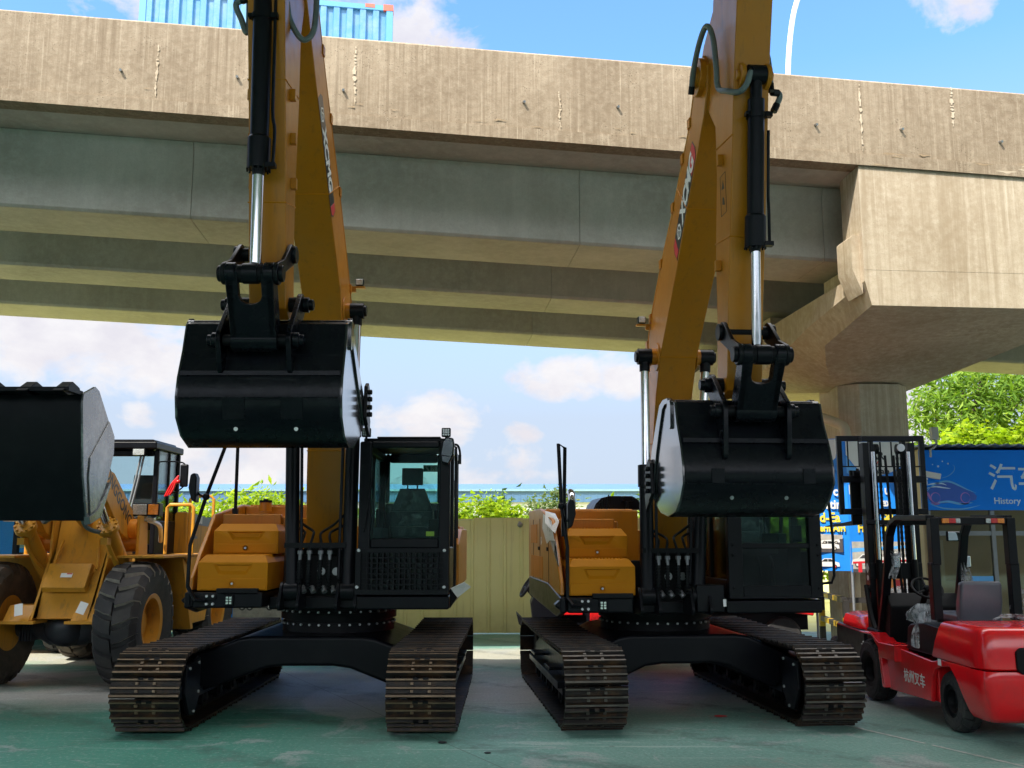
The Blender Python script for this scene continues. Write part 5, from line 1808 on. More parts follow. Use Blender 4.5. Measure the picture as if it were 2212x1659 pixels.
# ================================================================== plants
def leaves(blobs, n, size, seed, aspect=.42, droop=.3, shell=.55):
    rnd = random.Random(seed)
    vol = [b[3] * b[4] * b[5] for b in blobs]
    mb = MB()
    tot = sum(v ** .67 for v in vol)
    for b, v in zip(blobs, vol):
        k = int(n * v ** .67 / tot)
        ncl = max(3, k // 14)
        for c in range(ncl):
            th, ph = rnd.uniform(0, 2 * PI), math.acos(rnd.uniform(-.8, 1))
            rr = shell + (1 - shell) * rnd.random() ** .5
            rr *= 1 + .16 * math.sin(3 * th + b[0]) * math.sin(2.3 * ph + b[2])
            cx = b[0] + b[3] * rr * math.sin(ph) * math.cos(th)
            cy = b[1] + b[4] * rr * math.sin(ph) * math.sin(th)
            cz = b[2] + b[5] * rr * math.cos(ph)
            sp_ = size * rnd.uniform(.55, 1.5)
            for q in range(14):
                p = Vector((cx + rnd.gauss(0, sp_), cy + rnd.gauss(0, sp_), cz + rnd.gauss(0, sp_ * .7)))
                d = Vector((rnd.gauss(0, 1), rnd.gauss(0, 1), rnd.gauss(-droop, .6))).normalized()
                u = d.cross(Vector((rnd.gauss(0, .5), rnd.gauss(0, .5), 1))).normalized()
                l = size * rnd.choice((.5, .75, 1.0, 1.0, 1.25, 1.55)) * rnd.uniform(.85, 1.15)
                w = l * aspect
                nn = d.cross(u) * l * .12
                a = p
                e = p + d * l
                m1 = p + d * l * .45 + u * w * .5 + nn
                m2 = p + d * l * .45 - u * w * .5 + nn
                mb.quad(a, m2, e, m1)
    return mb


def plant(name, label, cat, loc, blobs, n, size, mat, seed, trunk=True, aspect=.42, droop=.3, group=None, tr=.1):
    t = thing(name, label, cat, loc, 0, group)
    leaves(blobs, n, size, seed, aspect, droop).build('crown', mat, t, smooth=False, fix=False)
    mb = MB()
    rnd = random.Random(seed)
    if trunk:
        c = blobs[0]
        mb.lathe([(0, tr * 1.3), (c[2] * .3, tr), (c[2] * .75, tr * .75), (c[2], tr * .5)], (c[0], c[1], 0), (0, 0, 1), 9)
        for b in blobs:
            mb.tube([(c[0], c[1], c[2] * rnd.uniform(.35, .7)), ((c[0] + b[0]) / 2 + rnd.uniform(-.2, .2), (c[1] + b[1]) / 2, (c[2] * .8 + b[2]) / 2), (b[0], b[1], b[2] + b[5] * .5)], tr * .33, 6)
    else:
        for b in blobs:
            for q in range(3):
                mb.tube([(b[0] + rnd.uniform(-.3, .3), b[1], 0), (b[0] + rnd.uniform(-.3, .3), b[1], b[2] * .5), (b[0] + rnd.uniform(-.5, .5) * b[3], b[1], b[2] + b[5] * .4)], tr * .25, 5)
    mb.build('trunk' if trunk else 'stems', 'bark', t)
    return t


plant('mango_tree', 'bright leafy tree with long leaves behind the blue advert hoarding', 'tree', (-8.0, 29.5, 0), [(.2, 0, 1.85, 1.9, 1.2, 1.15), (1.6, .2, 1.7, 1.3, 1.1, 1.0), (-1.8, .3, 1.6, 1.3, 1.1, 1.0)], 9000, .27, 'leaf_vine', 21, aspect=.30, droop=.5)
plant('vine_bush', 'bright green vine-covered bush right behind the tin fence', 'bush', (-.72, 27.5, 0), [(0, 0, 1.65, 1.25, .8, 1.15), (1.0, .1, 1.3, .75, .7, .95), (-1.0, .1, 1.4, .8, .7, 1.05)], 7500, .16, 'leaf_vine', 22, False, .6)
plant('young_tree', 'small dark conical tree against the blue shed roof above the vine bush', 'tree', (-.55, 33, 0), [(0, 0, 2.1, .6, .5, .7), (.05, 0, 2.65, .38, .35, .36)], 1700, .20, 'leaf_dark', 23)
plant('slender_tree', 'thin pale tree in front of the white shed wall beside the chrome exhaust pipe', 'tree', (1.15, 34, 0), [(-.2, 0, 2.3, .8, .6, .8), (.5, 0, 2.6, .55, .5, .8), (-.6, 0, 1.8, .6, .5, .6)], 3000, .16, 'leaf_olive', 24)
plant('leafy_sapling', 'bright sapling showing above the fence beside the black domed engine cover', 'tree', (3.0, 30, 0), [(0, 0, 1.9, .6, .5, .55), (.35, 0, 2.3, .4, .3, .40), (-.35, 0, 1.6, .55, .4, .5)], 2200, .18, 'leaf_vine', 25)
plant('thin_tree', 'sparse tree beyond the fence beside the boom cylinder of the low bucket excavator', 'tree', (4.5, 34, 0), [(0, 0, 2.3, .9, .6, .75), (.8, 0, 2.7, .7, .6, .8), (1.3, 0, 2.1, .8, .6, .8)], 3600, .17, 'leaf_olive', 26)
plant('acacia_tree', 'tall feathery tree under the viaduct edge behind the blue booth', 'tree', (14.9, 30.5, 0), [(-.6, 0, 5.9, 1.5, 1.2, 1.2), (-1.6, -.2, 5.0, 1.0, .9, 1.0), (1.4, 0, 5.6, 1.9, 1.4, 1.3), (.2, .2, 6.5, 1.3, 1.1, .8), (3.4, 0, 5.8, 1.5, 1.3, 1.2), (2.0, 0, 4.4, 2.0, 1.3, 1.1)], 9500, .27, 'leaf_tree', 27, aspect=.26, droop=.6, tr=.2)
plant('creeper_mound', 'yellow green creeper mound showing above the booth roof', 'bush', (13.3, 28.0, 0), [(0, 0, 3.4, 1.35, 1.1, 1.45), (-.9, 0, 2.9, .9, .9, 1.2), (1.2, 0, 3.0, 1.0, .9, 1.2)], 11000, .18, 'leaf_vine', 28, False, .74)
plant('creeper_bush', 'creeper covered bush beyond the mound over the far end of the booth roof', 'bush', (16.0, 28.5, 0), [(0, 0, 3.5, 1.3, 1.0, 1.3), (1.2, 0, 4.0, 1.2, 1.0, 1.6), (-.4, .1, 4.4, 1.0, .9, .9)], 9000, .18, 'leaf_vine', 29, False, .72)
plant('hedge_bush', 'green bush seen through the cab windows below the low hanging bucket', 'bush', (7.3, 28.5, 0), [(0, 0, 1.5, 1.3, .9, 1.3), (1.4, 0, 1.6, 1.2, .9, 1.1)], 5000, .19, 'leaf_vine', 30, False, .6)
rf = random.Random(5)
bl = []
for i in range(46):
    x = -42 + i * 1.75 + rf.uniform(-.6, .6)
    if -3 < x < 24:
        continue
    y = 62 + rf.uniform(-3, 5)
    h = rf.uniform(2.2, 3.6)
    bl.append((x, y, h * .62, 1.7, 1.3, h * .62))
far = leaves(bl, 17000, .5, 31, .5, .1, .5).build('treeline', 'leaf_dark', smooth=False, fix=False)
far['kind'] = 'stuff'



# ================================================================== booth, banners, barrier by the pier
BO = thing('sales_booth', 'glazed sales booth under a wide blue sign with a drawn sports car and white lettering', 'booth', (0, 17.3, 0))
mb = MB()
mb.bb(7.22, 13.2, -.10, -.02, 2.22, 3.28)
fas = mb.build('sign_board', 'blue_sign', BO, bevel=.01)
mb = MB()
pts = []
for i in range(60):
    x = 7.1 + i * .105
    pts.append((x, 3.34 + .022 * (1 if i % 2 else -1)))
n = len(pts)
mb.prism(pts + [(a, b + .012) for a, b in reversed(pts)], -.32, 2.8, 'y')
mb.build('roof', 'frame_grey', BO)
mb = MB()
mb.bb(7.25, 13.2, 2.6, 2.7, 0, 3.3)
mb.bb(7.25, 7.33, .02, 2.6, 0, 3.3)
mb.bb(7.33, 13.2, .02, 2.6, -.02, .04)
mb.bb(7.33, 13.2, .02, 2.6, 2.9, 2.96)
mb.build('wall', 'inside', BO)
mb = MB()
for x in (7.30, 8.42, 9.55, 10.7):
    mb.bb(x, x + .07, -.04, .03, 0, 2.22)
mb.bb(7.37, 13.2, -.03, .02, 1.78, 1.86)
mb.bb(7.37, 13.2, -.03, .02, .06, .16)
mb.build('window_frame', 'frame_grey', BO)
mb = MB()
for (a, b) in ((7.37, 8.42), (8.49, 9.55), (9.62, 10.7)):
    mb.bb(a, b, -.005, .003, .16, 2.22)
mb.build('window_pane', 'glass_shop', BO)
mb = MB()
mb.bb(7.55, 7.62, .5, .56, .04, 2.0)
mb.bb(7.72, 7.79, .5, .56, .04, 1.7)
mb.bb(7.9, 8.28, 1.1, 1.4, .04, .95)
mb.bb(7.36, 7.55, .9, 1.2, .04, 1.3)
mb.build('inner_shelf', 'frame_cream', BO)
mb = MB()
mb.bb(8.02, 8.40, -.02, -.006, .98, 1.08)
mb.build('reflection_strip', 'blue_light', BO)  # blue strip painted as a sunlit reflection in the glass
mb = MB()
Y0 = -.1015
K = lambda px_, py_: ((px_ - 1990) * .00808 + 7.24, 3.28 - (py_ - 972) * .00812)      # picture scale of the print on the board


def stroke(P, w, mi, y=Y0):
    P = [Vector((*K(*p), 0)) for p in P]
    Q = []
    for i in range(len(P) - 1):
        p0, p1, p2, p3 = P[max(i - 1, 0)], P[i], P[i + 1], P[min(i + 2, len(P) - 1)]
        for k in range(6):
            t = k / 6
            Q.append(.5 * ((2 * p1) + (p2 - p0) * t + (2 * p0 - 5 * p1 + 4 * p2 - p3) * t * t + (3 * p1 - p0 - 3 * p2 + p3) * t ** 3))
    Q.append(P[-1])
    L_, R_ = [], []
    for i, q in enumerate(Q):
        d = (Q[min(i + 1, len(Q) - 1)] - Q[max(i - 1, 0)]).normalized()
        ww = w * math.sin(PI * (i + .6) / (len(Q) + .2))
        L_.append((q.x - d.y * ww, y, q.y + d.x * ww))
        R_.append((q.x + d.y * ww, y, q.y - d.x * ww))
    for i in range(len(Q) - 1):
        mb.quad(L_[i], L_[i + 1], R_[i + 1], R_[i], mi)


body = [(1996, 1075), (1998, 1058), (2010, 1050), (2030, 1043), (2046, 1041), (2062, 1047), (2080, 1056), (2098, 1064), (2106, 1072), (2104, 1080), (2090, 1084), (2030, 1088), (2006, 1086)]
mb.poly([(K(*p)[0], Y0 + .0006, K(*p)[1]) for p in body], 0)
stroke([(1994, 1066), (2008, 1052), (2030, 1042), (2048, 1041), (2066, 1048), (2086, 1058), (2106, 1066)], .016, 1)
stroke([(1992, 1050), (2010, 1046), (2030, 1045), (2042, 1049)], .013, 3)
stroke([(1996, 1056), (2016, 1052), (2034, 1054), (2050, 1056)], .012, 3)
stroke([(1992, 1060), (2000, 1068), (2006, 1082)], .02, 2)
stroke([(2006, 1090), (2040, 1084), (2070, 1089), (2096, 1086)], .02, 1)
stroke([(2000, 1088), (2030, 1098), (2072, 1100), (2112, 1092)], .012, 1)
stroke([(2004, 1086), (2016, 1090), (2026, 1087)], .012, 2)
stroke([(2066, 1086), (2078, 1089), (2090, 1086)], .012, 2)
for (cx_, cy_) in ((2016, 1076), (2081, 1076)):
    stroke([(cx_ + 10 * math.cos(a * PI / 6), cy_ + 11 * math.sin(a * PI / 6)) for a in range(13)], .008, 2, Y0 - .0005)
stroke([(2024, 1035), (2044, 1030), (2058, 1020), (2062, 1010), (2058, 1004)], .006, 1)
for (a, b, r_) in ((2026, 1008, .018), (2036, 997, .012), (2048, 1002, .016), (2014, 1004, .010)):
    c = K(a, b)
    mb.cyl((c[0], Y0, c[1]), (c[0], Y0 - .001, c[1]), r_, n=10, mi=4)
mb.text('汽车', .50, frame((K(2133, 0)[0], Y0 - .001, K(0, 1036)[1]), (1, 0, 0), (0, 0, 1)), 4, .004, .001, 'LEFT', 0, 1.02)
mb.text('History  O', .155, frame((K(2142, 0)[0], Y0 - .001, K(0, 1083)[1]), (1, 0, 0), (0, 0, 1)), 4, .002, .001, 'LEFT', 0, 1.0)
mb.build('sign_print', ['blue_deep', 'blue_light', 'pink_print', 'pale_print', 'pale_print'], fas, smooth=False, fix=False)

CC = thing('security_camera', 'white bullet security camera mounted on the booth sign', 'camera', (7.36, 17.05, 2.82))
mb = MB()
mb.box((0, 0, 0), (.26, .10, .10), Matrix.Rotation(R(14), 4, 'Y') @ Rz(R(-20)))
mb.build('camera_body', 'lampwhite', CC, bevel=.012)
mb = MB()
mb.cyl((-.10, .02, -.06), (-.10, .10, -.12), .02)
mb.sphere((-.10, .12, -.12), .05)
mb.build('mount', 'lampwhite', CC)
mb = MB()
mb.bb(-.06, .06, -.05, .05, 0, .22)
mb.tube([(.02, 0, 0), (.03, 0, -.08), (-.02, .02, -.14), (-.06, .05, -.16)], .02, 6)
mb.tube([(-.06, .05, -.155), (-.06, .06, -.3)], .02, 6, smooth=False)
tag(mb.build('junction_box', 'grey_box', None, (7.42, 17.02, 3.44), bevel=.008), 'small grey box on a bent bracket above the booth roof edge', 'box')


def print_car(mb, x, z, s, y, body, dark, wheel):
    mb.prism([(x, z + .10 * s), (x + .04 * s, z + .26 * s), (x + .22 * s, z + .30 * s), (x + .38 * s, z + .44 * s), (x + .68 * s, z + .44 * s), (x + .84 * s, z + .30 * s), (x + .98 * s, z + .26 * s), (x + s, z + .10 * s)], y, y + .001, 'y', body)
    mb.prism([(x + .27 * s, z + .30 * s), (x + .40 * s, z + .41 * s), (x + .52 * s, z + .41 * s), (x + .52 * s, z + .30 * s)], y - .001, y, 'y', dark)
    mb.prism([(x + .54 * s, z + .30 * s), (x + .54 * s, z + .41 * s), (x + .66 * s, z + .41 * s), (x + .78 * s, z + .30 * s)], y - .001, y, 'y', dark)
    for q in (.2, .8):
        mb.cyl((x + q * s, y - .002, z + .10 * s), (x + q * s, y, z + .10 * s), .085 * s, n=16, mi=dark)
        mb.cyl((x + q * s, y - .003, z + .10 * s), (x + q * s, y - .002, z + .10 * s), .05 * s, n=12, mi=wheel)


def sheet(mb, x0, x1, z0_, z1_, y, amp, mi):
    """hanging cloth with soft folds"""
    nx, nz = 16, 12
    n0 = len(mb.v)
    for j in range(nz + 1):
        for i in range(nx + 1):
            u, v = i / nx, j / nz
            mb.v.append((x0 + (x1 - x0) * u, y + amp * math.sin(u * 9 + v * 3) * (1 - .6 * v), z0_ + (z1_ - z0_) * v))
    for j in range(nz):
        for i in range(nx):
            a = n0 + j * (nx + 1) + i
            mb.face((a, a + 1, a + nx + 2, a + nx + 1), mi)


BMATS = ['banner', 'banner_white', 'banner_yellow', 'photo_grey', 'photo_dark', 'red_mark', 'blue_mid', 'decal_black', 'blue_light']
mb = MB()                                                    # right banner, flat on the column
sheet(mb, 0, .90, 0, 2.02, 0, .006, 0)
y = -.014
W = lambda pts, mi, yy=y: mb.poly([(a, yy, b) for a, b in pts], mi)
W([(.0, 2.0), (.9, 2.0), (.9, 1.62), (.72, 1.52), (.5, 1.46), (.28, 1.50), (.14, 1.60), (.0, 1.78)], 1, -.010)
W([(.0, 1.76), (.14, 1.58), (.28, 1.48), (.22, 1.40), (.0, 1.5)], 8, -.0105)
for i in range(3):
    W([(.40 + i * .035, 1.83), (.415 + i * .035, 1.83), (.47 + i * .035, 1.93), (.455 + i * .035, 1.93)], 5)
    W([(.42 + i * .035, 1.60), (.435 + i * .035, 1.60), (.49 + i * .035, 1.70), (.475 + i * .035, 1.70)], 5)
TX = lambda s, x, z, sz, mi, b=.004, sx=1: mb.text(s, sz, frame((x, -.016, z), (1, 0, 0), (0, 0, 1)), mi, b, .0008, 'CENTER', 0, sx)
TX('CAR', .44, 1.765, .17, 7)
TX('wholesale', .45, 1.53, .115, 7)
TX('Hem', .17, 1.24, .20, 1, .006, .8)
TX('u', .62, 1.24, .20, 1, .006, .8)
TX('w', .13, 1.05, .17, 1, .006, .8)
TX('ex', .60, 1.05, .17, 1, .006, .8)
TX('St', .19, .86, .23, 2, .008, .8)
TX('cal', .60, .86, .23, 2, .008, .8)
TX('Fa', .19, .66, .19, 2, .007, .8)
TX('lin', .62, .66, .19, 2, .007, .8)
W([(.02, -.0), (.86, -.0), (.86, .46), (.02, .46)], 3, -.0095)
W([(.02, .30), (.86, .36), (.86, .40), (.02, .36)], 8, -.0102)
print_car(mb, -.0, .07, .46, -.0125, 1, 4, 1)
print_car(mb, .40, .08, .5, -.0125, 1, 4, 1)
W([(.02, .0), (.86, .0), (.86, .05), (.02, .05)], 4, -.0128)
W([(.10, .0), (.16, .0), (.16, .16), (.10, .16)], 5, -.0165)
W([(.02, .13), (.86, .16), (.86, .19), (.02, .16)], 5, -.0166)
tag(mb.build('banner', BMATS, None, (5.15, 15.0, 1.226), (0, 0, R(5)), smooth=False, fix=False), 'white topped blue banner with CAR logo behind the forklift mast', 'banner', 'banners by the pier column')
rb_ = [o for o in COL.objects if o.name.startswith('banner')][-1]
mb = MB()
for x in (.02, .88):
    mb.cyl((x, .035, -1.2), (x, .035, 2.04), .018, n=8)
mb.cyl((.0, .035, 2.03), (.9, .035, 2.03), .018, n=8)
mb.build('banner_pole', 'frame_grey', rb_)
mb = MB()                                                    # left banner, on the slanted side of the column
sheet(mb, 0, .58, 0, 2.02, 0, .014, 0)
W([(.0, 2.0), (.44, 2.01), (.40, 1.72), (.26, 1.60), (.0, 1.44)], 1, -.024)
W([(.44, 2.01), (.40, 1.72), (.30, 1.62), (.40, 1.50), (.56, 1.44), (.56, 1.7)], 6, -.0245)
TX2 = lambda s, x, z, sz, mi, b=.006, sx=.85: mb.text(s, sz, frame((x, -.028, z), (1, 0, 0), (0, 0, 1)), mi, b, .0008, 'CENTER', 0, sx)
TX2('ed c', .27, 1.20, .19, 1)
TX2('ortin', .29, 1.00, .19, 1)
TX2('d-Ea', .27, .80, .20, 2)
TX2('ern Afri', .30, .64, .14, 2)
W([(.02, .28), (.44, .28), (.44, .54), (.02, .56)], 4, -.0245)
print_car(mb, .03, .30, .36, -.027, 1, 7, 3)
print_car(mb, .12, .40, .28, -.026, 1, 7, 3)
W([(.02, .46), (.44, .48), (.44, .54), (.02, .56)], 3, -.0285)
print_car(mb, .02, .03, .36, -.027, 1, 7, 5)
tag(mb.build('banner', BMATS, None, (4.63, 15.17, 1.245), (0, 0, R(-16)), smooth=False, fix=False), 'creased blue banner with white and yellow lettering beside the hanging bucket', 'banner', 'banners by the pier column')
lb_ = [o for o in COL.objects if o.name.startswith('banner.')][-1]
mb = MB()
for x in (.02, .56):
    mb.cyl((x, .04, -1.23), (x, .04, 2.03), .018, n=8)
mb.build('banner_pole', 'frame_grey', lb_)
mb = MB()
mb.bb(0, .24, -.004, .002, 0, .42, 0)
mb.bb(.01, .23, -.0055, -.0045, .02, .20, 1)
mb.bb(.09, .17, -.007, -.006, .05, .16, 2)
mb.prism([(.08, .30), (.17, .30), (.16, .38), (.10, .38)], -.006, -.0045, 'y', 3)
tag(mb.build('notice', ['white', 'lens_amber', 'red_mark', 'banner_yellow'], None, (6.02, 15.80, .92), (0, 0, R(5)), smooth=False), 'white and orange notice low on the pier column below the banner', 'notice')

BA = thing('crash_barrier', 'yellow and black striped steel barrier round the foot of the pier', 'barrier', (0, 0, 0))


def striped(p, q, s, name, n):
    p, q = Vector(p), Vector(q)
    mb = MB()
    d = (q - p).normalized()
    rot = d.to_track_quat('X', 'Z').to_matrix().to_4x4()
    for i in range(n):
        a, b = p + (q - p) * (i / n), p + (q - p) * ((i + 1) / n)
        mb.box((a + b) / 2, ((b - a).length, s, s), rot, i % 2)
    mb.build(name, ['rail_black', 'rail_yellow'], BA)


for i, (x, y) in enumerate(((5.10, 15.2), (5.26, 16.9), (6.5, 15.2), (7.35, 15.2))):
    striped((x, y, 0), (x, y, .80), .085, 'post', 3 if i else 3)
for z in (.80, .40):
    striped((5.145, 15.2, z), (7.35, 15.2, z), .08, 'rail', 7)
    striped((5.10, 15.245, z), (5.26, 16.86, z), .08, 'rail', 5)

mb = MB()
mb.bb(-.24, .24, -.2, .2, 0, .9)
CT = tag(mb.build('cardboard_box', 'card', None, (5.60, 14.3, 0), (0, 0, .3), bevel=.006), 'brown cardboard box topped with crumpled plastic behind the forklift wheel', 'box')
mb = MB()
mb.prism([(-.24, .9), (-.40, 1.02), (-.395, 1.03), (-.235, .91)], -.19, .19, 'y')
mb.prism([(.24, .9), (.36, .80), (.365, .81), (.245, .91)], -.19, .19, 'y')
mb.build('box_flap', 'card', CT)
mb = MB()
mb.sphere((0, 0, .93), 1, 14, 9, (.19, .15, .13))
tag(mb.build('plastic_bag', 'plastic', None, (5.60, 14.3, 0)), 'crumpled clear plastic heaped on the cardboard box', 'bag')


# ================================================================== wheels
def wheel(parent, loc, rad, wid, side, lugs, mats, rim, rimmat, lug_h=.035, block=False):
    """tyre with lugs; side +1: outer face towards +x"""
    mb = MB()
    hw_ = wid / 2
    rr = rad - lug_h
    mb.lathe([(-hw_ * .80, rim), (-hw_, rim + (rr - rim) * .45), (-hw_ * .96, rim + (rr - rim) * .8), (-hw_ * .8, rr - .01), (-hw_ * .4, rr), (hw_ * .4, rr), (hw_ * .8, rr - .01), (hw_ * .96, rim + (rr - rim) * .8), (hw_, rim + (rr - rim) * .45), (hw_ * .8, rim)],
             (0, 0, 0), (1, 0, 0), 44, 0, cap=False)

    def P(a, r, x):
        return (x, -r * math.cos(a), r * math.sin(a))
    for s in (-1, 1):
        for i in range(lugs):
            a0 = 2 * PI * (i + (.5 if s > 0 else 0)) / lugs
            da = 2 * PI / lugs * (.33 if not block else .40)
            sk = 2 * PI / lugs * (.55 if not block else .15)
            xs = [.04, .45, .82, 1.0] if not block else [.06, .5, .9, 1.0]
            ra = [rad, rad - .004, rad - .022, rr - .07]
            bow = [0, .25, .65, .85]
            n0 = len(mb.v)
            for x_, r_, bw_ in zip(xs, ra, bow):
                aa = a0 + sk * bw_
                for (da_, r2) in ((-da, r_), (da, r_), (da * 1.25, r_ - lug_h - .012), (-da * 1.25, r_ - lug_h - .012)):
                    mb.v.append(P(aa + da_, r2, s * x_ * hw_ * (.96 if x_ < 1 else 1.0)))
            for k in range(3):
                for j in range(4):
                    a, b = n0 + k * 4 + j, n0 + k * 4 + (j + 1) % 4
                    mb.face((a, b, b + 4, a + 4), 0 if j in (0, 2) else (1 if j == 3 else 0))
            mb.face((n0, n0 + 3, n0 + 2, n0 + 1))
            mb.face((n0 + 12, n0 + 13, n0 + 14, n0 + 15))
    t = mb.build('wheel', mats, parent, loc, angle=28)
    mb = MB()
    s = side
    mb.lathe([(s * -hw_ * .8, rim + .005), (s * hw_ * .72, rim + .005), (s * hw_ * .80, rim + .03), (s * hw_ * .84, rim + .015), (s * hw_ * .78, rim - .035), (s * hw_ * .2, rim - .05), (s * hw_ * .1, rim * .45), (s * hw_ * .35, rim * .42), (s * hw_ * .38, 0)], (0, 0, 0), (1, 0, 0), 32)
    for k in range(8):
        a = 2 * PI * k / 8
        mb.cyl((s * hw_ * .1, rim * .62 * math.cos(a), rim * .62 * math.sin(a)), (s * hw_ * .22, rim * .62 * math.cos(a), rim * .62 * math.sin(a)), .018, n=6)
    mb.build('rim', rimmat, t)
    return t


# ================================================================== wheel loader on the left
LD = thing('wheel_loader', 'yellow wheel loader with its wide black bucket raised in front', 'wheel loader', (-5.45, 12.35, 0))
RW = .735
for (x, y, s) in ((.86, -.22, 1), (-.86, -.22, -1), (.86, 2.45, 1), (-.86, 2.45, -1)):
    dusty = s < 0
    wheel(LD, (x, y, RW - .01), RW, .52, s, 21, ['rubber_dusty' if dusty else 'rubber', 'rubber_worn' if not dusty else 'rubber_dusty'], .33, 'loader_yellow', .045)
for y in (0, 2.55):
    mb = MB()
    mb.lathe([(-.62, .12), (-.45, .13), (-.30, .17), (-.22, .22), (0, .235), (.22, .22), (.30, .17), (.45, .13), (.62, .12)], (-.02, y, .66), (1, 0, 0), 22)
    mb.sphere((-.02, y - .12, .66), .24, 18, 10, (1.05, 1, .95))
    for s in (-1, 1):
        for k in range(5):
            mb.bb(s * .42 - .006 + s * k * .035, s * .42 + .006 + s * k * .035, y - .16, y + .16, .50, .82)
    mb.build('axle', 'axle', LD)
# front frame: sloping plate with cheeks and a stepped cover
mb = MB()
CXL = .12
mb.prism([(-.55, .80), (-.50, .80), (-.42, 1.08), (-.14, 1.55), (-.02, 2.02), (.12, 2.05), (.45, 2.0), (.45, 1.0), (.05, .85)], CXL - .32, CXL + .32)
for s in (-1, 1):
    mb.prism([(-.58, .78), (-.40, 1.12), (-.20, 1.52), (-.16, 2.0), (.5, 2.02), (.6, .8)], CXL + s * .34, CXL + s * .37)
    mb.prism([(-.62, .76), (-.46, .95), (-.2, .95), (.2, .76)], s * .40 - .15, s * .40 + .15)
    mb.bb(s * .40 - .22, s * .40 + .22, -.62, .3, .74, .775)
    mb.tube([(CXL + s * .22, -.16, 1.72), (CXL + s * .25, -.24, 1.50), (CXL + s * .27, -.30, 1.36)], .018, 6)
    mb.prism([(-.12, 1.45), (-.02, 2.06), (.10, 2.06), (.0, 1.45)], CXL + s * .135 - .02, CXL + s * .135 + .02)
mb.prism([(-.38, .98), (-.44, .78), (-.28, .78)], -.3, .3)
ff = mb.build('front_frame', 'loader_yellow', LD, bevel=.012)
mb = MB()
mb.prism([(-.49, 1.10), (-.545, 1.16), (-.36, 1.44), (-.28, 1.40)], CXL - .28, CXL + .24)
mb.build('cover_plate', 'loader_yellow', ff, bevel=.01)
mb = MB()
f4 = frame((CXL - .02, -.458, 1.30), (1, 0, 0), (0, .555, .83))
for (a, b, c, d, mi) in ((-.07, .07, -.03, .03, 0), (.0, .065, .012, .027, 1)):
    mb.poly([f4 @ Vector((p, q, .004 + mi * .001)) for p, q in ((a, c), (b, c), (b, d), (a, d))], mi)
for (x, z, r_) in ((-.36, .90, .2), (.38, .92, -.3)):
    m4 = frame((x, -.60 + (z - .9) * .3, z), (math.cos(r_), 0, math.sin(r_)), (-math.sin(r_), .3, math.cos(r_)))
    mb.poly([m4 @ Vector((p, q, .03)) for p, q in ((-.05, -.07), (.05, -.07), (.05, .07), (-.05, .07))], 0)
mb.build('sticker', ['white', 'red_mark'], ff, smooth=False, fix=False)
mb = MB()
mb.cyl((CXL - .08, .05, 1.9), (CXL + .08, .05, 1.9), .10, n=18)
mb.cyl((CXL, .05, 1.9), (CXL, -.95, 2.32), .085, n=18)
mb.cyl((CXL, -.95, 2.32), (CXL, -1.5, 2.45), .04, n=12)
mb.build('tilt_cylinder', 'loader_yellow', LD, bevel=.004)
for x in (CXL - .46, CXL + .52):
    f0, f1 = Vector((x, -.65, 1.865)), Vector((x + .01, -.05, 1.30))
    dv = (f1 - f0).normalized()
    mb = MB()
    mb.cyl(f0 + dv * .04, f1, .092, n=22)
    mb.lathe([(-.05, .06), (-.035, .125), (.03, .125), (.05, .10)], f0, dv, 22)
    u = dv.orthogonal().normalized()
    v_ = dv.cross(u)
    for k in range(10):
        a = 2 * PI * k / 10
        q = f0 + (u * math.cos(a) + v_ * math.sin(a)) * .105 - dv * .04
        mb.cyl(q, q - dv * .022, .016, n=8)
    mb.tube([f0 + dv * .1 + Vector((-.0, -.11, -.05)), f0 + dv * .45 + Vector((.02, -.13, -.06)), f0 + dv * .7 + Vector((.05, -.10, -.02))], .02, 8)
    mb.bb(f0.x - .04, f0.x + .04, f0.y - .10, f0.y + .02, f0.z - .20, f0.z - .12)
    lc = mb.build('lift_cylinder', 'loader_yellow', LD)
    mb = MB()
    mb.cyl(f0 - dv * .05, f0 - dv * .62, .048, n=18)
    mb.build('cylinder_rod', 'chrome', lc)
# lift arms
for s in (-1, 1):
    xa = CXL + s * .56 - .10 * s
    mb = MB()
    mb.prism([(-1.75, 2.22), (-1.05, 2.62), (-.55, 2.52), (.15, 2.05), (.22, 1.82), (.02, 1.72), (-.25, 1.80), (-.75, 2.20), (-1.15, 2.30), (-1.72, 2.02)], xa - .06, xa + .06)
    la = mb.build('lift_arm', 'loader_yellow', LD, bevel=.012)
    if s > 0:
        mb = MB()
        mb.text('LONGGONG', .20, frame((xa + .0615, -.42, 2.26), (0, .80, -.60), (0, .60, .80)), 0, .004, .001, 'CENTER', 0, .95)
        mb.build('lettering', 'decal_black', la, smooth=False, fix=False)
    mb = MB()
    mb.cyl((xa - .1, .06, 1.86), (xa + .16 * s, .06, 1.86), .12, n=20)
    mb.build('arm_pivot', 'orange', la)
    mb = MB()
    mb.prism([(-.02, 1.45), (-.02, 2.02), (.24, 2.02), (.3, 1.45)], xa + s * .16, xa + s * .20)
    mb.build('pivot_plate', 'loader_yellow', LD, bevel=.008)
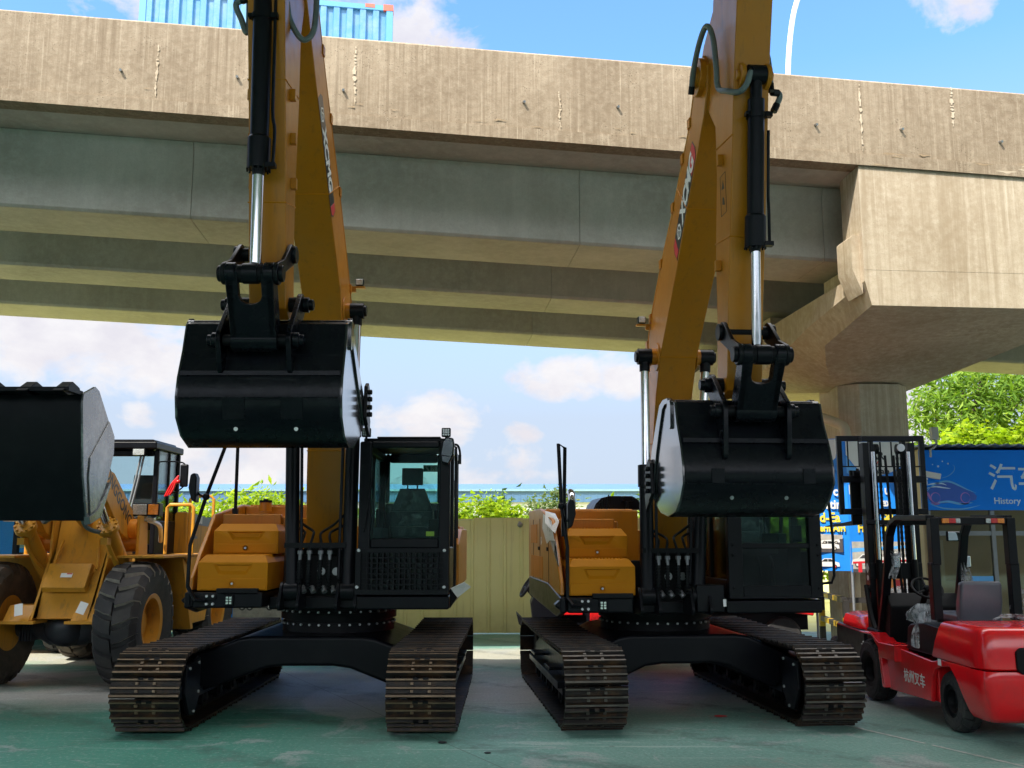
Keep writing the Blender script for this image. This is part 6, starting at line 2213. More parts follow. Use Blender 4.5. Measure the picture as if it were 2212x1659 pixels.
# bucket, bottom plate towards the camera
bx0, bx1 = -1.42, 1.07
o = 12.35
side = [(9.80, 3.20), (9.79, 3.10), (9.92, 2.38), (10.08, 1.92), (10.28, 1.98), (10.50, 2.34), (10.62, 2.62), (10.60, 2.86), (10.45, 3.0), (10.17, 3.28), (10.07, 3.31)]
side = [(a - o, b) for a, b in side]
mb = MB()
mb.shell(side[:8], .03, bx0, bx1)
mb.bb(bx0, bx1, side[0][0] - .30, side[0][0] + .02, 3.185, 3.225)
lbk = mb.build('bucket', 'loader_bucket', LD, angle=30)
for s, x in ((-1, bx0), (1, bx1)):
    mb = MB()
    mb.prism(side, x - s * .012, x + s * .018)
    mb.prism([(a - o, b) for a, b in ((10.45, 2.99), (10.6, 2.84), (10.61, 2.66), (10.49, 2.36), (10.27, 2.02), (10.12, 1.98), (10.02, 2.36), (10.03, 2.56))], x + s * .0185, x + s * .032)
    mb.prism([(a - o, b) for a, b in ((10.50, 2.30), (10.56, 2.34), (10.34, 1.96), (10.08, 1.88), (10.05, 1.96), (10.26, 2.04))], x - s * .01, x + s * .05)
    mb.build('side_plate', 'loader_side', lbk, bevel=.004)
for x in (-1.30, -.78, -.27, .24, .62, .98):
    mb = MB()
    y0_ = side[0][0]
    mb.prism([(y0_ - .36, 3.18), (y0_ - .22, 3.15), (y0_ + .06, 3.20), (y0_ + .02, 3.26), (y0_ - .14, 3.30)], x - .055, x + .055)
    mb.build('bucket_tooth', 'loader_bucket', lbk, bevel=.006)
# fenders, rear frame, rails
for s in (-1, 1):
    mb = MB()
    xa = s * .90
    mb.prism([(-.42, 1.535), (.42, 1.535), (.62, 1.42), (.62, 1.39), (.42, 1.50), (-.42, 1.50)], xa - .34, xa + .34)
    mb.prism([(.40, 1.49), (.60, 1.40), (.95, .55), (.85, .55)], xa - .30, xa + .30)
    mb.build('front_fender', 'loader_yellow', LD, bevel=.008)
    mb = MB()
    xa = s * .98
    mb.prism([(.95, .60), (.95, 1.50), (1.85, 1.50), (2.0, 1.3), (1.7, .60)], xa - .14, xa + .14)
    mb.bb(xa - .16, xa + .16, .93, 1.9, 1.50, 1.53)
    rp_ = mb.build('step_tank', 'loader_yellow', LD, bevel=.012)
    mb = MB()
    mb.bb(xa + s * .06, xa + s * .13, .925, .948, 1.16, 1.23)
    mb.build('marker_lamp', 'lens_amber', rp_)
    mb = MB()
    mb.tube([(xa - .22 * s, .98, 1.53), (xa - .22 * s, .98, 2.15), (xa - .18 * s, .98, 2.19), (xa + .10 * s, .98, 2.19), (xa + .14 * s, .98, 2.15), (xa + .14 * s, .98, 1.53)], .024, 8, smooth=False)
    mb.build('handrail', 'loader_yellow', LD)
    mb = MB()
    mb.tube([(xa - .2 * s, 1.86, 1.53), (xa - .2 * s, 1.86, 2.3), (xa - .16 * s, 1.86, 2.34), (xa + .10 * s, 1.86, 2.34), (xa + .14 * s, 1.86, 2.3), (xa + .14 * s, 1.86, 1.53)], .022, 8, smooth=False)
    mb.build('handrail', 'loader_yellow', LD)
    mb = MB()
    xl_ = s * .82 + .0
    mb.bb(xl_ - .20, xl_ + .15, .10, .24, 2.02, 2.18)
    mb.bb(xl_ - .20, xl_ + .08, .12, .20, 1.95, 2.0, 1)
    hl_ = mb.build('headlamp', ['black', 'lens_clear'], LD, bevel=.008)
    mb = MB()
    mb.bb(xl_ - .185, xl_ - .01, .085, .105, 2.035, 2.165)
    mb.build('lamp_lens', 'lens_clear', hl_, bevel=.004)
    mb = MB()
    mb.bb(xl_ + .01, xl_ + .135, .085, .105, 2.035, 2.165)
    mb.build('indicator_lens', 'lens_amber', hl_, bevel=.004)
    mb = MB()
    mb.tube([(xl_ - .04, .2, 1.97), (xl_ + .02, .5, 1.9), (xl_ - .1, .9, 1.7)], .03, 6)
    mb.build('lamp_bracket', 'bolt', hl_)
mb = MB()
mb.prism([(.3, .7), (.3, 1.3), (1.0, 1.52), (3.4, 1.52), (3.4, .7)], -.5, .5)
mb.build('rear_frame', 'loader_yellow', LD, bevel=.02)
mb = MB()
mb.prism([(1.95, 1.5), (1.95, 2.12), (3.2, 2.02), (3.65, 1.75), (3.7, 1.0), (1.95, 1.0)], -.66, .72)
eh = mb.build('engine_hood', 'loader_yellow', LD, bevel=.03)
mb = MB()
mb.prism([(2.0, 1.95), (2.0, 2.118), (3.15, 2.03), (3.3, 1.9)], .715, .724)
for i in range(9):
    mb.bb(.721, .726, 2.06, 2.10, 1.30 + i * .06, 1.335 + i * .06)
mb.text('EUII', .15, frame((.7255, 2.5, 2.0), (0, 1, 0), (0, 0, 1)), 1, .004)
mb.text('866A', .07, frame((.7245, 2.35, 1.75), (0, 1, 0), (0, 0, 1)), 0, .002)
mb.build('hood_panel', ['frame_grey', 'white'], eh)
# cab
ca0, ca1, cy0_, cy1_ = -.55, .56, 1.10, 2.02
mb = MB()
for x in (ca0, ca1 - .07):
    mb.bb(x, x + .07, cy0_, cy0_ + .07, 1.52, 2.95)
    mb.bb(x, x + .07, cy1_ - .07, cy1_, 1.52, 2.95)
    mb.bb(x, x + .06, cy0_ + .07, cy1_ - .07, 1.52, 1.98)
    mb.bb(x, x + .06, cy0_ + .48, cy0_ + .54, 1.98, 2.95)
mb.bb(ca0 + .07, ca1 - .07, cy0_, cy0_ + .06, 1.52, 1.66)
mb.bb(ca0 + .07, ca1 - .07, cy0_, cy0_ + .06, 2.86, 2.95)
mb.bb(ca0 + .07, ca1 - .07, cy1_ - .06, cy1_, 1.52, 2.1)
mb.bb(ca0, ca1, cy0_ + .07, cy1_ - .07, 1.5, 1.54)
cb = mb.build('cab', 'black', LD, bevel=.02)
mb = MB()
mb.bb(ca0 - .04, ca1 + .02, cy0_ - .16, cy1_ + .05, 2.95, 3.05)
mb.bb(ca0 + .04, ca1 - .06, cy0_ - .05, cy1_ - .05, 3.05, 3.09)
mb.build('cab_roof', 'black', cb, bevel=.03)
mb = MB()
mb.bb(ca0 + .05, ca1 - .05, cy0_ + .02, cy0_ + .028, 1.64, 2.88)
mb.build('windscreen', 'glass_clear', cb)
mb = MB()
mb.bb(ca0 + .06, ca1 - .06, cy1_ - .035, cy1_ - .028, 2.08, 2.95)
mb.build('rear_window', 'glass_clear', cb)
for x in (ca0 + .03, ca1 - .035):
    mb = MB()
    mb.bb(x, x + .007, cy0_ + .05, cy1_ - .05, 1.96, 2.96)
    mb.build('side_window', 'glass_clear', cb)
mb = MB()
mb.tube([(.10, cy0_ - .04, 1.62), (.17, cy0_ - .05, 2.0), (.27, cy0_ - .05, 2.5), (.33, cy0_ - .03, 2.88)], .016, 6)
mb.tube([(.14, cy0_ - .04, 1.62), (.21, cy0_ - .05, 2.0), (.31, cy0_ - .05, 2.5), (.37, cy0_ - .03, 2.88)], .016, 6)
mb.build('windscreen_bar', 'frame_grey', cb)
mb = MB()
mb.prism([(1.42, 1.9), (1.38, 2.3), (1.45, 2.62), (1.53, 2.62), (1.52, 2.3), (1.56, 1.95)], .10, .40)
mb.bb(.08, .42, 1.2, 1.5, 1.85, 1.95)
mb.tube([(.0, 1.25, 1.95), (.25, 1.22, 2.02), (.3, 1.3, 2.03), (.02, 1.38, 1.98), (.0, 1.25, 1.95)], .02, 6)
mb.build('driver_seat', 'seat', cb, bevel=.03)
mb = MB()
mb.bb(.26, .43, cy0_ - .17, cy0_ - .05, 2.86, 2.95)
wl = mb.build('work_lamp', 'black', cb, bevel=.008)
mb = MB()
mb.bb(.27, .42, cy0_ - .182, cy0_ - .168, 2.865, 2.945)
mb.build('lamp_lens', 'lens_clear', wl)
mb = MB()
mb.tube([(ca1, cy0_ + .02, 2.75), (ca1 + .06, cy0_ - .06, 2.78), (ca1 + .38, cy0_ - .12, 2.76), (ca1 + .42, cy0_ - .12, 2.65)], .010, 6)
mb.tube([(ca1, cy0_ + .02, 2.35), (ca1 + .10, cy0_ - .06, 2.34), (ca1 + .30, cy0_ - .12, 2.36), (ca1 + .42, cy0_ - .12, 2.45)], .010, 6)
mr = mb.build('mirror_arm', 'black', cb)
mb = MB()
mb.bb(ca1 + .35, ca1 + .46, cy0_ - .14, cy0_ - .09, 2.43, 2.74)
mb.build('mirror', 'black', mr, bevel=.02)
mb = MB()
xr_ = ca1 + .33
for k in range(3):
    mb.tube([(xr_ + .02, cy0_ - .16, 2.58), (xr_ - .02 - .02 * k, cy0_ - .17, 2.48), (xr_ - .05 - .03 * k, cy0_ - .16, 2.40), (xr_ - .10 - .03 * k, cy0_ - .15, 2.32 - .01 * k)], .016, 6)
mb.sphere((xr_ + .01, cy0_ - .16, 2.50), .03)
rb = mb.build('ribbon', 'red_bright', None, LD.location)
tag(rb, 'red ribbon tied to the mirror of the yellow wheel loader', 'ribbon')
for (pts) in ([(CXL + .30, -.9, 2.0), (CXL + .36, -.85, 1.86), (CXL + .48, -.7, 1.82), (CXL + .55, -.5, 1.95)], [(CXL - .1, -.7, 2.02), (CXL - .25, -.62, 1.93), (CXL - .35, -.5, 1.98)]):
    mb = MB()
    mb.tube(pts, .025, 8)
    mb.build('hydraulic_hose', 'hose', LD)
for s in (-1, 1):
    mb = MB()
    mb.cyl((CXL + s * .25, .2, 1.7), (CXL + s * .62, .2, 1.7), .13, n=20)
    mb.build('steering_tank', 'orange', LD)

# dark glazed cab of another machine beyond the loader
PM = thing('parked_loader', 'dark glazed cab of a machine standing behind the yellow wheel loader', 'loader', (-7.75, 15.3, 0))
mb = MB()
for x in (-.62, .0, .56):
    mb.bb(x, x + .08, -.02, .06, .9, 2.5)
mb.bb(-.62, .64, -.02, .06, .82, .95)
mb.bb(-.62, .64, -.02, .06, 2.42, 2.55)
mb.bb(-.66, .68, -.06, 1.3, 2.55, 2.64)
mb.bb(-.62, -.54, 1.2, 1.28, .9, 2.5)
mb.bb(.56, .64, 1.2, 1.28, .9, 2.5)
mb.bb(-.62, .64, 1.2, 1.28, .9, 1.5)
pc = mb.build('cab', 'black', PM, bevel=.01)
mb = MB()
mb.bb(-.56, .60, .02, .03, .92, 2.45)
mb.build('windscreen', 'glass', pc)
mb = MB()
mb.prism([(-.3, .45), (-.3, .8), (1.3, .85), (3.0, 1.3), (3.0, .45)], -.7, .7)
mb.build('body', 'loader_yellow', PM, bevel=.02)
for (x, y, s) in ((.78, .2, 1), (-.78, .2, -1), (.78, 2.4, 1), (-.78, 2.4, -1)):
    wheel(PM, (x, y, .44), .45, .36, s, 15, ['rubber', 'rubber'], .22, 'loader_yellow', .03)

# ================================================================== forklift on the right
FK = thing('forklift', 'red forklift with raised black mast and plastic-wrapped seat', 'forklift', (4.46, 9.56, 0), 0)
for (x, y, r_, wd, s) in ((-.44, 1.45, .33, .24, -1), (.44, 1.45, .33, .24, 1), (-.35, -.32, .275, .19, -1), (.35, -.32, .275, .19, 1)):
    wheel(FK, (x, y, r_ - .004), r_, wd, s, 20, ['rubber', 'rubber'], r_ * .52, 'black_matt', .022, True)
mb = MB()                                                    # lower body with wheel arch
arch = [(.06 + .30 * math.cos(PI * i / 8) - .38, .285 + .275 * math.sin(PI * i / 8)) for i in range(9)]
prof = [(1.02, .18), (1.08, .44), (1.05, .62), (.66, .63)] + [(-.14, .61), (-.30, .72), (-.80, .72)] + [(-1.0, .45), (-.72, .30)] + arch[::-1] + [(.02, .20)]
prof = [(1.00, .18), (1.10, .44), (1.06, .63), (.64, .63), (-.10, .60), (-.30, .64), (-.85, .64), (-.80, .50), (-.72, .53), (-.60, .575), (-.45, .59), (-.28, .57), (-.14, .53), (-.07, .44), (-.03, .22)]
for s in (-1, 1):
    mb.prism(prof, s * .50, s * .455)
mb.bb(-.45, .45, -.1, 1.5, .22, .55)
body_ = mb.build('body', 'red', FK, bevel=.012)
mb = MB()
for s in (-1,):
    mb.text('杭州叉车', .135, frame((-.5015, .34, .375), (0, -1, 0), (0, 0, 1)), 0, .0015, .001, 'CENTER', 0, .95)
mb.bb(-.503, -.5005, -.30, -.23, .58, .64)
mb.build('lettering', 'white', body_, smooth=False, fix=False)
for s in (-1, 1):
    mb = MB()
    mb.prism([(1.02, .50), (.64, .50), (.64, .665), (1.08, .655), (1.28, .73), (1.62, .72), (1.64, .70), (1.28, .705), (1.10, .60), (1.02, .20), (.96, .20)], s * .57, s * .36)
    mb.build('front_fender', 'red', FK, bevel=.008)


def rear_rings(levels, e=.22):
    out = []
    for (z, hx_, yb_, yf) in levels:
        pts = []
        for i in range(21):
            a = PI * i / 20
            c_, s_ = math.cos(a), math.sin(a)
            pts.append((hx_ * (abs(c_) ** e) * (1 if c_ >= 0 else -1), yf + (yb_ - yf) * (s_ ** e), z))
        out.append(pts)
    return out


mb = MB()                                                    # counterweight, swept under at the back
mb.rings(rear_rings(((.20, .40, -1.00, -.66), (.24, .43, -1.06, -.66), (.34, .47, -1.10, -.66), (.52, .51, -1.15, -.60), (.60, .512, -1.155, -.50), (.635, .505, -1.145, -.40))))
cwt = mb.build('counterweight', 'red', FK, angle=40)
mb = MB()
mb.prism([(-.24, .66), (-.20, .62), (.20, .62), (.24, .66), (.24, .80), (.20, .835), (-.20, .835), (-.24, .80)], -1.175, -1.13, 'y')
mb.prism([(-.14, .52), (.14, .52), (.14, .585), (-.14, .585)], -1.17, -1.12, 'y')
mb.build('vent_recess', 'black_matt', cwt, bevel=.012)
mb = MB()
mb.text('杭', .14, frame((-.05, -1.145, .915), (1, 0, 0), (0, .1, 1)), 0, .002, .002)
mb.text('叉', .14, frame((.14, -1.145, .915), (1, 0, 0), (0, .1, 1)), 0, .002, .002)
mb.build('lettering', 'white', cwt, smooth=False, fix=False)
mb = MB()
mb.cyl((-.2, -1.10, .70), (.12, -1.10, .70), .05, n=16)
mb.build('silencer', 'steel', cwt)
mb = MB()                                                    # engine hood
mb.rings(rear_rings(((.645, .50, -1.135, -.13), (.66, .512, -1.155, -.14), (.80, .512, -1.15, -.22), (.93, .500, -1.13, -.30), (.965, .488, -1.11, -.32), (.988, .462, -1.07, -.36), (.996, .42, -1.0, -.42)), .2))
mb.build('engine_hood', 'red', FK, angle=40)
mb = MB()
mb.prism([(-.12, .64), (-.28, .92), (.10, .94), (.44, .90), (.52, .86), (.58, .64)], -.47, .47)
hd = mb.build('seat_base', 'black', FK, bevel=.02)
mb = MB()
mb.text('35', .10, frame((-.4715, .28, .71), (0, -1, 0), (0, 0, 1)), 0, .003)
mb.build('number', 'white', hd, smooth=False, fix=False)
mb = MB()
mb.bb(-.42, .42, .58, 1.25, .58, .64)
mb.prism([(1.2, .6), (1.10, 1.02), (1.22, 1.16), (1.4, 1.10), (1.55, .6)], -.40, .40)
mb.bb(-.46, .46, 1.35, 1.7, .30, .75)
mb.build('dashboard', 'black_matt', FK, bevel=.015)
mb = MB()
ctr = Vector((-.05, .98, 1.22))
nrm = Vector((0, -.62, .78)).normalized()
u = Vector((1, 0, 0))
v_ = nrm.cross(u)
pts = [ctr + (u * math.cos(2 * PI * i / 24) + v_ * math.sin(2 * PI * i / 24)) * .155 for i in range(25)]
mb.tube(pts, .014, 8, smooth=False)
for a in (PI / 2, PI * 7 / 6, PI * 11 / 6):
    mb.tube([ctr - nrm * .02, ctr + (u * math.cos(a) + v_ * math.sin(a)) * .155], .012, 6, smooth=False)
mb.cyl(ctr - nrm * .02, ctr - nrm * .3, .03)
mb.sphere(ctr - nrm * .01, .04)
mb.build('steering_wheel', 'black_matt', FK)
mb = MB()
mb.rings([[(.09 + a * .21, .14 + .05 * k, .91 + .43 * k) if False else (.09 + a * w_, yy, zz) for a in (-1, 1) for yy in ()] for k in ()] or [[(.09 - .20, .10, .93), (.09 + .20, .10, .93), (.09 + .20, .24, .93), (.09 - .20, .24, .93)], [(.09 - .21, .06, 1.12), (.09 + .21, .06, 1.12), (.09 + .21, .19, 1.12), (.09 - .21, .19, 1.12)], [(.09 - .20, .03, 1.33), (.09 + .20, .03, 1.33), (.09 + .20, .13, 1.33), (.09 - .20, .13, 1.33)]])
mb.bb(-.12, .30, .14, .58, .92, 1.02)
st_ = mb.build('driver_seat', 'seat_wrap', FK, bevel=.035)


def drape(cx_, cy_, cz_, w_, h_, seed, d_=.10):
    """loose plastic sheet, gathered at the top"""
    rnd = random.Random(seed)
    mb = MB()
    n, k = 14, 9
    for j in range(k + 1):
        v = j / k
        for i in range(n + 1):
            u = i / n
            sp_ = .35 + .65 * (1 - v) ** .7
            x = cx_ + (u - .5) * w_ * sp_ + .02 * math.sin(v * 6 + seed)
            y = cy_ + d_ * .35 * math.sin(u * 17 + seed + v * 3) * sp_ + rnd.uniform(-.006, .006)
            z = cz_ + h_ * v + .02 * math.sin(u * 9 + seed) * (1 - v)
            mb.v.append((x, y, z))
    for j in range(k):
        for i in range(n):
            a = j * (n + 1) + i
            mb.face((a, a + 1, a + n + 2, a + n + 1))
    return mb


drape(-.40, .22, .70, .32, .40, 3).build('plastic_wrap', 'plastic', FK, fix=False)
drape(-.40, .35, .92, .30, .18, 8).build('plastic_wrap', 'plastic', FK, fix=False)
drape(-.36, 1.05, 1.33, .10, .30, 5).build('plastic_wrap', 'plastic', FK, fix=False)
drape(-.35, 1.1, 1.52, .17, .16, 6).build('plastic_wrap', 'plastic', FK, fix=False)
drape(.42, 1.1, 1.2, .12, .52, 7).build('plastic_wrap', 'plastic', FK, fix=False)
drape(.44, .04, 1.02, .20, .24, 9).build('plastic_wrap', 'plastic', FK, fix=False)
drape(.20, -.30, 1.0, .45, .05, 4, .3).build('plastic_wrap', 'plastic', FK, fix=False)
mb = MB()                                                    # overhead guard
for s in (-1, 1):
    x = s * .40
    rear = [(x - .01 * s, .02, .98), (x * .93, -.02, 1.5), (x * .92, -.0, 1.93)]
    for a, b in zip(rear[:-1], rear[1:]):
        mb.box(((a[0] + b[0]) / 2, (a[1] + b[1]) / 2, (a[2] + b[2]) / 2), (.085, .10, (Vector(b) - Vector(a)).length + .02))
    path = [(x, 1.42, .70), (x, 1.22, 1.15), (x, 1.10, 1.50), (x, 1.02, 1.78), (x, .92, 1.90), (x, .74, 1.955), (x * .95, .03, 1.94)]
    for a, b in zip(path[:-1], path[1:]):
        d = Vector(b) - Vector(a)
        rot = d.to_track_quat('Z', 'X').to_matrix().to_4x4()
        mb.box((Vector(a) + Vector(b)) / 2, (.055, .085, d.length + .03), rot)
for i in range(6):
    y = .14 + i * .13
    mb.bb(-.37, .37, y, y + .03, 1.93, 1.955)
mb.bb(-.37, .37, .84, .90, 1.88, 1.93)
mb.bb(-.33, .33, -.05, .03, 1.875, 1.945)
og = mb.build('overhead_guard', 'black', FK, bevel=.008)
for s in (-1, 1):
    mb = MB()
    mb.bb(s * .30, s * .235, -.075, -.052, 1.888, 1.932, 1)
    mb.bb(s * .234, s * .17, -.075, -.052, 1.888, 1.932, 2)
    mb.bb(s * .169, s * .125, -.075, -.052, 1.888, 1.932, 0)
    mb.build('rear_lamp', ['lens_clear', 'lens_amber', 'lens_red'], og, bevel=.004)
for (x, z, w_, h_, y) in ((-.29, 1.49, .075, .14, 1.15), (.545, 1.49, .085, .14, 1.3), (.33, 1.765, .21, .11, 1.05)):
    mb = MB()
    mb.bb(x - w_ / 2, x + w_ / 2, y, y + .025, z - h_ / 2, z + h_ / 2)
    mr = mb.build('mirror', 'black', og, bevel=.012)
    mb = MB()
    mb.bb(x - w_ * .42, x + w_ * .42, y - .006, y + .002, z - h_ * .42, z + h_ * .42)
    mb.build('mirror_glass', 'mirror', mr, bevel=.006)
mb = MB()                                                    # mast: outer and inner rails, cross ties
for s in (-1, 1):
    xc = .0 + s * .27 - .035
    mb.bb(xc - .035, xc + .035, 1.84, 1.98, .12, 2.85)
    mb.bb(xc - s * .08 - .02, xc - s * .08 + .02, 1.86, 1.96, .25, 2.92)
mb.bb(-.34, .27, 1.85, 1.97, 2.87, 2.93)
mb.bb(-.34, .27, 1.83, 1.86, 1.28, 1.46)
mb.bb(-.34, .27, 1.83, 1.86, .45, .55)
mb.bb(-.36, .29, 1.80, 1.84, 1.90, 1.95)
ms = mb.build('mast', 'black', FK, bevel=.006)
for s in (-1, 1):
    mb = MB()
    xx = -.035 + s * .205
    mb.cyl((xx, 1.80, .3), (xx, 1.80, 1.5), .035, n=14, mi=1)
    mb.cyl((xx, 1.80, 1.5), (xx, 1.80, 2.74), .024, n=14)
    mb.build('lift_cylinder', ['chrome', 'black_matt'], ms)
    mb = MB()
    for q in (0, .05):
        xx = -.035 + s * .105 + q * s
        for k in range(34):
            z = .5 + k * .066
            mb.bb(xx - .012, xx + .012, 1.86, 1.885, z, z + .045)
            mb.bb(xx - .017, xx + .017, 1.865, 1.88, z + .04, z + .070)
    mb.cyl((-.035 + s * .13 - .02, 1.90, 2.78), (-.035 + s * .13 + .02, 1.90, 2.78), .06, n=20)
    mb.build('lift_chain', 'black_matt', ms)
mb = MB()
mb.lathe([(-.01, .045), (.01, .045), (.01, .02)], (.10, 1.82, 2.79), (0, -1, 0), 20)
mb.build('hose_pulley', 'steel', ms)
mb = MB()                                                    # carriage and load backrest
cg = []
yb = 2.20
x0, x1 = -.52, .54
mb.bb(x0, x1, yb, yb + .05, 2.905, 2.97)
for x in (x0, x1 - .06):
    mb.bb(x, x + .06, yb, yb + .05, 2.02, 2.905)
for i in range(1, 8):
    x = x0 + (x1 - x0) * i / 8
    mb.bb(x - .008, x + .008, yb + .01, yb + .03, 2.60, 2.905)
mb.bb(x0 + .06, x1 - .06, yb + .015, yb + .035, 2.59, 2.605)
mb.bb(x0 + .03, x1 - .03, yb - .06, yb - .001, 2.40, 2.48)
mb.bb(x0 + .03, x1 - .03, yb - .06, yb - .001, 2.02, 2.09)
for x in (-.23, .215):
    mb.bb(x - .052, x + .052, yb - .061, yb - .002, 2.09, 2.40)
for x in (-.30, .22):
    mb.bb(x - .06, x + .06, yb - .07, yb + .06, 2.48, 2.54)
    mb.cyl((x, yb - .03, 2.54), (x, yb - .03, 2.57), .02, n=8)
cr_ = mb.build('carriage', 'black', FK, bevel=.005)
for x in (-.32, .28):
    mb = MB()
    mb.prism([(yb + .001, 1.90), (yb + .04, 1.92), (yb + .04, 2.55), (yb + .001, 2.55)], x - .06, x + .06)
    mb.prism([(yb + .0, 1.90), (yb + 1.05, 1.885), (yb + 1.05, 1.895), (yb + .04, 1.945)], x - .06, x + .06)
    mb.build('fork', 'black_matt', cr_)
mb = MB()
for s in (-1, 1):
    mb.tube([(-.035 + s * .33, 1.9, 1.2), (-.035 + s * .36, 1.7, .85), (s * .38, 1.5, .62)], .03, 8)
    mb.tube([(-.035 + s * .05, 1.84, 2.7), (-.035 + s * .04, 1.80, 2.0), (-.035 + s * .04, 1.80, 1.2), (s * .05, 1.72, .8)], .015, 6)
mb.build('tilt_gear', 'black_matt', FK)
mb = MB()
for (y0_, z0_) in ((1.76, 1.44), (1.765, 1.34)):
    pass
mb.prism([(1.96, 1.40), (1.90, 1.46), (1.84, 1.40), (1.90, 1.34)], -.3425, -.341)
mb.bb(-.3425, -.341, 1.87, 1.91, .98, 1.20)
mb.cyl((-.341, 1.90, 1.29), (-.3425, 1.90, 1.29), .032, n=14)
mb.build('warning_sticker', 'foam', ms, smooth=False)

# second forklift, only its nose showing between the track and the first
F2 = thing('forklift', 'red and black forklift nose showing behind the wheel of the forklift with the wrapped seat', 'forklift', (4.84, 12.95, 0), R(-4))
mb = MB()
rings = []
for (z, hx_, yb_) in ((.60, .40, -.50), (.66, .40, -.50), (.74, .36, -.45), (.77, .26, -.34)):
    rings.append([(hx_ * (abs(math.cos(PI * i / 12)) ** .5) * (1 if math.cos(PI * i / 12) >= 0 else -1), .1 + (yb_ - .1) * (math.sin(PI * i / 12) ** .5 if 0 < i < 12 else 0), z) for i in range(13)] + [(-hx_, .5, z), (hx_, .5, z)])
mb.rings(rings)
mb.build('counterweight_cap', 'red', F2, angle=45)
mb = MB()
mb.prism([(-.38, .15), (-.40, .40), (-.40, .598), (.40, .598), (.40, .40), (.38, .15)], -.48, .9, 'y')
bd2 = mb.build('body', 'black', F2, bevel=.04)
mb = MB()
mb.text('杭州叉车', .13, frame((-.19, -.483, .40), (1, 0, 0), (0, 0, 1)), 0, .0015, .001)
mb.build('lettering', 'white', bd2, smooth=False, fix=False)
for (x, y) in ((-.33, .15), (.33, .15), (-.36, 1.0), (.36, 1.0)):
    wheel(F2, (x, y, .195), .20, .15, -1 if x < 0 else 1, 18, ['rubber', 'rubber'], .11, 'black_matt', .015, True)

# red machines parked beyond the right excavator
TT = thing('tow_tractor', 'low red and black tow tractor with a tilted black steering wheel', 'tow tractor', (.52, 14.75, 0))
mb = MB()
mb.prism([(-.20, .35), (-.25, .80), (-.20, .92), (.25, .90), (1.5, .66), (1.5, .35)], -.36, .36, 'y')
mb.prism([(-.18, .82), (-.33, 1.0), (-.30, 1.03), (-.10, .92)], -.06, .06, 'y')
tb = mb.build('body', 'black', TT, bevel=.03)
mb = MB()
mb.prism([(-.12, .925), (-.06, .965), (.55, .91), (1.5, .72), (1.5, .665), (.25, .905)], -.33, .33, 'y')
mb.build('hood', 'red', TT, bevel=.015)
mb = MB()
c_ = Vector((-.31, 0, 1.02))
nr = Vector((-.85, -.15, .50)).normalized()
u = nr.orthogonal().normalized()
v_ = nr.cross(u)
mb.tube([c_ + (u * math.cos(2 * PI * i / 20) + v_ * math.sin(2 * PI * i / 20)) * .15 for i in range(21)], .022, 8, smooth=False)
for a in (0, 2.1, 4.2):
    mb.tube([c_, c_ + (u * math.cos(a) + v_ * math.sin(a)) * .15], .016, 6, smooth=False)
mb.build('steering_wheel', 'black_matt', TT)
mb = MB()
for (a, b, c, d) in ((.10, .50, .64, .745), (.60, .76, .53, .75), (.88, 1.04, .50, .60)):
    mb = MB()
    mb.bb(a, b, -.44, -.362, c, d)
    mb.build('tail_lamp', 'red_bright', TT, bevel=.02)
mb = MB()
mb.prism([(-.30, .50), (-.46, .66), (-.42, .50), (-.28, .38)], -.2, .2, 'y')
mb.build('pedal_guard', 'black_matt', TT, bevel=.01)
for (x, y) in ((.1, -.34), (.1, .34), (1.2, -.34), (1.2, .34)):
    mb = MB()
    mb.lathe([(-.08, .10), (-.08, .19), (-.05, .215), (.05, .215), (.08, .19), (.08, .10)], (x, y, .215), (0, 1, 0), 22)
    mb.build('wheel', 'rubber', TT)
RT = thing('flatbed_truck', 'bright red low truck body glimpsed under an excavator cab beside the striped barrier', 'truck', (3.05, 15.1, 0))
mb = MB()
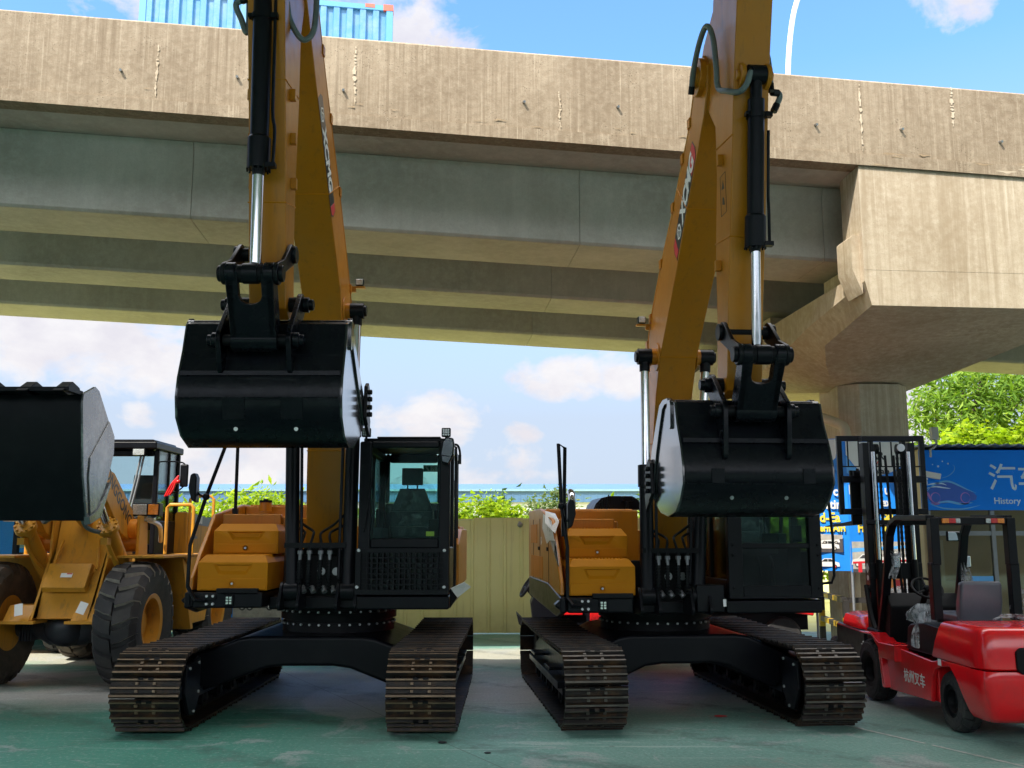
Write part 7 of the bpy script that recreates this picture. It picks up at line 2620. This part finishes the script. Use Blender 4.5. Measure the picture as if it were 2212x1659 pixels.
mb.prism([(-1.1, .66), (-1.1, .96), (-.98, 1.02), (.95, 1.02), (.98, .72), (.6, .64)], -.30, .9, 'y')
mb.bb(-1.55, -1.36, -.32, -.2, .62, 1.02)
mb.bb(-1.25, -1.12, -.32, -.2, .55, .80)
mb.prism([(.55, .74), (.98, .66), (1.42, .60), (1.46, 1.06), (.9, 1.06), (.8, .96)], -.36, .2, 'y')
mb.build('body', 'red_bright', RT, bevel=.02)
mb = MB()
mb.bb(-1.5, 1.4, -.1, .8, .38, .64)
mb.build('chassis', 'black_matt', RT)
for (x, y) in ((-1.0, -.1), (-1.0, .85), (1.0, -.1), (1.0, .85)):
    mb = MB()
    mb.lathe([(-.09, .14), (-.09, .26), (-.05, .29), (.05, .29), (.09, .26), (.09, .14)], (x, y, .29), (0, 1, 0), 22)
    mb.build('wheel', 'rubber', RT)

# worn white line painted on the floor
mb = MB()
rl_ = random.Random(4)
a, b = Vector((3.05, 9.75, .004)), Vector((4.30, 7.2, .004))
d = (b - a).normalized()
w_ = Vector((-d.y, d.x, 0)) * .022
n = 40
for i in range(n):
    if rl_.random() < .12:
        continue
    p, q = a + (b - a) * (i / n), a + (b - a) * ((i + .96) / n)
    k1, k2 = rl_.uniform(.5, 1.1), rl_.uniform(.5, 1.1)
    mb.poly([p - w_ * k1, q - w_ * k2, q + w_ * k1, p + w_ * k2])
struct(mb.build('floor_marking', 'floor_mark', smooth=False, fix=False))

# litter on the yard floor
for (x, y, s, mt, lab) in ((-.6, 8.75, .03, 'decal_black', 'larger of two small dark pebbles on the bare floor'), (-.2, 8.35, .022, 'decal_black', 'smaller of two dark pebbles, nearest the camera on the bare floor'), (2.05, 9.95, .05, 'red_mark', 'red scrap of paper on the floor between excavator tracks')):
    mb = MB()
    mb.sphere((0, 0, s * .35), s, 8, 6, (1.4, .9, .35 if mt != 'red_mark' else .06))
    tag(mb.build('pebble' if mt != 'red_mark' else 'paper_scrap', mt, None, (x, y, 0)), lab, 'litter')
